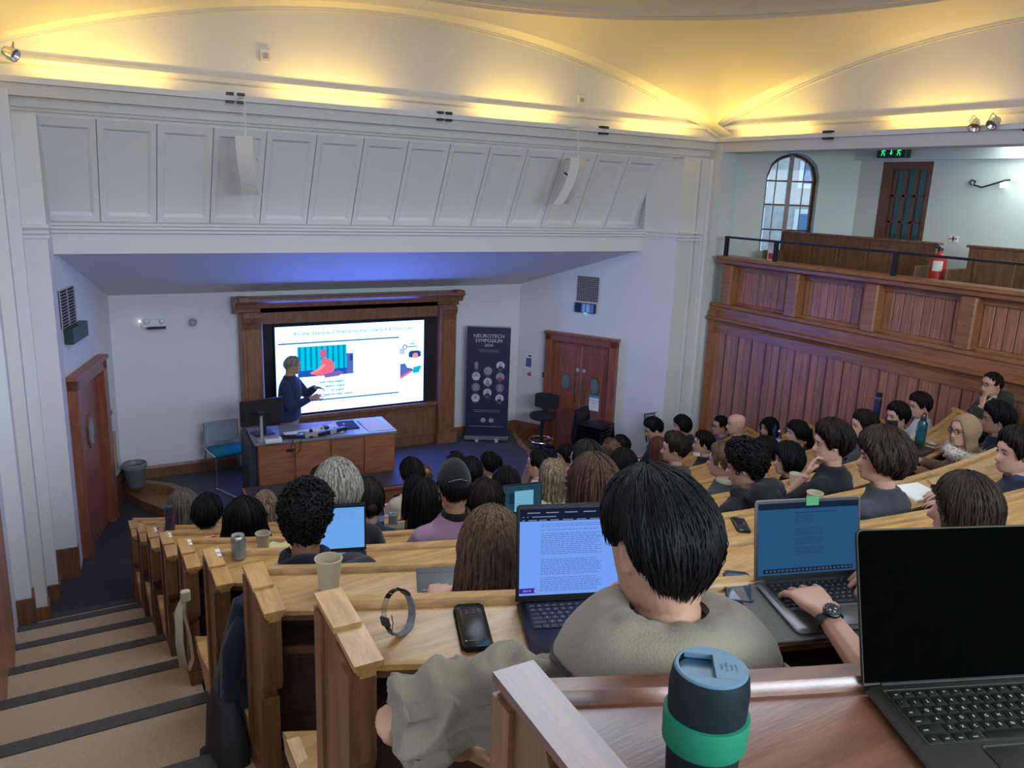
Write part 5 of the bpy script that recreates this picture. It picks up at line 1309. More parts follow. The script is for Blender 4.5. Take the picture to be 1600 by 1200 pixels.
    if 'mask' in extras:
        mk = MB().grid([[Vector(((.066 + .006) * math.sin(a), .012 + (.095 + .012 * math.exp(-((z + .03) / .03) ** 2)) * math.cos(a), z)) for a in np.linspace(-1.25, 1.25, 13)] for z in (-.125, -.10, -.07, -.04, -.015)], flip=True)
        mk.tube([(.070, .04, -.03), (.083, -.005, .01)], .0015, n=4).tube([(-.070, .04, -.03), (-.083, -.005, .01)], .0015, n=4)
        mk.xform(XFI).build('face_mask', BLACKM, root, smooth=180, local=True)
    if 'whitemask' in extras:
        MB().grid([[Vector(((.066 + .006) * math.sin(a), .012 + (.095 + .010 * math.exp(-((z + .03) / .03) ** 2)) * math.cos(a), z)) for a in np.linspace(-1.25, 1.25, 13)] for z in (-.128, -.115, -.10, -.088)], flip=True).xform(XFI).build('chin_mask', PAPER, root, smooth=180, local=True)
    if 'cap' in extras:
        fn = hair_fn('cap', th=.020, top=.018, kind='none', amp=.0); S_ = [0.04 + .96 * j / 11 for j in range(12)]
        cm = MB(); out = [[fn(2 * math.pi * i / 48, s) for i in range(48)] for s in S_]; cm.loft(out + [[Vector((p.x * .94, p.y * .94, p.z * .97)) for p in r] for r in out[::-1]]); cm.f = [f[::-1] for f in cm.f]
        cp = cm.xform(XFI).build('cap', cloth('cap', (.008, .008, .010)), root, smooth=50, local=True)
        vz = MB(); rows = []
        for r_ in np.linspace(0, 1, 5): rows.append([fn(a, 1.0) * 1.0 + Vector((0, .075 * r_ * math.cos(a), -.012 * r_)) for a in np.linspace(-.95, .95, 11)])
        vz.grid(rows).grid([[p + Vector((0, 0, -.004)) for p in r] for r in rows[::-1]]); vz.xform(XFI).build('visor', cloth('cap', (.008, .008, .010)), cp, smooth=60, local=True)
        arc_ = [fn(math.pi + a, .86 - .18 * math.cos(a * 1.7), .002) for a in np.linspace(-.55, .55, 11)]
        MB().tube(arc_, .006, n=6, flat=.5).xform(XFI).build('back_strap', plain('cap_strap', (.10, .095, .085), .7), cp, smooth=60, local=True)
        MB().ball((0, -.01, .152), .008, .008, .005, 8, 6).xform(XFI).build('button', cloth('cap', (.008, .008, .010)), cp, local=True)
    if 'fur' in extras:
        fm = MB(); fm.tube([(.135 * math.cos(t), yo(zs) + .115 * math.sin(t) - .01, zs + .035 + .02 * math.sin(t)) for t in np.linspace(0, 2 * math.pi, 25)], .048, n=10, cap=False)
        for _ in range(900):
            t = rnd.uniform(0, 6.283); a = rnd.uniform(0, 6.283); c_ = Vector((.135 * math.cos(t), yo(zs) + .115 * math.sin(t) - .01, zs + .035 + .02 * math.sin(t)))
            d = Vector((math.cos(t) * math.cos(a), math.sin(t) * math.cos(a), math.sin(a))); q = c_ + d * .045; e_ = q + d * rnd.uniform(.015, .032) + Vector((rnd.uniform(-.012, .012), rnd.uniform(-.012, .012), -.006))
            fm.tube([q, e_], [.004, .0006], n=3)
        fm.build('fur_collar', plain('fur_cream', (.62, .56, .46), .95, scale=90, var=.25), root, smooth=180, local=True)
    if 'earring' in extras:
        MB().tube([Vector((-.080, -.006 + .006 * math.sin(t), -.045 - .012 * (1 - math.cos(t)))) for t in np.linspace(0, 5.5, 10)], .002, n=4).xform(XFI).build('earring', CHROME, root, local=True)
    root['_xf'] = 0; del root['_xf']
    return root, XFI, A, R
# ------------------------------------------------------------------ the audience: bench number and head centre of each person
SEAT = {
    'P1': (2, (0.848, 6.650, -2.598)),  
    'P2': (3, (0.892, 5.717, -2.325)),  
    'P3': (4, (0.958, 4.775, -2.022)),  
    'P4': (2, (1.468, 6.419, -2.631)),  
    'P5': (6, (0.836, 2.995, -1.320)),  
    'P6': (5, (1.225, 3.758, -1.513)),  
    'P7': (3, (1.650, 5.446, -2.132)),  
    'P8': (4, (1.668, 4.525, -1.921)),  
    'P9': (2, (2.663, 6.109, -2.424)),  
    'P10': (1, (3.146, 6.945, -2.801)),  
    'P11': (3, (2.323, 5.265, -2.247)),  
    'P12': (4, (2.016, 4.426, -1.943)),  
    'P13': (5, (1.796, 3.572, -1.525)),  
    'P14': (2, (3.191, 6.024, -2.457)),  
    'P15': (1, (3.481, 6.906, -2.722)),  
    'P16': (1, (3.872, 6.875, -2.754)),  
    'P17': (3, (3.034, 5.131, -2.236)),  
    'P18': (4, (2.405, 4.331, -1.983)),  
    'P19': (2, (3.870, 5.960, -2.461)),  
    'P20': (3, (3.433, 5.080, -2.210)),  
    'P21': (5, (2.529, 3.390, -1.447)),  
    'P22': (6, (1.984, 2.604, -1.210)),  
    'P23': (7, (1.115, 1.970, -1.068)),  
    'P24': (1, (4.814, 6.869, -2.791)),  
    'P25': (2, (4.711, 5.950, -2.459)),  
    'P26': (3, (4.124, 5.034, -2.201)),  
    'P27': (1, (5.629, 6.942, -2.802)),  
    'P28': (1, (6.224, 7.040, -2.676)),  
    'P29': (1, (6.745, 7.160, -2.754)),  
    'P30': (2, (5.359, 5.994, -2.526)),  
    'P31': (3, (4.683, 5.034, -2.134)),  
    'P32': (2, (6.084, 6.099, -2.581)),  
    'P33': (1, (7.735, 7.478, -2.957)),  
    'P34': (2, (6.695, 6.232, -2.470)),  
    'P35': (2, (7.538, 6.490, -2.687)),  
    'P36': (3, (6.563, 5.285, -2.286)),  
    'P37': (4, (4.320, 4.115, -1.910)),  
    'P38': (5, (3.614, 3.233, -1.561)),  
    'P39': (3, (5.992, 5.167, -2.360)),  
    'P40': (4, (5.074, 4.139, -2.008)),  
    'P41': (5, (4.319, 3.200, -1.499)),  
    'P42': (4, (6.195, 4.290, -1.901)),  
    'P43': (6, (3.545, 2.324, -1.218)),  
    'P44': (4, (6.932, 4.466, -1.941)),  
    'P45': (4, (7.716, 4.726, -1.973)),  
    'P46': (4, (8.280, 4.367, -1.725)),  
    'P47': (5, (6.865, 3.532, -1.716)),  
    'P48': (5, (6.092, 3.355, -1.669)),  
    'P49': (6, (4.723, 2.290, -1.337)),  
    'P50': (7, (2.831, 1.503, -1.058)),  
}
G_ = dict
def aud(key, label, hdg=None, look=None, **kw):
    k, h = SEAT[key]
    to = math.degrees(math.atan2(-(3.9 - h[0]), 10.6 - h[1]))
    rz = hdg if hdg is not None else to * .55
    kw.setdefault('seed', int(key[1:]))
    kw.setdefault('vox', .018 if k <= 4 else .012)
    kw.setdefault('locks', 70 if k <= 4 else 260)
    fl_ = kw.pop('floor', zfl(k))
    return person(label, h, fl_, rz, look if look is not None else to, **kw)
def HR(style, **k): return dict(style=style, **k)
BLK, NAVY, CHAR = ('black', (.012, .012, .014)), ('navy', (.018, .022, .045)), ('charcoal', (.05, .05, .055))
WHT, CREAM = ('white', (.58, .57, .55)), ('cream', (.52, .46, .36))
aud('P1', 'person with long grey-brown hair nearest the aisle in the second row', hair=HR('long', th=.02, side=.012, L=.26, kind='wavy', amp=.05), hcol='ash', top=CHAR, sx=.9)
aud('P2', 'person with round black hair in the third row by the aisle bottle', hair=HR('medium', th=.028, back=.01, amp=.04), hcol='black', top=CHAR)
aud('P3', 'person with very long black hair in the fourth row behind the red packet', hair=HR('long', th=.028, side=.02, L=.36, flare=.30, amp=.03), hcol='black', top=BLK, sx=.92)
aud('P4', 'person with straight blonde hair seen beside the long black hair', hair=HR('long', th=.018, L=.24, amp=.04), hcol='streak', top=CHAR, sx=.88, look=-14)
aud('P5', 'person with curly black hair in dark jacket typing on a bright laptop', hair=HR('short', th=.042, top=.012, kind='curly', amp=.05, lw=.006), hcol='black', top=('ink', (.008, .012, .026)), extras=('hood',), skin='tan', locks=900, hdg=-14, look=-26, pitch=16, body_vox=.0065, reach=(.03, 0), arms=('desk', dict(el=Vector((.25, .20, .86)), wr=Vector((.185, .40, .815)), hd=(-.25, 1, -.1), hb=(.1, -.1, 1))))
aud('P6', 'person with thick grey hair in dark clothes in the fifth row', hair=HR('bob', th=.034, top=.015, side=.012, kind='wavy', amp=.06, lw=.008), hcol='grey', top=('black', (.012, .012, .014)), look=-6)
aud('P7', 'person with black hair mostly hidden left of the grey-haired head', hair=HR('short', th=.02, amp=.05), hcol='black', top=NAVY)
aud('P8', 'person with pinned-up dark brown hair behind the water bottle', hair=HR('bob', th=.024, kind='wavy', amp=.04, bun=(0.02, -.13, -.02, .035)), hcol='dark', top=NAVY, sx=.9)
aud('P9', 'person with black hair and cream shirt at the right end of lecturer desk', hair=HR('medium', th=.026, top=.01, amp=.04), hcol='black', top=CREAM, skin='tan', look=12)
aud('P10', 'person with cropped light brown hair beyond the cream shirt', hair=HR('crop', th=.010, amp=.03), hcol='lbrown', top=CHAR, hs=.95)
aud('P11', 'person with sleek long black hair holding a lit phone', hair=HR('long', th=.022, L=.28, amp=.03), hcol='black', top=BLK, sx=.85)
aud('P12', 'person with long black hair directly left of the black cap', hair=HR('long', th=.028, L=.30, flare=.22, amp=.04), hcol='black', top=BLK, sx=.82, hs=.95)
aud('P13', 'person in black cap, lavender shirt and hooped earring', hair=HR('crop', th=.008, amp=.03), hcol='black', top=('lavender', (.34, .20, .30)), extras=('cap', 'earring'), skin='mid', collar=('capneck', (.01, .01, .012)), hdg=-10, look=-14, pitch=8, sx=1.1)
aud('P14', 'person with smooth black hair above the right side of the cap', hair=HR('medium', th=.024, L=0, amp=.03), hcol='black', top=('wine', (.06, .015, .02)))
aud('P15', 'person with short tousled dark hair just above the black cap', hair=HR('short', th=.024, kind='curly', amp=.05), hcol='dark', top=CHAR)
aud('P16', 'person with dark hair turned sideways before the stage carpet', hair=HR('medium', th=.022, amp=.04), hcol='black', top=('wine', (.06, .015, .02)), look=55, hdg=25, eyes=True)
aud('P17', 'person with long straight black hair and white cardigan', hair=HR('long', th=.024, side=.01, L=.30, amp=.025), hcol='black', top=CREAM, sx=.86)
aud('P18', 'person with bushy dark hair right behind the black cap', hair=HR('long', th=.035, side=.015, L=.24, flare=.35, kind='wavy', amp=.08), hcol='dark', top=BLK, sx=.84)
aud('P19', 'person with short black hair and pale grey T-shirt turned left', hair=HR('crop', th=.016, top=.006, amp=.04), hcol='black', top=('pale', (.50, .48, .44)), look=38, hdg=14, eyes=True)
aud('P20', 'person with highlighted blonde hair above the dark teal laptop', hair=HR('long', th=.020, L=.20, amp=.04), hcol='streak', top=CREAM, sx=.84)
aud('P21', 'person with cropped brown hair and visible left ear', hair=HR('crop', th=.014, top=.008, amp=.03), hcol='dark', top=CHAR, look=20, hdg=8, eyes=True)
aud('P22', 'person with straight brown hair behind the white document laptop', hair=HR('long', th=.024, side=.006, L=.30, amp=.03), hcol='chest', top=CHAR, look=6, sx=.9)
aud('P23', 'person with long light brown hair beside the dark folder', hair=HR('long', th=.020, L=.30, amp=.03, lw=.006, flare=.10), hcol='lbrown', top=BLK, sx=.88, hdg=-16, look=-30, pitch=14, locks=700)
aud('P24', 'person with dark hair in profile at the far front near the stool', hair=HR('medium', th=.022, amp=.04), hcol='black', top=('rose', (.35, .16, .18)), look=80, hdg=40, eyes=True, arms=('desk', 'chin'))
aud('P25', 'person with curly light brown hair behind the cropped brown head', hair=HR('short', th=.026, kind='curly', amp=.05), hcol='lbrown', top=CHAR, look=20, hs=.95)
aud('P26', 'person with long black hair just left of the large dark foreground head', hair=HR('long', th=.026, side=.01, L=.30, amp=.03), hcol='black', top=BLK, sx=.88)
aud('P27', 'person with round black hair before the pale blue laptop', hair=HR('short', th=.022, amp=.04), hcol='black', top=BLK, hs=.95)
aud('P28', 'person with black fringe looking down in black jumper by the grid', hair=HR('short', th=.028, top=.008, amp=.05), hcol='black', top=BLK, look=70, hdg=30, pitch=26, eyes=True)
aud('P29', 'person with black bowl hair and hand at mouth in black hoodie', hair=HR('medium', th=.026, top=.01, amp=.04), hcol='black', top=BLK, extras=('hood',), look=66, hdg=30, arms=('chin', 'desk'), eyes=True)
aud('P30', 'person with auburn hair left of the wavy brown-haired profile', hair=HR('long', th=.020, L=.22, kind='wavy', amp=.04), hcol='auburn', top=CHAR, sx=.86)
aud('P31', 'person with wavy brown hair in profile above the large foreground head', hair=HR('short', th=.034, top=.012, kind='wavy', amp=.08), hcol='brown', top=('moss', (.06, .065, .05)), look=52, hdg=20, eyes=True)
aud('P32', 'person with black hair and lowered white mask at the chin', hair=HR('short', th=.026, top=.006, amp=.04), hcol='black', top=BLK, look=56, hdg=24, extras=('whitemask',), eyes=True)
aud('P33', 'person with black hair and glasses left of the shaved head', hair=HR('crop', th=.022, top=.008, amp=.04), hcol='black', top=('steelgrey', (.10, .105, .12)), look=70, hdg=38, extras=('glasses',), eyes=True)
aud('P34', 'person with shaved head in grey-green hooded top', hair=None, top=('sage', (.19, .18, .15)), look=62, hdg=30, extras=('hood',), eyes=True, skin='light')
aud('P35', 'person with long black hair in profile by the labelled water bottle', hair=HR('long', th=.022, L=.26, amp=.03), hcol='black', top=BLK, look=78, hdg=40, sx=.88, eyes=True)
aud('P36', 'person with black ponytail behind the small dark laptop', hair=HR('medium', th=.022, amp=.03, tail=(.03, .02)), hcol='black', top=BLK, look=66, hdg=34, sx=.88, eyes=True)
aud('P37', 'person with light brown hair, cream collar and dark jacket', hair=HR('short', th=.026, top=.010, kind='wavy', amp=.06), hcol='lbrown', top=('slate', (.045, .048, .05)), look=32, hdg=12, collar=('collarcream', (.50, .45, .36)), eyes=True)
aud('P38', 'person with curly black hair in black padded coat with hood', hair=HR('short', th=.050, top=.012, kind='curly', amp=.08, lw=.0065), hcol='black', top=('padded', (.014, .014, .017)), extras=('bighood',), look=38, hdg=10, grow=.034, locks=900, wr=.10, pitch=14, eyes=True)
aud('P39', 'person with smooth black hair between curly black hair and black bob', hair=HR('medium', th=.026, top=.006, amp=.04), hcol='black', top=BLK, look=56, hdg=24)
aud('P40', 'person with black bob and pale profile beside the paper cup', hair=HR('bob', th=.034, top=.008, side=.01, amp=.04), hcol='black', top=BLK, look=66, hdg=26, sx=.92, eyes=True, locks=140)
aud('P41', 'person with dark curly hair and black T-shirt resting chin on hand', hair=HR('short', th=.042, top=.012, back=.012, kind='wavy', amp=.09, lw=.009), hcol='dark', top=('tee', (.010, .010, .014)), sleeve='short', look=58, hdg=14, arms=('chin', 'fold'), eyes=True, locks=420, body_vox=.0065, pitch=6)
aud('P42', 'person with dark brown hair hidden behind wavy brown hair', hair=HR('short', th=.030, top=.010, kind='wavy', amp=.06), hcol='dark', top=CHAR, look=62, hdg=24, eyes=True)
aud('P43', 'person with thick wavy brown hair and dark grey jumper', hair=HR('medium', th=.040, top=.014, back=.016, kind='wavy', amp=.085, lw=.009), hcol='brown', top=('greyblue', (.048, .052, .064)), look=46, hdg=8, eyes=True, locks=620, body_vox=.0065, wr=.05, vox=.010)
aud('P44', 'person with black hair and black face mask behind the teal bottle', hair=HR('short', th=.030, top=.008, amp=.05), hcol='black', top=('ink', (.008, .012, .026)), look=76, hdg=34, extras=('mask',), eyes=True, locks=150)
aud('P45', 'person with dark brown hair and white shirt near the bench ends', hair=HR('short', th=.028, top=.006, amp=.05), hcol='dark', top=WHT, look=66, hdg=36, eyes=True, locks=150, pitch=14)
aud('P46', 'person with glasses and green hooded coat resting mouth on hand', hair=HR('crop', th=.012, amp=.02), hcol='dark', top=('greencoat', (.030, .036, .026)), extras=('bighood', 'glasses'), grow=.04, look=74, hdg=46, arms=('chin', 'desk'), eyes=True, wr=.08, vox=.014)
aud('P47', 'person with full black hair and ear showing behind the headscarf', hair=HR('short', th=.042, top=.012, back=.014, amp=.06), hcol='black', top=('ink', (.008, .012, .026)), look=48, hdg=26, skin='tan', eyes=True, locks=200)
r48, xf48, _, _ = aud('P48', 'person in camel headscarf with cream fur collar', hair=None, top=('camelcoat', (.16, .09, .055)), look=74, hdg=30, extras=('fur', 'glasses'), eyes=True, sx=.95)
aud('P49', 'person with dark hair and denim jacket at the right edge', hair=HR('short', th=.036, top=.008, amp=.06), hcol='dark', top=('denim', (.022, .028, .05)), look=62, hdg=34, eyes=True, locks=420, collar=('denimcollar', (.05, .075, .14)), wr=.06)
aud('P50', 'person with straight brown hair above the black laptop lid', hair=HR('long', th=.022, top=.006, L=.30, amp=.025, lw=.006), hcol='brown', top=('brownknit', (.06, .045, .035)), look=36, hdg=22, sx=.9, locks=700, arms='lap')
# headscarf of the person in the fifth row
fn = hair_fn('hijab', th=.022, back=.012, L=.15, flare=-.02, kind='none', amp=.03, seed=4)
hm = MB(); S_ = [.04 + .96 * j / 13 for j in range(14)] + [1 + (j + 1) / 6 for j in range(6)]
def fold(p, i, s): return Vector((p.x * (1 + .025 * math.sin(i * .9 + s * 5)), p.y * (1 + .02 * math.sin(i * .7 + s * 6)), p.z))
o_ = [[fold(fn(2 * math.pi * i / 56, s), i, s) for i in range(56)] for s in S_]
for q, r in enumerate(o_):
    if S_[q] > 1:
        for i, p in enumerate(r):
            u = S_[q] - 1; r[i] = Vector((p.x * (1 - .10 * math.sin(u * 3.1) + .25 * u), p.y * (1 - .05 * math.sin(u * 3.1) + .2 * u) - .01 * u, p.z))
hm.loft(o_ + [[Vector((p.x * .93, p.y * .93, p.z * (.95 if p.z > 0 else 1))) for p in r] for r in o_[::-1]])
hm.xform(xf48).build('headscarf', cloth('camel', (.30, .185, .105), .08), r48, smooth=180, local=True)


def tolocal(head, floor_z, rz, lean, p):
    R = math.radians(rz); bx_, by_ = head[0] + math.sin(R) * lean, head[1] - math.cos(R) * lean
    d = Vector((p[0] - bx_, p[1] - by_, p[2] - floor_z)); return Matrix.Rotation(-R, 3, 'Z') @ d


# ------------------------------------------------------------------ the person straight ahead, in the grey-green sweater
hh, hf, hr, hl = (.955, 1.012, -.622), zfl(8), -29, .05
el_ = tolocal(hh, hf, hr, hl, (.475, 1.185, -.945)); wr_ = tolocal(hh, hf, hr, hl, (.70, 1.32, -1.17))
chin = tolocal(hh, hf, hr, hl, (.905, 1.11, -.80)); rel_ = tolocal(hh, hf, hr, hl, (1.17, 1.13, -1.04))
rh, xfh, Ah, Rh = person('person with short straight black hair and grey-green sweater in the foreground', hh, hf, hr, -2, pitch=15, roll=-3, skin='mid',
    hair=dict(style='undercut', th=.029, top=.010, side=.006, back=.010, amp=.03, n=96, m=22, lw=.0034), hcol='black', top=('heather', (.24, .205, .150)), grow=.024, sx=1.06,
    arms=(dict(el=el_, wr=wr_, hd=(.7, .6, -.3), hb=(0, .2, 1)), dict(el=rel_, wr=chin + Vector((.10, .045, -.035)), hd=(-.9, .1, .42), hb=(.15, .9, .1), cu=(.75, .85, .95, 1.0))),
    sleeve='elbow', vox=.0075, body_vox=.005, locks=1500, lean=hl, wr=.24, eyes=True, group='people in the foreground seats', seed=52, trousers=(.03, .035, .05))
zs_ = hh[2] - hf - .222
hood = MB(); rows = []
for q in np.linspace(0, 1, 12):   # wide soft collar lying open over the shoulders
    r = []
    for t in np.linspace(math.radians(-252), math.radians(72), 52):
        rad = .060 + .112 * q ** 1.0; zz = zs_ + .112 - .015 * q - .060 * q ** 1.8 + .024 * math.sin(q * math.pi) - (.010 if q > .93 else 0)
        r.append((rad * 1.22 * math.cos(t), hl - .018 + rad * .92 * math.sin(t) - .010 * q, zz + .008 * math.sin(t * 5 + q * 3) * q + .006 * nz(t * 3, q * 4, 2)))
    rows.append(r)
hood.grid(rows); hood.grid([[(x * .985, y * .985, z - .016) for x, y, z in r] for r in rows[::-1]])
hood.grid([rows[-1], [(x * .985, y * .985, z - .016) for x, y, z in rows[-1]]])
hood.build('wide_collar', cloth('heather', (.24, .205, .150)), rh, smooth=180, local=True)
MB().tube([(x * 1.0, y, z - .012) for x, y, z in rows[-1]], .006, n=6).build('collar_piping', cloth('dark_piping', (.03, .032, .035)), rh, smooth=180, local=True)

# ------------------------------------------------------------------ the typist with the watch, right of the grey laptop
th_, tf, tr_, tl = (2.07, .83, -.60), zfl(8), -20, .07
le = tolocal(th_, tf, tr_, tl, (1.625, .975, -1.11)); lw_ = tolocal(th_, tf, tr_, tl, (1.672, 1.20, -1.022))
re_ = tolocal(th_, tf, tr_, tl, (2.27, 1.0, -1.10)); rw_ = tolocal(th_, tf, tr_, tl, (2.06, 1.225, -1.018))
hd1 = Matrix.Rotation(math.radians(20), 3, 'Z') @ Vector((.085, .20, .0)); hd2 = Matrix.Rotation(math.radians(20), 3, 'Z') @ Vector((-.17, .11, .0))
rt, xft, At, Rt = person('person typing on the grey laptop with a dark wristwatch', th_, tf, tr_, -18, pitch=12, skin='light', hair=dict(style='short', th=.026, amp=.05), hcol='dark',
    top=('blacktee', (.014, .014, .016)), sleeve='short', arms=(dict(el=le, wr=lw_, hd=hd1, hb=(-.12, -.1, 1), cu=(.55, .62, .62, .45), hs=1.12), dict(el=re_, wr=rw_, hd=hd2, hb=(.15, .1, 1), cu=(.5, .55, .6, .6), hs=1.08)),
    vox=.012, body_vox=.0042, locks=120, lean=tl, group='people in the foreground seats', seed=53)

# ------------------------------------------------------------------ the lecturer
def arm(el, wr, hd, hb, cu): return dict(el=Vector(el), wr=Vector(wr), hd=hd, hb=hb, cu=cu)
person('standing person in navy jumper and beige trousers gesturing before the lit screen', (2.765, 10.36, -2.335), ZS, -128, -98, pitch=10, skin='mid', hair=HR('crop', th=.010, amp=.03), hcol='grey',
       top=('lecturer_navy', (.018, .030, .075)), stand=True, vox=.012, body_vox=.007, lean=.05, trousers=(.36, .29, .21), eyes=True, seed=54, sx=1.2, group='people on the stage',
       arms=(arm((-.20, .17, 1.16), (-.06, .36, 1.30), (.35, 1, .05), (-.5, -.2, .8), (.2, .25, .3, .35)), arm((.24, .13, 1.08), (.12, .37, 1.20), (-.12, 1, .10), (.8, -.1, .5), (.12, .15, .18, .22))))

# ------------------------------------------------------------------ things on the desks
SLOPE = .10


def dz_(k, u): return zc(k) - .052 - (u - .02) * SLOPE
def on(k, x, u): return (x, yr(k, x) - u, dz_(k, u) + .001)
def tang(k, x): return math.degrees(math.atan2(x - 4.4, math.sqrt(9.3 ** 2 - (x - 4.4) ** 2)))


ROWS = ["`1234567890-=", "QWERTYUIOP[]", "ASDFGHJKL;'", "ZXCVBNM,./"]


def laptop(label, hinge, rz, w_=.32, d=.225, lid=.215, tilt=18, case=None, keys=None, screen=None, bezel=None, each=True, legends=False, slope=SLOPE, group='open laptops', legend_mat=None):
    t_ = thing('laptop', hinge, label, 'laptop', group, rot=(math.atan(slope), 0, math.radians(rz)))
    case = case or plain('laptop_grey', (.10, .10, .105), .35, metal=.7); keys = keys or BLACK
    L_ = lambda m_, n_, mat, par=t_, sm=40: m_.build(n_, mat, par, local=True, smooth=sm)
    hw = w_ / 2
    base = L_(MB().cbox(-hw, hw, -d, 0, .002, .016, .010), 'base', case)
    L_(MB().cbox(-hw + .022, hw - .022, -d * .56, -.018, .0155, .0168, .003), 'key_well', plain('key_well', (.02, .02, .02), .6), base)
    L_(MB().cbox(-w_ * .21, w_ * .21, -d + .008, -d * .60, .0155, .0165, .004), 'trackpad', case, base)
    kw = (w_ - .052) / 14.2; kd = (d * .56 - .022) / 6.0
    m0 = MB().cbox(-kw * .44, kw * .44, -kd * .42, kd * .42, 0, .0022, .0012).mesh('key', keys, 40)
    allk = MB(); leg = MB()
    for r in range(6):
        y = -.022 - kd * (r + .5)
        if r == 5: spec = [(.5, 1.0), (1.55, 1.0), (2.6, 1.0), (3.75, 1.2), (6.9, 4.9), (10.1, 1.2), (11.3, 1.0), (12.4, 1.0), (13.5, 1.0)]
        elif r == 4: spec = [(.95, 1.9)] + [(2.5 + i, 1.0) for i in range(10)] + [(13.1, 1.9)]
        elif r == 3: spec = [(.75, 1.5)] + [(2.05 + i, 1.0) for i in range(11)] + [(13.3, 1.5)]
        elif r == 2: spec = [(.65, 1.3)] + [(1.85 + i, 1.0) for i in range(12)] + [(13.5, 1.1)]
        elif r == 1: spec = [(.5 + i, 1.0) for i in range(13)] + [(13.55, 1.0)]
        else: spec = [(.5 + i, 1.0) for i in range(14)]
        for q, (cx_, sp_) in enumerate(spec):
            x = -hw + .026 + cx_ * kw
            if each:
                o = linked('key', m0, base, (x, y, .0168)); o.scale = (sp_ * (1.05 if sp_ > 1 else 1), 1 if r else .8, 1)
            else: allk.box(x - kw * .44 * sp_, x + kw * .44 * sp_, y - kd * .42, y + kd * .42, .0168, .019)
            if legends:
                ch_ = ''
                if 1 <= r <= 4:
                    off = (0, 1, 1, 1)[r - 1]
                    if 0 <= q - off < len(ROWS[r - 1]): ch_ = ROWS[r - 1][q - off]
                elif r == 0: ch_ = 'esc' if q == 0 else 'F%d' % q
                if ch_ and legends is True:
                    leg.merge(text_mb(ch_, kd * (.42 if len(ch_) == 1 else .24)).xform(Matrix.Translation((x, y, .0193))))
                elif ch_ and legends == 'dot': leg.add([(x - .0018, y - .002, .0193), (x + .0018, y - .002, .0193), (x + .0018, y + .002, .0193), (x - .0018, y + .002, .0193)], [(0, 1, 2, 3)])
        if legends is True:
            for r_, q_, s_, yy in ((2, -hw + .026 + .5 * kw, 'tab', 2), (3, -hw + .026 + .5 * kw, 'caps', 3), (4, -hw + .026 + .5 * kw, 'shift', 4), (5, -hw + .026 + .5 * kw, 'fn', 5), (5, -hw + .026 + 1.55 * kw, 'ctrl', 5), (5, -hw + .026 + 2.6 * kw, 'opt', 5), (5, -hw + .026 + 3.75 * kw, 'cmd', 5)):
                if r_ == r: leg.merge(text_mb(s_, kd * .28).xform(Matrix.Translation((q_, y - kd * .12, .0193))))
    if not each: tag(L_(allk, 'keys', keys, base), kind='stuff')
    if legends: L_(leg, 'key_legends', legend_mat or plain('legend_white', (.62, .62, .58), .5), base, None)
    a = math.radians(tilt); T = Matrix.Translation((0, -.002, .014)) @ Matrix.Rotation(-a, 4, 'X')
    ld = L_(MB().cbox(-hw, hw, 0, .006, 0, lid, .0).xform(Matrix.Identity(4)), 'lid', case) if False else None
    def rr(x0, x1, z0, z1, r_): return [(x0 + r_ - r_ * math.cos(q), z1 - r_ + r_ * math.sin(q)) for q in np.linspace(0, math.pi / 2, 5)] + [(x1 - r_ + r_ * math.sin(q), z1 - r_ + r_ * math.cos(q)) for q in np.linspace(0, math.pi / 2, 5)] + [(x1, z0), (x0, z0)]
    ld = L_(MB().prism(rr(-hw, hw, 0, lid, .010), 'y', 0, .0065).xform(T), 'lid', case)
    L_(MB().prism(rr(-hw + .002, hw - .002, .004, lid - .002, .009), 'y', -.0012, .0005).xform(T), 'bezel', bezel or BLACK, ld)
    L_(MB().tube([(-hw + .03, .0, .012), (hw - .03, .0, .012)], .006, n=8), 'hinge', BLACK, base)
    bz, bt, bb = .008, .010, .016
    def sp(u, v, e=.0018): return T @ Vector((-hw + bz + (w_ - 2 * bz) * u, -e, lid - bt - (lid - bt - bb) * v))
    def rect(n_, u0, v0, u1, v1, mat, e=.0018): return L_(MB().add([sp(u0, v1, e), sp(u1, v1, e), sp(u1, v0, e), sp(u0, v0, e)], [(0, 1, 2, 3)]), n_, mat, ld, None)
    if screen: screen(rect, sp, L_, ld)
    return t_, T


def lines_mb(sp, u0, u1, v0, v1, n, rnd, gaps=(), h=.30, e=.0024):
    m_ = MB(); dv = (v1 - v0) / n
    for i in range(n):
        if i in gaps: continue
        ue = u1 - rnd.uniform(0, .12) * (u1 - u0); v = v0 + dv * i; u = u0
        while u < ue:   # words
            e_ = min(ue, u + rnd.uniform(.02, .06) * (u1 - u0) * 1.4); m_.add([sp(u, v + dv * h, e), sp(e_, v + dv * h, e), sp(e_, v, e), sp(u, v, e)], [(0, 1, 2, 3)]); u = e_ + .008
    return m_


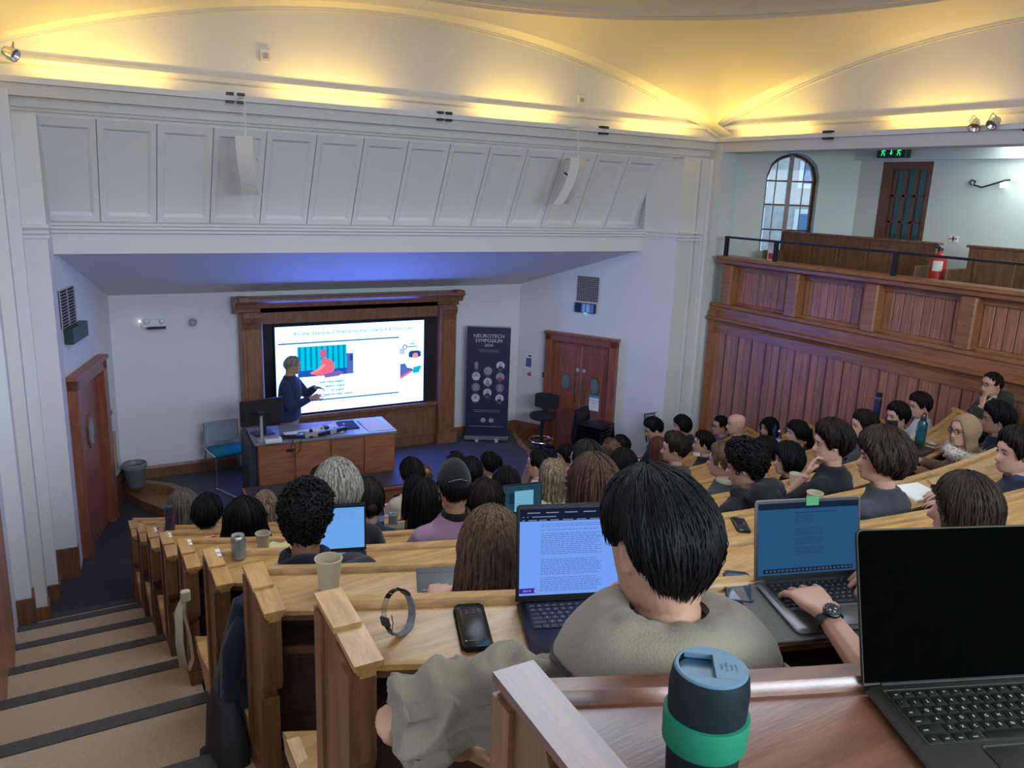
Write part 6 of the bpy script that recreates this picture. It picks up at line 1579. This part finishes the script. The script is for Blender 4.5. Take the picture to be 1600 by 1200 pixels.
def scr_doc(rect, sp, L_, ld):
    rnd = random.Random(3)
    rect('display', 0, 0, 1, 1, glow('doc_page', (.175, .36, .92), .95))
    rect('browser_bar', 0, 0, 1, .145, glow('browser_dark', (.012, .018, .05), .7), .0022)
    tabs = MB()
    for i in range(6): u = .06 + .155 * i; tabs.add([sp(u + a_, v_, .0026) for a_, v_ in ((0, .055), (.105, .055), (.105, .043), (0, .043))], [(0, 1, 2, 3)])
    for u0, u1, v in ((.10, .30, .090), (.02, .035, .09), (.06, .07, .09), (.02, .04, .128), (.07, .14, .128), (.16, .22, .128), (.25, .32, .128), (.35, .44, .128), (.47, .55, .128), (.58, .66, .128), (.70, .80, .128), (.84, .95, .128)): tabs.add([sp(u0, v + .010, .0026), sp(u1, v + .010, .0026), sp(u1, v, .0026), sp(u0, v, .0026)], [(0, 1, 2, 3)])
    L_(tabs, 'browser_text', glow('browser_pale', (.22, .28, .45), .8), ld, None)
    L_(lines_mb(sp, .175, .70, .18, .97, 37, rnd, gaps=(2, 4, 17, 18, 28)), 'text_lines', glow('doc_ink', (.075, .16, .45), .9), ld, None)
    rect('badge', 0, .915, .14, .975, glow('badge_indigo', (.06, .02, .35), .9), .0028)
    L_(MB().add([sp(.14 + .018 * math.cos(t), .945 + .03 * math.sin(t), .0031) for t in np.linspace(0, 2 * math.pi, 17)[:-1]], [tuple(range(16))]), 'badge_disc', glow('badge_pale', (.28, .30, .9), .9), ld, None)
    L_(lines_mb(sp, .035, .105, .935, .975, 1, rnd, h=.5, e=.0031), 'badge_text', glow('badge_white', (.6, .7, 1), .9), ld, None)
    L_(lines_mb(sp, .82, .97, .20, .62, 14, rnd), 'side_text', MATS['doc_ink'], ld, None)
    rect('side_picture', .83, .70, .97, .93, glow('side_blue', (.05, .17, .55), .9), .0024); rect('side_picture_part', .86, .74, .93, .85, glow('side_pink', (.45, .2, .5), .9), .0028)


def scr_blue(rect, sp, L_, ld):
    rnd = random.Random(8)
    rect('display', 0, 0, 1, 1, glow('dim_blue_page', (.022, .085, .20), .95)); rect('menu_bar', 0, 0, 1, .085, glow('dim_bar', (.010, .022, .05), .8), .0022)
    L_(lines_mb(sp, .36, .80, .135, .16, 1, rnd, h=.5), 'heading', glow('dim_ink', (.010, .035, .10), .9), ld, None)
    L_(lines_mb(sp, .36, .56, .18, .30, 5, rnd), 'text_lines', MATS['dim_ink'], ld, None); L_(lines_mb(sp, .36, .66, .36, .74, 14, rnd, gaps=(4, 9)), 'text_lines', MATS['dim_ink'], ld, None)
    rect('dock', .05, .915, .95, .975, glow('dock_dark', (.008, .016, .04), .8), .0024)
    dk_ = MB()
    for i in range(22): u = .07 + .04 * i; dk_.add([sp(u, .96, .0028), sp(u + .026, .96, .0028), sp(u + .026, .928, .0028), sp(u, .928, .0028)], [(0, 1, 2, 3)])
    L_(dk_, 'dock_icons', glow('dock_icon', (.06, .09, .14), .8), ld, None)


def scr_pale(rect, sp, L_, ld):
    rnd = random.Random(4)
    rect('display', 0, 0, 1, 1, glow('pale_blue_page', (.15, .39, .83), .95)); rect('menu_bar', 0, 0, 1, .05, glow('dim_bar2', (.008, .014, .03), .8), .0022)
    L_(lines_mb(sp, .10, .95, .10, .34, 7, rnd, h=.15), 'text_lines', glow('pale_ink', (.09, .27, .62), .9), ld, None)


def scr_teal(rect, sp, L_, ld):
    rnd = random.Random(6)
    rect('display', 0, 0, 1, 1, glow('teal_desktop', (.018, .065, .10), .8)); rect('window', .30, .22, .80, 1, glow('teal_page', (.16, .42, .58), .95), .0022); rect('window_dark', .16, .30, .30, .70, glow('teal_dark', (.008, .03, .05), .8), .0022)
    L_(lines_mb(sp, .36, .72, .45, .8, 3, rnd, h=.12), 'text_lines', glow('teal_ink', (.10, .28, .42), .9), ld, None)


def scr_navy(rect, sp, L_, ld): rect('display', 0, 0, 1, 1, glow('navy_desktop', (.008, .014, .05), .7)); rect('window_line', .1, .1, .95, .14, glow('navy_line', (.08, .12, .3), .7), .0022)
def scr_white(rect, sp, L_, ld): rect('display', 0, 0, 1, 1, glow('pale_panel', (.16, .27, .62), .9))


MIDN = plain('laptop_midnight', (.022, .024, .045), .35, metal=.6)
BLKG = plain('laptop_black_olive', (.030, .028, .022), .6, spec=.25)
GLOSSB = plain('dark_glossy_screen', (.0012, .0014, .0012), .5, spec=.0)
h_ = on(8, 1.185, .03); laptop('dark blue laptop showing a white text document before the grey-green sweater', h_, tang(8, 1.185), .345, .225, .262, 14, MIDN, plain('key_midnight', (.05, .05, .085), .5), scr_doc, legends='dot', legend_mat=plain('legend_dim', (.40, .40, .5), .5))
hx_ = 1.84; h_ = on(8, hx_, .03); h_ = (h_[0], h_[1], h_[2] + .011)
lg, Tg = laptop('grey laptop with dim blue screen being typed on', h_, tang(8, hx_) - 2, .335, .235, .232, 17, plain('laptop_space_grey', (.16, .155, .155), .38, metal=.6), BLACK, scr_blue, legends='dot', legend_mat=plain('legend_dim2', (.28, .28, .28), .5))
MB().box(-.010, .03, -.0035, -.0015, .212, .238).xform(Tg).build('camera_tab', plain('tab_green', (.06, .28, .10), .6), lg, local=True)
sl = thing('laptop_sleeve', on(8, hx_ - .02, .02), 'grey felt laptop sleeve lying under the grey laptop', 'sleeve', rot=(math.atan(SLOPE), 0, math.radians(tang(8, hx_) - 2)))
MB().cbox(-.215, .20, -.255, .012, 0, .0105, .006).build('felt', plain('felt_grey', (.13, .135, .125), .95, scale=200, bump=.2), sl, local=True, smooth=40)
MB().tube([(-.205, -.255, .006), (.19, -.255, .006)], .004, n=5).build('zip', BLACKM, sl, local=True)
h_ = (1.235, yr(9, 1.235) - .03, dz_(9, .03) + .001); laptop('large black laptop with dark screen at the right foreground', h_, tang(9, 1.245) - 2, .345, .235, .245, 24, BLKG, plain('key_black', (.009, .010, .007), .65, spec=.2), None, bezel=GLOSSB, legends=True)
k = 6; h_ = on(6, 1.105, .03); laptop('laptop with pale blue page before the curly-haired person', h_, tang(6, 1.1) + 4, .30, .21, .235, 12, MIDN, BLACK, scr_pale, each=False)
h_ = on(4, 2.98, .03); laptop('dark laptop with small white window behind the foreground document', h_, tang(4, 2.98), .32, .21, .23, 10, plain('laptop_teal_grey', (.05, .06, .065), .4, metal=.5), BLACK, scr_teal, each=False)
h_ = on(3, 7.05, .05); laptop('small navy laptop before the black ponytail', h_, tang(3, 6.4) + 22, .30, .20, .20, 14, MIDN, BLACK, scr_navy, each=False)
h_ = on(1, 6.1, .06); laptop('laptop with plain pale blue screen near the black chair pile', h_, tang(1, 5.9) + 34, .33, .22, .26, 30, GREYP, BLACK, scr_white, each=False)
h_ = on(5, 6.42, .03); tag(laptop('black laptop lying half closed beneath the teal bottle', h_, tang(5, 6.4), .30, .18, .20, 82, BLACK, BLACK, None, each=False)[0])

# travel mug
mg = thing('travel_mug', (.714, yr(9, .714) - .19, dz_(9, .19) + .001), 'dark navy travel mug with green silicone band and pale blue lid', 'mug', rz=math.radians(-38))
MUGD = plain('mug_navy', (.003, .009, .013), .55, spec=.25); MUGL = plain('mug_lid_blue', (.085, .17, .25), .45); MUGG = plain('mug_green', (.008, .165, .088), .6, spec=.25)
MB().lathe([(.0, 0), (.043, 0), (.046, .004), (.0515, .115), (.0525, .150), (.0500, .170), (.0485, .176), (.0455, .176), (.0455, .168), (.0, .168)], n=48, cap=False).build('body', MUGD, mg, smooth=30, local=True)
MB().lathe([(.0498, .066), (.0530, .068), (.0555, .072), (.0570, .110), (.0560, .114), (.0515, .115)], n=48, cap=False).build('grip_band', MUGG, mg, smooth=30, local=True)
lid_ = MB(); N_ = 48   # lid: rim, a recessed trough, and the slider on its right half
lid_.lathe([(.0478, .172), (.0478, .178), (.0455, .1795), (.0420, .1795)], n=N_, cap=False).build('lid_rim', MUGL, mg, smooth=30, local=True)
def seg(x0, x1, y0, y1, z): return [(x, y, z) for x, y in ((x0, y0), (x1, y0), (x1, y1), (x0, y1))]
circ = lambda a_, b_, r_=.0425: [(r_ * math.cos(t), r_ * math.sin(t)) for t in np.linspace(a_, b_, 14)]
up_ = circ(math.asin(.027 / .0425), math.pi - math.asin(.027 / .0425)); MB().prism(up_, 'z', .172, .1794).build('lid_top', MUGL, mg, local=True)
MB().prism([(x, -y) for x, y in up_][::-1], 'z', .172, .1794).build('lid_top', MUGL, mg, local=True)
rgt = circ(-math.asin(.0265 / .0425), math.asin(.0265 / .0425)); MB().prism([(.004, -.0265)] + rgt + [(.004, .0265)], 'z', .168, .1798).build('slider', plain('mug_slider', (.10, .19, .26), .5), mg, local=True)
MB().add([(x, y, .1682) for x, y in [(.0425 * math.cos(t), .0425 * math.sin(t)) for t in np.linspace(0, 2 * math.pi, 33)[:-1]]], [tuple(range(32))]).build('trough', plain('mug_trough', (.05, .12, .18), .3), mg, local=True)
for i, s_ in enumerate(('PRESS', 'TO OPEN', 'SLIDE', 'TO SIP')): text_mb(s_, .0052).xform(Matrix.Translation((.0135 + .0062 * i, .0, .1801)) @ Matrix.Rotation(math.pi / 2, 4, 'Z')).build('lid_text', plain('lid_ink', (.03, .07, .11), .6), mg, local=True)

# phone, headband and other small things on the eighth bench
ph = thing('smartphone', on(8, .875, .13), 'black phone showing the time on its lock screen', 'phone', rot=(math.atan(SLOPE), 0, math.radians(-19)))
MB().cbox(-.041, .041, -.092, .092, 0, .0095, .012).build('body', plain('phone_frame', (.02, .02, .024), .35, metal=.5), ph, local=True, smooth=40)
MB().cbox(-.0385, .0385, -.0895, .0895, .0093, .0101, .011).build('screen', plain('phone_glass', (.010, .011, .011), .3, spec=.25), ph, local=True, smooth=40)
text_mb('12:24', .026).xform(Matrix.Translation((0, .062, .0103))).build('clock_digits', glow('clock_pink', (.19, .11, .16), .7), ph, local=True)
for x in (-.024, .004, .022): MB().box(x - .006, x + .006, .044, .046, .0102, .0103).build('status_line', glow('status_grey', (.10, .10, .11), .6), ph, local=True)
MB().box(-.028, -.022, -.060, -.054, .0102, .0103).box(-.018, .004, -.058, -.056, .0102, .0103).build('notification', glow('status_pale', (.2, .21, .23), .7), ph, local=True)
MB().add([(-.012, -.0885, .0102), (.036, -.0885, .0102), (.0382, -.050, .0102)], [(0, 1, 2)]).build('wallpaper_wave', glow('wave_blue', (.05, .12, .20), .6), ph, local=True)
hb = thing('headband', on(8, .705, .121), 'clear and camouflage sensor headband standing on the desk beside the phone', 'headband', rz=math.radians(35))
def hbp(t, dy=0): return (.058 * math.cos(t) , .026 * math.sin(t) * .7 + dy, .050 + .052 * math.sin(t))
CAMO = plain('camo_grey', (.16, .16, .18), .8, scale=55, var=.75); MB_b = MB()
def ribbon(a_, b_, w_, th_, n_=18):
    m_ = MB(); R_ = []
    for t in np.linspace(a_, b_, n_):
        x, y, z = hbp(t); c_, s_ = math.cos(t), math.sin(t)
        R_.append([(x + c_ * th_ * i, y + j * w_ / 2, z + s_ * th_ * i) for i, j in ((1, -1), (1, 1), (-1, 1), (-1, -1))])
    return m_.loft(R_)
ribbon(-2.6, .55, .020, .0022).build('camouflage_strap', CAMO, hb, smooth=50, local=True)
ribbon(.55, 3.68, .014, .0012).build('clear_band', thin_glass('band_plastic', (.78, .76, .78), 1.5), hb, smooth=50, local=True)
ribbon(.45, 1.0, .022, .0035, 6).build('clip', BLACK, hb, smooth=50, local=True); ribbon(2.9, 3.3, .022, .0035, 6).build('clip', BLACK, hb, smooth=50, local=True)
MB().tube([(-.045, -.012, .012), (-.062, -.02, .03), (-.058, -.022, .055), (-.05, -.012, .070)], .0012, n=4).build('wire', BLACKM, hb, local=True)
def tablet(name, label, p, rz, w_, d, col, cat, h=.010):
    t_ = thing(name, p, label, cat, rot=(math.atan(SLOPE), 0, math.radians(rz)))
    MB().cbox(-w_ / 2, w_ / 2, -d / 2, d / 2, 0, h, .006).build('cover', plain(name + '_cover_' + str(len(MATS)), col, .55), t_, local=True, smooth=40)
    return t_
tb = tablet('folio_case', 'dark grey tablet folio lying on the seventh bench by brown hair', on(7, 1.195, .095), -22, .20, .205, (.085, .095, .105), 'folio')
MB().box(-.10, .10, .035, .037, .0098, .0104).build('fold_line', BLACK, tb, local=True); MB().cbox(-.085, -.045, -.088, -.070, .0098, .012, .003).build('camera_window', plain('camera_grey', (.15, .16, .15), .3), tb, local=True)
st_ = tag(MB().tube([(1.17, yr(7, 1.17) - .245, dz_(7, .24) + .006), (1.25, yr(7, 1.25) - .24, dz_(7, .24) + .006)], .0045, n=6).build('stylus', WHITEP, base=on(7, 1.2, .24)), 'white stylus lying below the dark grey folio', 'stylus')
def phone2(label, p, rz, col=(.02, .025, .03)):
    t_ = thing('smartphone', p, label, 'phone', rot=(math.atan(SLOPE), 0, math.radians(rz)))
    MB().cbox(-.038, .038, -.078, .078, 0, .009, .010).build('body', BLACK, t_, local=True, smooth=40); MB().cbox(-.035, .035, -.075, .075, .0088, .0096, .009).build('screen', plain('phone2_%d' % len(MATS), col, .15), t_, local=True, smooth=40)
    return t_
phone2('dark phone on the sixth bench left of the grey laptop lid', on(6, 3.185, .105), -30)
phone2('dark blue phone on the eighth bench behind the black-haired head', on(8, 1.638, .02), -40, (.03, .06, .10))
phone2('silver phone lying beside the teal bottle', on(5, 6.72, .09), 30, (.45, .46, .48))
pl = thing('lit_phone', (2.36, 5.50, -2.37), 'lit phone held up by the sleek long-haired person', 'phone', rot=(math.radians(35), 0, math.radians(-10)))
MB().cbox(-.036, .036, -.006, .003, -.075, .075, .004).build('body', BLACK, pl, local=True, smooth=40); MB().add([(-.033, -.0065, -.07), (.033, -.0065, -.07), (.033, -.0065, .07), (-.033, -.0065, .07)], [(0, 1, 2, 3)]).build('screen', glow('phone_lilac', (.18, .22, .62), .9), pl, local=True)

# cups, can, bottles
CUP = plain('cup_paper', (.60, .53, .36), .75, var=.03)
def cup(label, p, r=.040, h=.098, band=None):
    t_ = thing('paper_cup', p, label, 'cup', 'cream paper cups')
    MB().lathe([(.0, .004), (r * .72, .0), (r * .74, .004), (r * .985, h - .004), (r * 1.04, h - .003), (r * 1.04, h + .002), (r * .97, h + .002), (r * .70, .010), (.0, .010)], n=28, cap=False).build('cup', CUP, t_, smooth=35, local=True)
    MB().lathe([(r * 1.0, h - .003), (r * 1.06, h), (r * 1.0, h + .003), (r * .96, h)], n=28, cap=False).build('rim', CUP, t_, smooth=60, local=True)
    return t_
cup('cream paper cup on the seventh bench behind the headband', on(7, .800, .124), .047, .118)
cup('cream paper cup beside the open drinks can', on(5, .975, .10), .042, .10)
cup('cream paper cup by the lavender shirt', on(4, 2.14, .095), .042, .105)
cup('cream paper cup at the bent elbow of the black T-shirt', on(5, 4.686, .06), .042, .100)
cup('cream paper cup peeping over the grey laptop lid', on(6, 3.735, .076), .045, .11)
def can(label, p, col=(.30, .35, .36)):
    t_ = thing('drinks_can', p, label, 'can', 'drinks cans')
    MB().lathe([(.0, .004), (.024, .0), (.026, .003), (.033, .012), (.033, .104), (.030, .113), (.0275, .117), (.0285, .1195), (.0265, .1195), (.0255, .115), (.0, .115)], n=28, cap=False).build('can_body', plain('can_silver', (.55, .58, .60), .28, metal=.9), t_, smooth=35, local=True)
    MB().grid([[(.0332 * math.cos(a), .0332 * math.sin(a), z) for a in np.linspace(-2.8, 1.0, 16)] for z in (.016, .100)], flip=True).build('printed_wrap', plain('can_print', col, .3, metal=.6, scale=45, var=.5), t_, smooth=60, local=True)
    MB().add([(.016 * math.cos(a) - .004, .010 * math.sin(a) - .008, .1153) for a in np.linspace(0, 6.283, 13)[:-1]], [tuple(range(12))]).build('opening', BLACK, t_, local=True); MB().tube([(.0, .002, .117), (.008, .012, .117), (.0, .018, .117), (-.008, .012, .117), (.0, .002, .117)], .002, n=5).build('ring_pull', STEEL, t_, local=True)
    return t_
can('open silver and teal drinks can standing on the sixth bench end', on(6, .694, .045)); can('small silver drinks can right of the clear water bottle', on(4, 2.02, .05), (.2, .2, .18))
def bottle(label, p, prof, body, cap_prof, cap_mat, extra=None, name='water_bottle', group='bottles on the desks'):
    t_ = thing(name, p, label, 'bottle', group)
    MB().lathe(prof, n=22, cap=False).build('bottle_body', body, t_, smooth=35, local=True); MB().lathe(cap_prof, n=18, cap=False).build('cap', cap_mat, t_, smooth=35, local=True)
    if extra:
        for n_, m_, mt in extra: m_.build(n_, mt, t_, smooth=40, local=True)
    return t_
PET = [(.0, .0), (.028, .0), (.032, .01), (.030, .05), (.032, .08), (.030, .12), (.030, .14), (.015, .18), (.013, .19), (.0, .19)]
PCAP = [(.0, .188), (.014, .188), (.014, .205), (.0, .205)]
WATER = plain('bottle_water', (.35, .45, .60), .15, trans=.6)
PLBL = lambda col: ('label', MB().lathe([(.0325, .07), (.0325, .115)], n=22, cap=False), plain('label_%d' % len(MATS), col, .5))
bottle('clear water bottle behind the camouflage jacket', on(4, 1.93, .05), PET, BOTTLEG, PCAP, WHITEP, [PLBL((.35, .40, .60)), ('water', MB().lathe([(.0, .004), (.027, .004), (.028, .06), (.0, .06)], n=16, cap=False), WATER)])
bottle('clear bottle with round label before the long-haired profile', on(3, 7.0, .12), PET, BOTTLEG, PCAP, WHITEP, [PLBL((.45, .50, .58))])
bottle('clear water bottle by the black-jumpered person at far front', on(1, 6.688, .056), PET, BOTTLEG, PCAP, WHITEP, [PLBL((.30, .36, .50))])
bottle('white slim flask in front of the black chair pile', on(1, 5.80, .05), [(.0, 0), (.033, 0), (.035, .01), (.035, .13), (.028, .16), (.016, .18), (.0, .185)], WHITEP, [(.0, .18), (.017, .18), (.017, .215), (.0, .22)], WHITEP)
bottle('dark purple sports bottle at the aisle end of the third bench', on(3, .715, .04), [(.0, 0), (.032, 0), (.036, .008), (.036, .06), (.032, .085), (.036, .11), (.036, .15), (.030, .17), (.0, .17)], plain('bottle_plum', (.045, .03, .05), .35, coat=.3), [(.0, .168), (.033, .168), (.034, .195), (.030, .205), (.0, .207)], plain('bottle_cap_dark', (.035, .045, .055), .35), [('paler_band', MB().lathe([(.0365, .12), (.0365, .126)], n=22, cap=False), plain('plum_band', (.12, .10, .14), .3))])  # narrow ring a little paler than the bottle
bottle('teal bottle with loop lid standing on the bench before the headscarf', on(5, 6.60, .06), [(.0, 0), (.040, 0), (.043, .008), (.043, .19), (.030, .22), (.0, .22)], plain('bottle_teal', (.012, .075, .085), .25, coat=.4), [(.0, .215), (.026, .215), (.026, .245), (.018, .255), (.0, .256)], plain('bottle_cap_black', (.02, .03, .035), .4), [('loop', MB().tube([(-.03, 0, .23), (-.034, 0, .27), (0, 0, .29), (.034, 0, .27), (.03, 0, .23)], .006, n=6), MATS['bottle_cap_black']), ('panel', MB().lathe([(.0435, .05), (.0435, .13)], n=22, cap=False), plain('teal_band', (.018, .10, .115), .3))])
bottle('tall navy flask with steel lip beside the person in glasses', on(4, 7.93, .05), [(.0, 0), (.036, 0), (.038, .008), (.038, .27), (.034, .28), (.0, .28)], plain('flask_navy', (.012, .022, .085), .35), [(.0, .30), (.034, .30), (.035, .34), (.028, .345), (.0, .345)], plain('flask_cap', (.012, .014, .03), .4), [('steel_lip', MB().lathe([(.035, .279), (.0355, .302)], n=22, cap=False), CHROME)])

# stationery and snacks
nb = thing('spiral_notebook', on(6, 4.60, .13), 'open white spiral notebook on the bench right of the grey jumper', 'notebook', rot=(math.atan(SLOPE), 0, math.radians(-8)))
MB().box(-.115, .115, -.105, .10, 0, .012).build('pages', PAPER, nb, local=True)
sp_m = MB()
for i in range(20): x = -.105 + .011 * i; sp_m.tube([(x, -.098, .013), (x, -.106, .016), (x, -.111, .007), (x, -.106, -.0)], .0012, n=4)
sp_m.build('spiral', STEEL, nb, local=True)
tag(MB().tube([on(6, 4.85, .05)[:2] + (dz_(6, .05) + .007,), on(6, 4.76, .20)[:2] + (dz_(6, .20) + .007,)], .005, n=6).build('pencil', wood('pencil_wood', (.35, .2, .08), (.5, .3, .12)), base=on(6, 4.8, .15)), 'wooden pencil lying right of the spiral notebook', 'pencil')
def packet(label, p, rz, col, col2, w_=.10, d=.05, name='snack_packet', cat='packet'):
    t_ = thing(name, p, label, cat, rot=(math.atan(SLOPE), 0, math.radians(rz)))
    MB().grid([[(x, y, .003 + .014 * math.cos(x / w_ * math.pi) * math.cos(y / d * math.pi) * (1 + .4 * nz(x * 60, y * 60, 1))) for x in np.linspace(-w_ / 2, w_ / 2, 12)] for y in np.linspace(-d / 2, d / 2, 8)]).box(-w_ / 2, w_ / 2, -d / 2, d / 2, 0, .003).build('wrapper', plain('wrap_%d' % len(MATS), col, .3, scale=60, var=.4), t_, local=True, smooth=60)
    MB().box(-w_ * .35, w_ * .35, -.004, .006, .016, .0185).build('print_band', plain('wrapband_%d' % len(MATS), col2, .4), t_, local=True)
packet('red crisp wrapper on the fourth bench by the aisle', on(4, .843, .075), 12, (.55, .03, .02), (.7, .55, .5)); packet('pink tissue packet beside the purple sports bottle', on(3, .66, .03), 40, (.55, .22, .20), (.6, .5, .5), .09, .06); packet('red and white packet under the clear water bottle', on(4, 1.99, .11), -10, (.5, .05, .08), (.6, .55, .55), .12, .06)
pt = thing('paper_plate', on(5, 1.066, .07), 'small pale yellow paper plate beside the curly black head', 'plate')
MB().lathe([(.0, .003), (.045, .003), (.062, .012), (.064, .012), (.047, .0), (.0, .0)], n=24, cap=False).build('plate', plain('plate_yellow', (.62, .58, .30), .7), pt, local=True, smooth=40)
for i, (k, x, u, rz, lab) in enumerate(((1, 6.568, .12, -10, 'white papers on the far front bench by the clear bottle'), (2, 4.35, .14, 12, 'white sheet on the second bench near the slim flask'), (5, 3.55, .15, 20, 'sheet of paper on the fifth bench beside the padded coat'))):
    t_ = thing('paper_sheet', on(k, x, u), lab, 'paper', rot=(math.atan(SLOPE), 0, math.radians(rz)))
    MB().box(-.105, .105, -.075, .075, 0, .003).build('sheet', PAPER, t_, local=True); MB().box(-.08, .06, -.05, -.047, .003, .0033).box(-.08, .08, 0, .003, .003, .0033).build('writing', GREYP, t_, local=True)
cj = thing('camouflage_jacket', on(4, 1.90, .15), 'bunched camouflage jacket lying on the bench by the paper cup', 'jacket')
m_ = MB()
for q in range(7): m_.ball((-.26 + .085 * q, .0 + .03 * math.sin(q * 2), .03 + .012 * math.sin(q * 3)), .075, .06, .035, 10, 7)
remesh(m_, .012, 3).build('jacket_body', plain('camo_green', (.16, .15, .10), .95, scale=26, var=.85), cj, local=True, smooth=180)
MB().tube([(-.24, -.06, .04), (-.05, -.075, .055), (.12, -.05, .05), (.28, -.065, .03)], [.03, .034, .032, .02], n=9).build('jacket_sleeve', MATS['camo_green'], cj, local=True, smooth=180)

# bags hanging in the aisle
bp = thing('backpack', (.49, 2.86, zfl(6) - .0), 'black backpack hanging from the bench end in the aisle', 'backpack')
m_ = MB().loft([[(x * w_, y * d_ + o_, z) for x, y in ((-.065, -.14), (0, -.17), (.05, -.15), (.055, 0), (.05, .15), (0, .17), (-.065, .14), (-.085, 0))] for z, w_, d_, o_ in ((.02, .8, .85, 0), (.06, 1.05, 1.05, 0), (.25, 1.1, 1.1, .02), (.42, .9, .95, .05), (.52, .5, .6, .08))])
remesh(m_, .014, 4).build('bag_body', plain('bag_black', (.010, .011, .014), .7, scale=90, bump=.2), bp, local=True, smooth=180)
MB().loft([[(-.075 + x, y * d_, z) for x, y in ((-.03, -.10), (.0, -.12), (.0, .12), (-.03, .10))] for z, d_ in ((.06, .8), (.10, 1), (.26, 1), (.30, .8))]).build('front_pocket', MATS['bag_black'], bp, local=True, smooth=50)
MB().tube([(.0, .08, .50), (.03, .10, .62), (.045, .10, .78)], .016, n=6, flat=.35).build('strap', MATS['bag_black'], bp, local=True); MB().cbox(-.10, -.05, -.24, -.14, .0, .02, .006).build('strap_end', MATS['bag_black'], bp, local=True)
ct = thing('hung_coat', (.50, 3.03, zfl(6) + .40), 'dark navy coat draped down behind the sixth bench end', 'coat')
m_ = MB()
for a_, b_, r0, r1 in (((.09, -.02, .46), (.02, -.05, .10), .07, .12), ((.16, .05, .47), (.06, .06, .12), .06, .11), ((.02, -.05, .10), (.0, -.10, -.18), .12, .09), ((.06, .06, .12), (.02, .03, -.22), .11, .10)): m_.tube([a_, Vector(a_).lerp(Vector(b_), .5), b_], [r0, (r0 + r1) / 2, r1], n=10, flat=.6)
m_ = remesh(m_, .014, 4); m_.v = [(x + .008 * nz(x * 20, y * 20, z * 5), y + .012 * nz(y * 22, z * 5, x), z) for x, y, z in m_.v]; m_.build('coat_body', cloth('ink', (.008, .012, .026)), ct, local=True, smooth=180)
MB().tube([(.12, -.04, .45), (.03, -.10, .30), (.0, -.13, .05)], [.05, .05, .04], n=9).build('coat_sleeve', cloth('ink', (.008, .012, .026)), ct, local=True, smooth=180)
ts = thing('bag_strap', (.525, 4.22, zc(5) - .62), 'cream webbing bag strap looped on the bench end in the aisle', 'strap')
MB().tube([(.0, .02, .42), (-.035, .0, .36), (-.045, -.02, .18), (-.035, -.02, .05), (-.005, -.01, .0), (.020, .0, .06), (.012, .01, .20), (-.012, .015, .34), (.0, .02, .42)], .020, n=6, flat=.3, up=(0, 1, 0)).build('webbing', plain('strap_cream', (.55, .49, .36), .85), ts, local=True, smooth=60)
MB().cbox(-.02, .03, .0, .04, .40, .46, .008).build('loop_end', MATS['strap_cream'], ts, local=True)
# watch on the typist's wrist
wv = Matrix.Rotation(math.radians(tr_), 3, 'Z') @ (lw_ - le); wv.normalize()
wp = Vector((1.672, 1.20, -1.022)) - wv * .028
wt = thing('wristwatch', wp, 'dark metal wristwatch with round chronograph dial on the typing wrist', 'watch')
zz = (Vector((-.12, -.1, 1)) - wv * wv.dot(Vector((-.12, -.1, 1)))).normalized(); xx = wv.cross(zz)
WM = Matrix(((xx.x, wv.x, zz.x, 0), (xx.y, wv.y, zz.y, 0), (xx.z, wv.z, zz.z, 0), (0, 0, 0, 1)))
MB().loft([[((.0335 + o_) * math.cos(t), y, (.0265 + o_) * math.sin(t)) for t in [2 * math.pi * q / 28 for q in range(28)]] for y, o_ in ((-.009, 0), (-.010, .003), (.010, .003), (.009, 0), (-.009, 0))], False, False).xform(WM).build('strap', plain('watch_strap', (.05, .05, .055), .35, metal=.8), wt, local=True, smooth=40)
MB().lathe([(.0, .026), (.021, .026), (.023, .030), (.022, .036), (.019, .038), (.0, .0375)], n=28, cap=False).xform(WM).build('watch_case', plain('watch_case', (.06, .06, .065), .3, metal=.8), wt, local=True, smooth=35)
dl_ = MB().lathe([(.0, .0381), (.018, .0381)], n=28, cap=False).xform(WM).build('dial', plain('watch_dial', (.02, .022, .024), .3), wt, local=True)
mk_ = MB()
for q in range(12): a_ = q * math.pi / 6; mk_.add([(math.cos(a_) * r_ + math.sin(a_) * e_, math.sin(a_) * r_ - math.cos(a_) * e_, .0384) for r_, e_ in ((.0135, .0007), (.017, .0007), (.017, -.0007), (.0135, -.0007))], [(0, 1, 2, 3)])
for c_ in ((-.008, 0), (.0, -.008), (.008, 0)): mk_.add([(c_[0] + .0035 * math.cos(t), c_[1] + .0035 * math.sin(t), .0384) for t in np.linspace(0, 6.283, 11)[:-1]], [tuple(range(10))])
mk_.xform(WM).build('dial_marks', plain('watch_marks', (.35, .35, .33), .4), dl_, local=True)
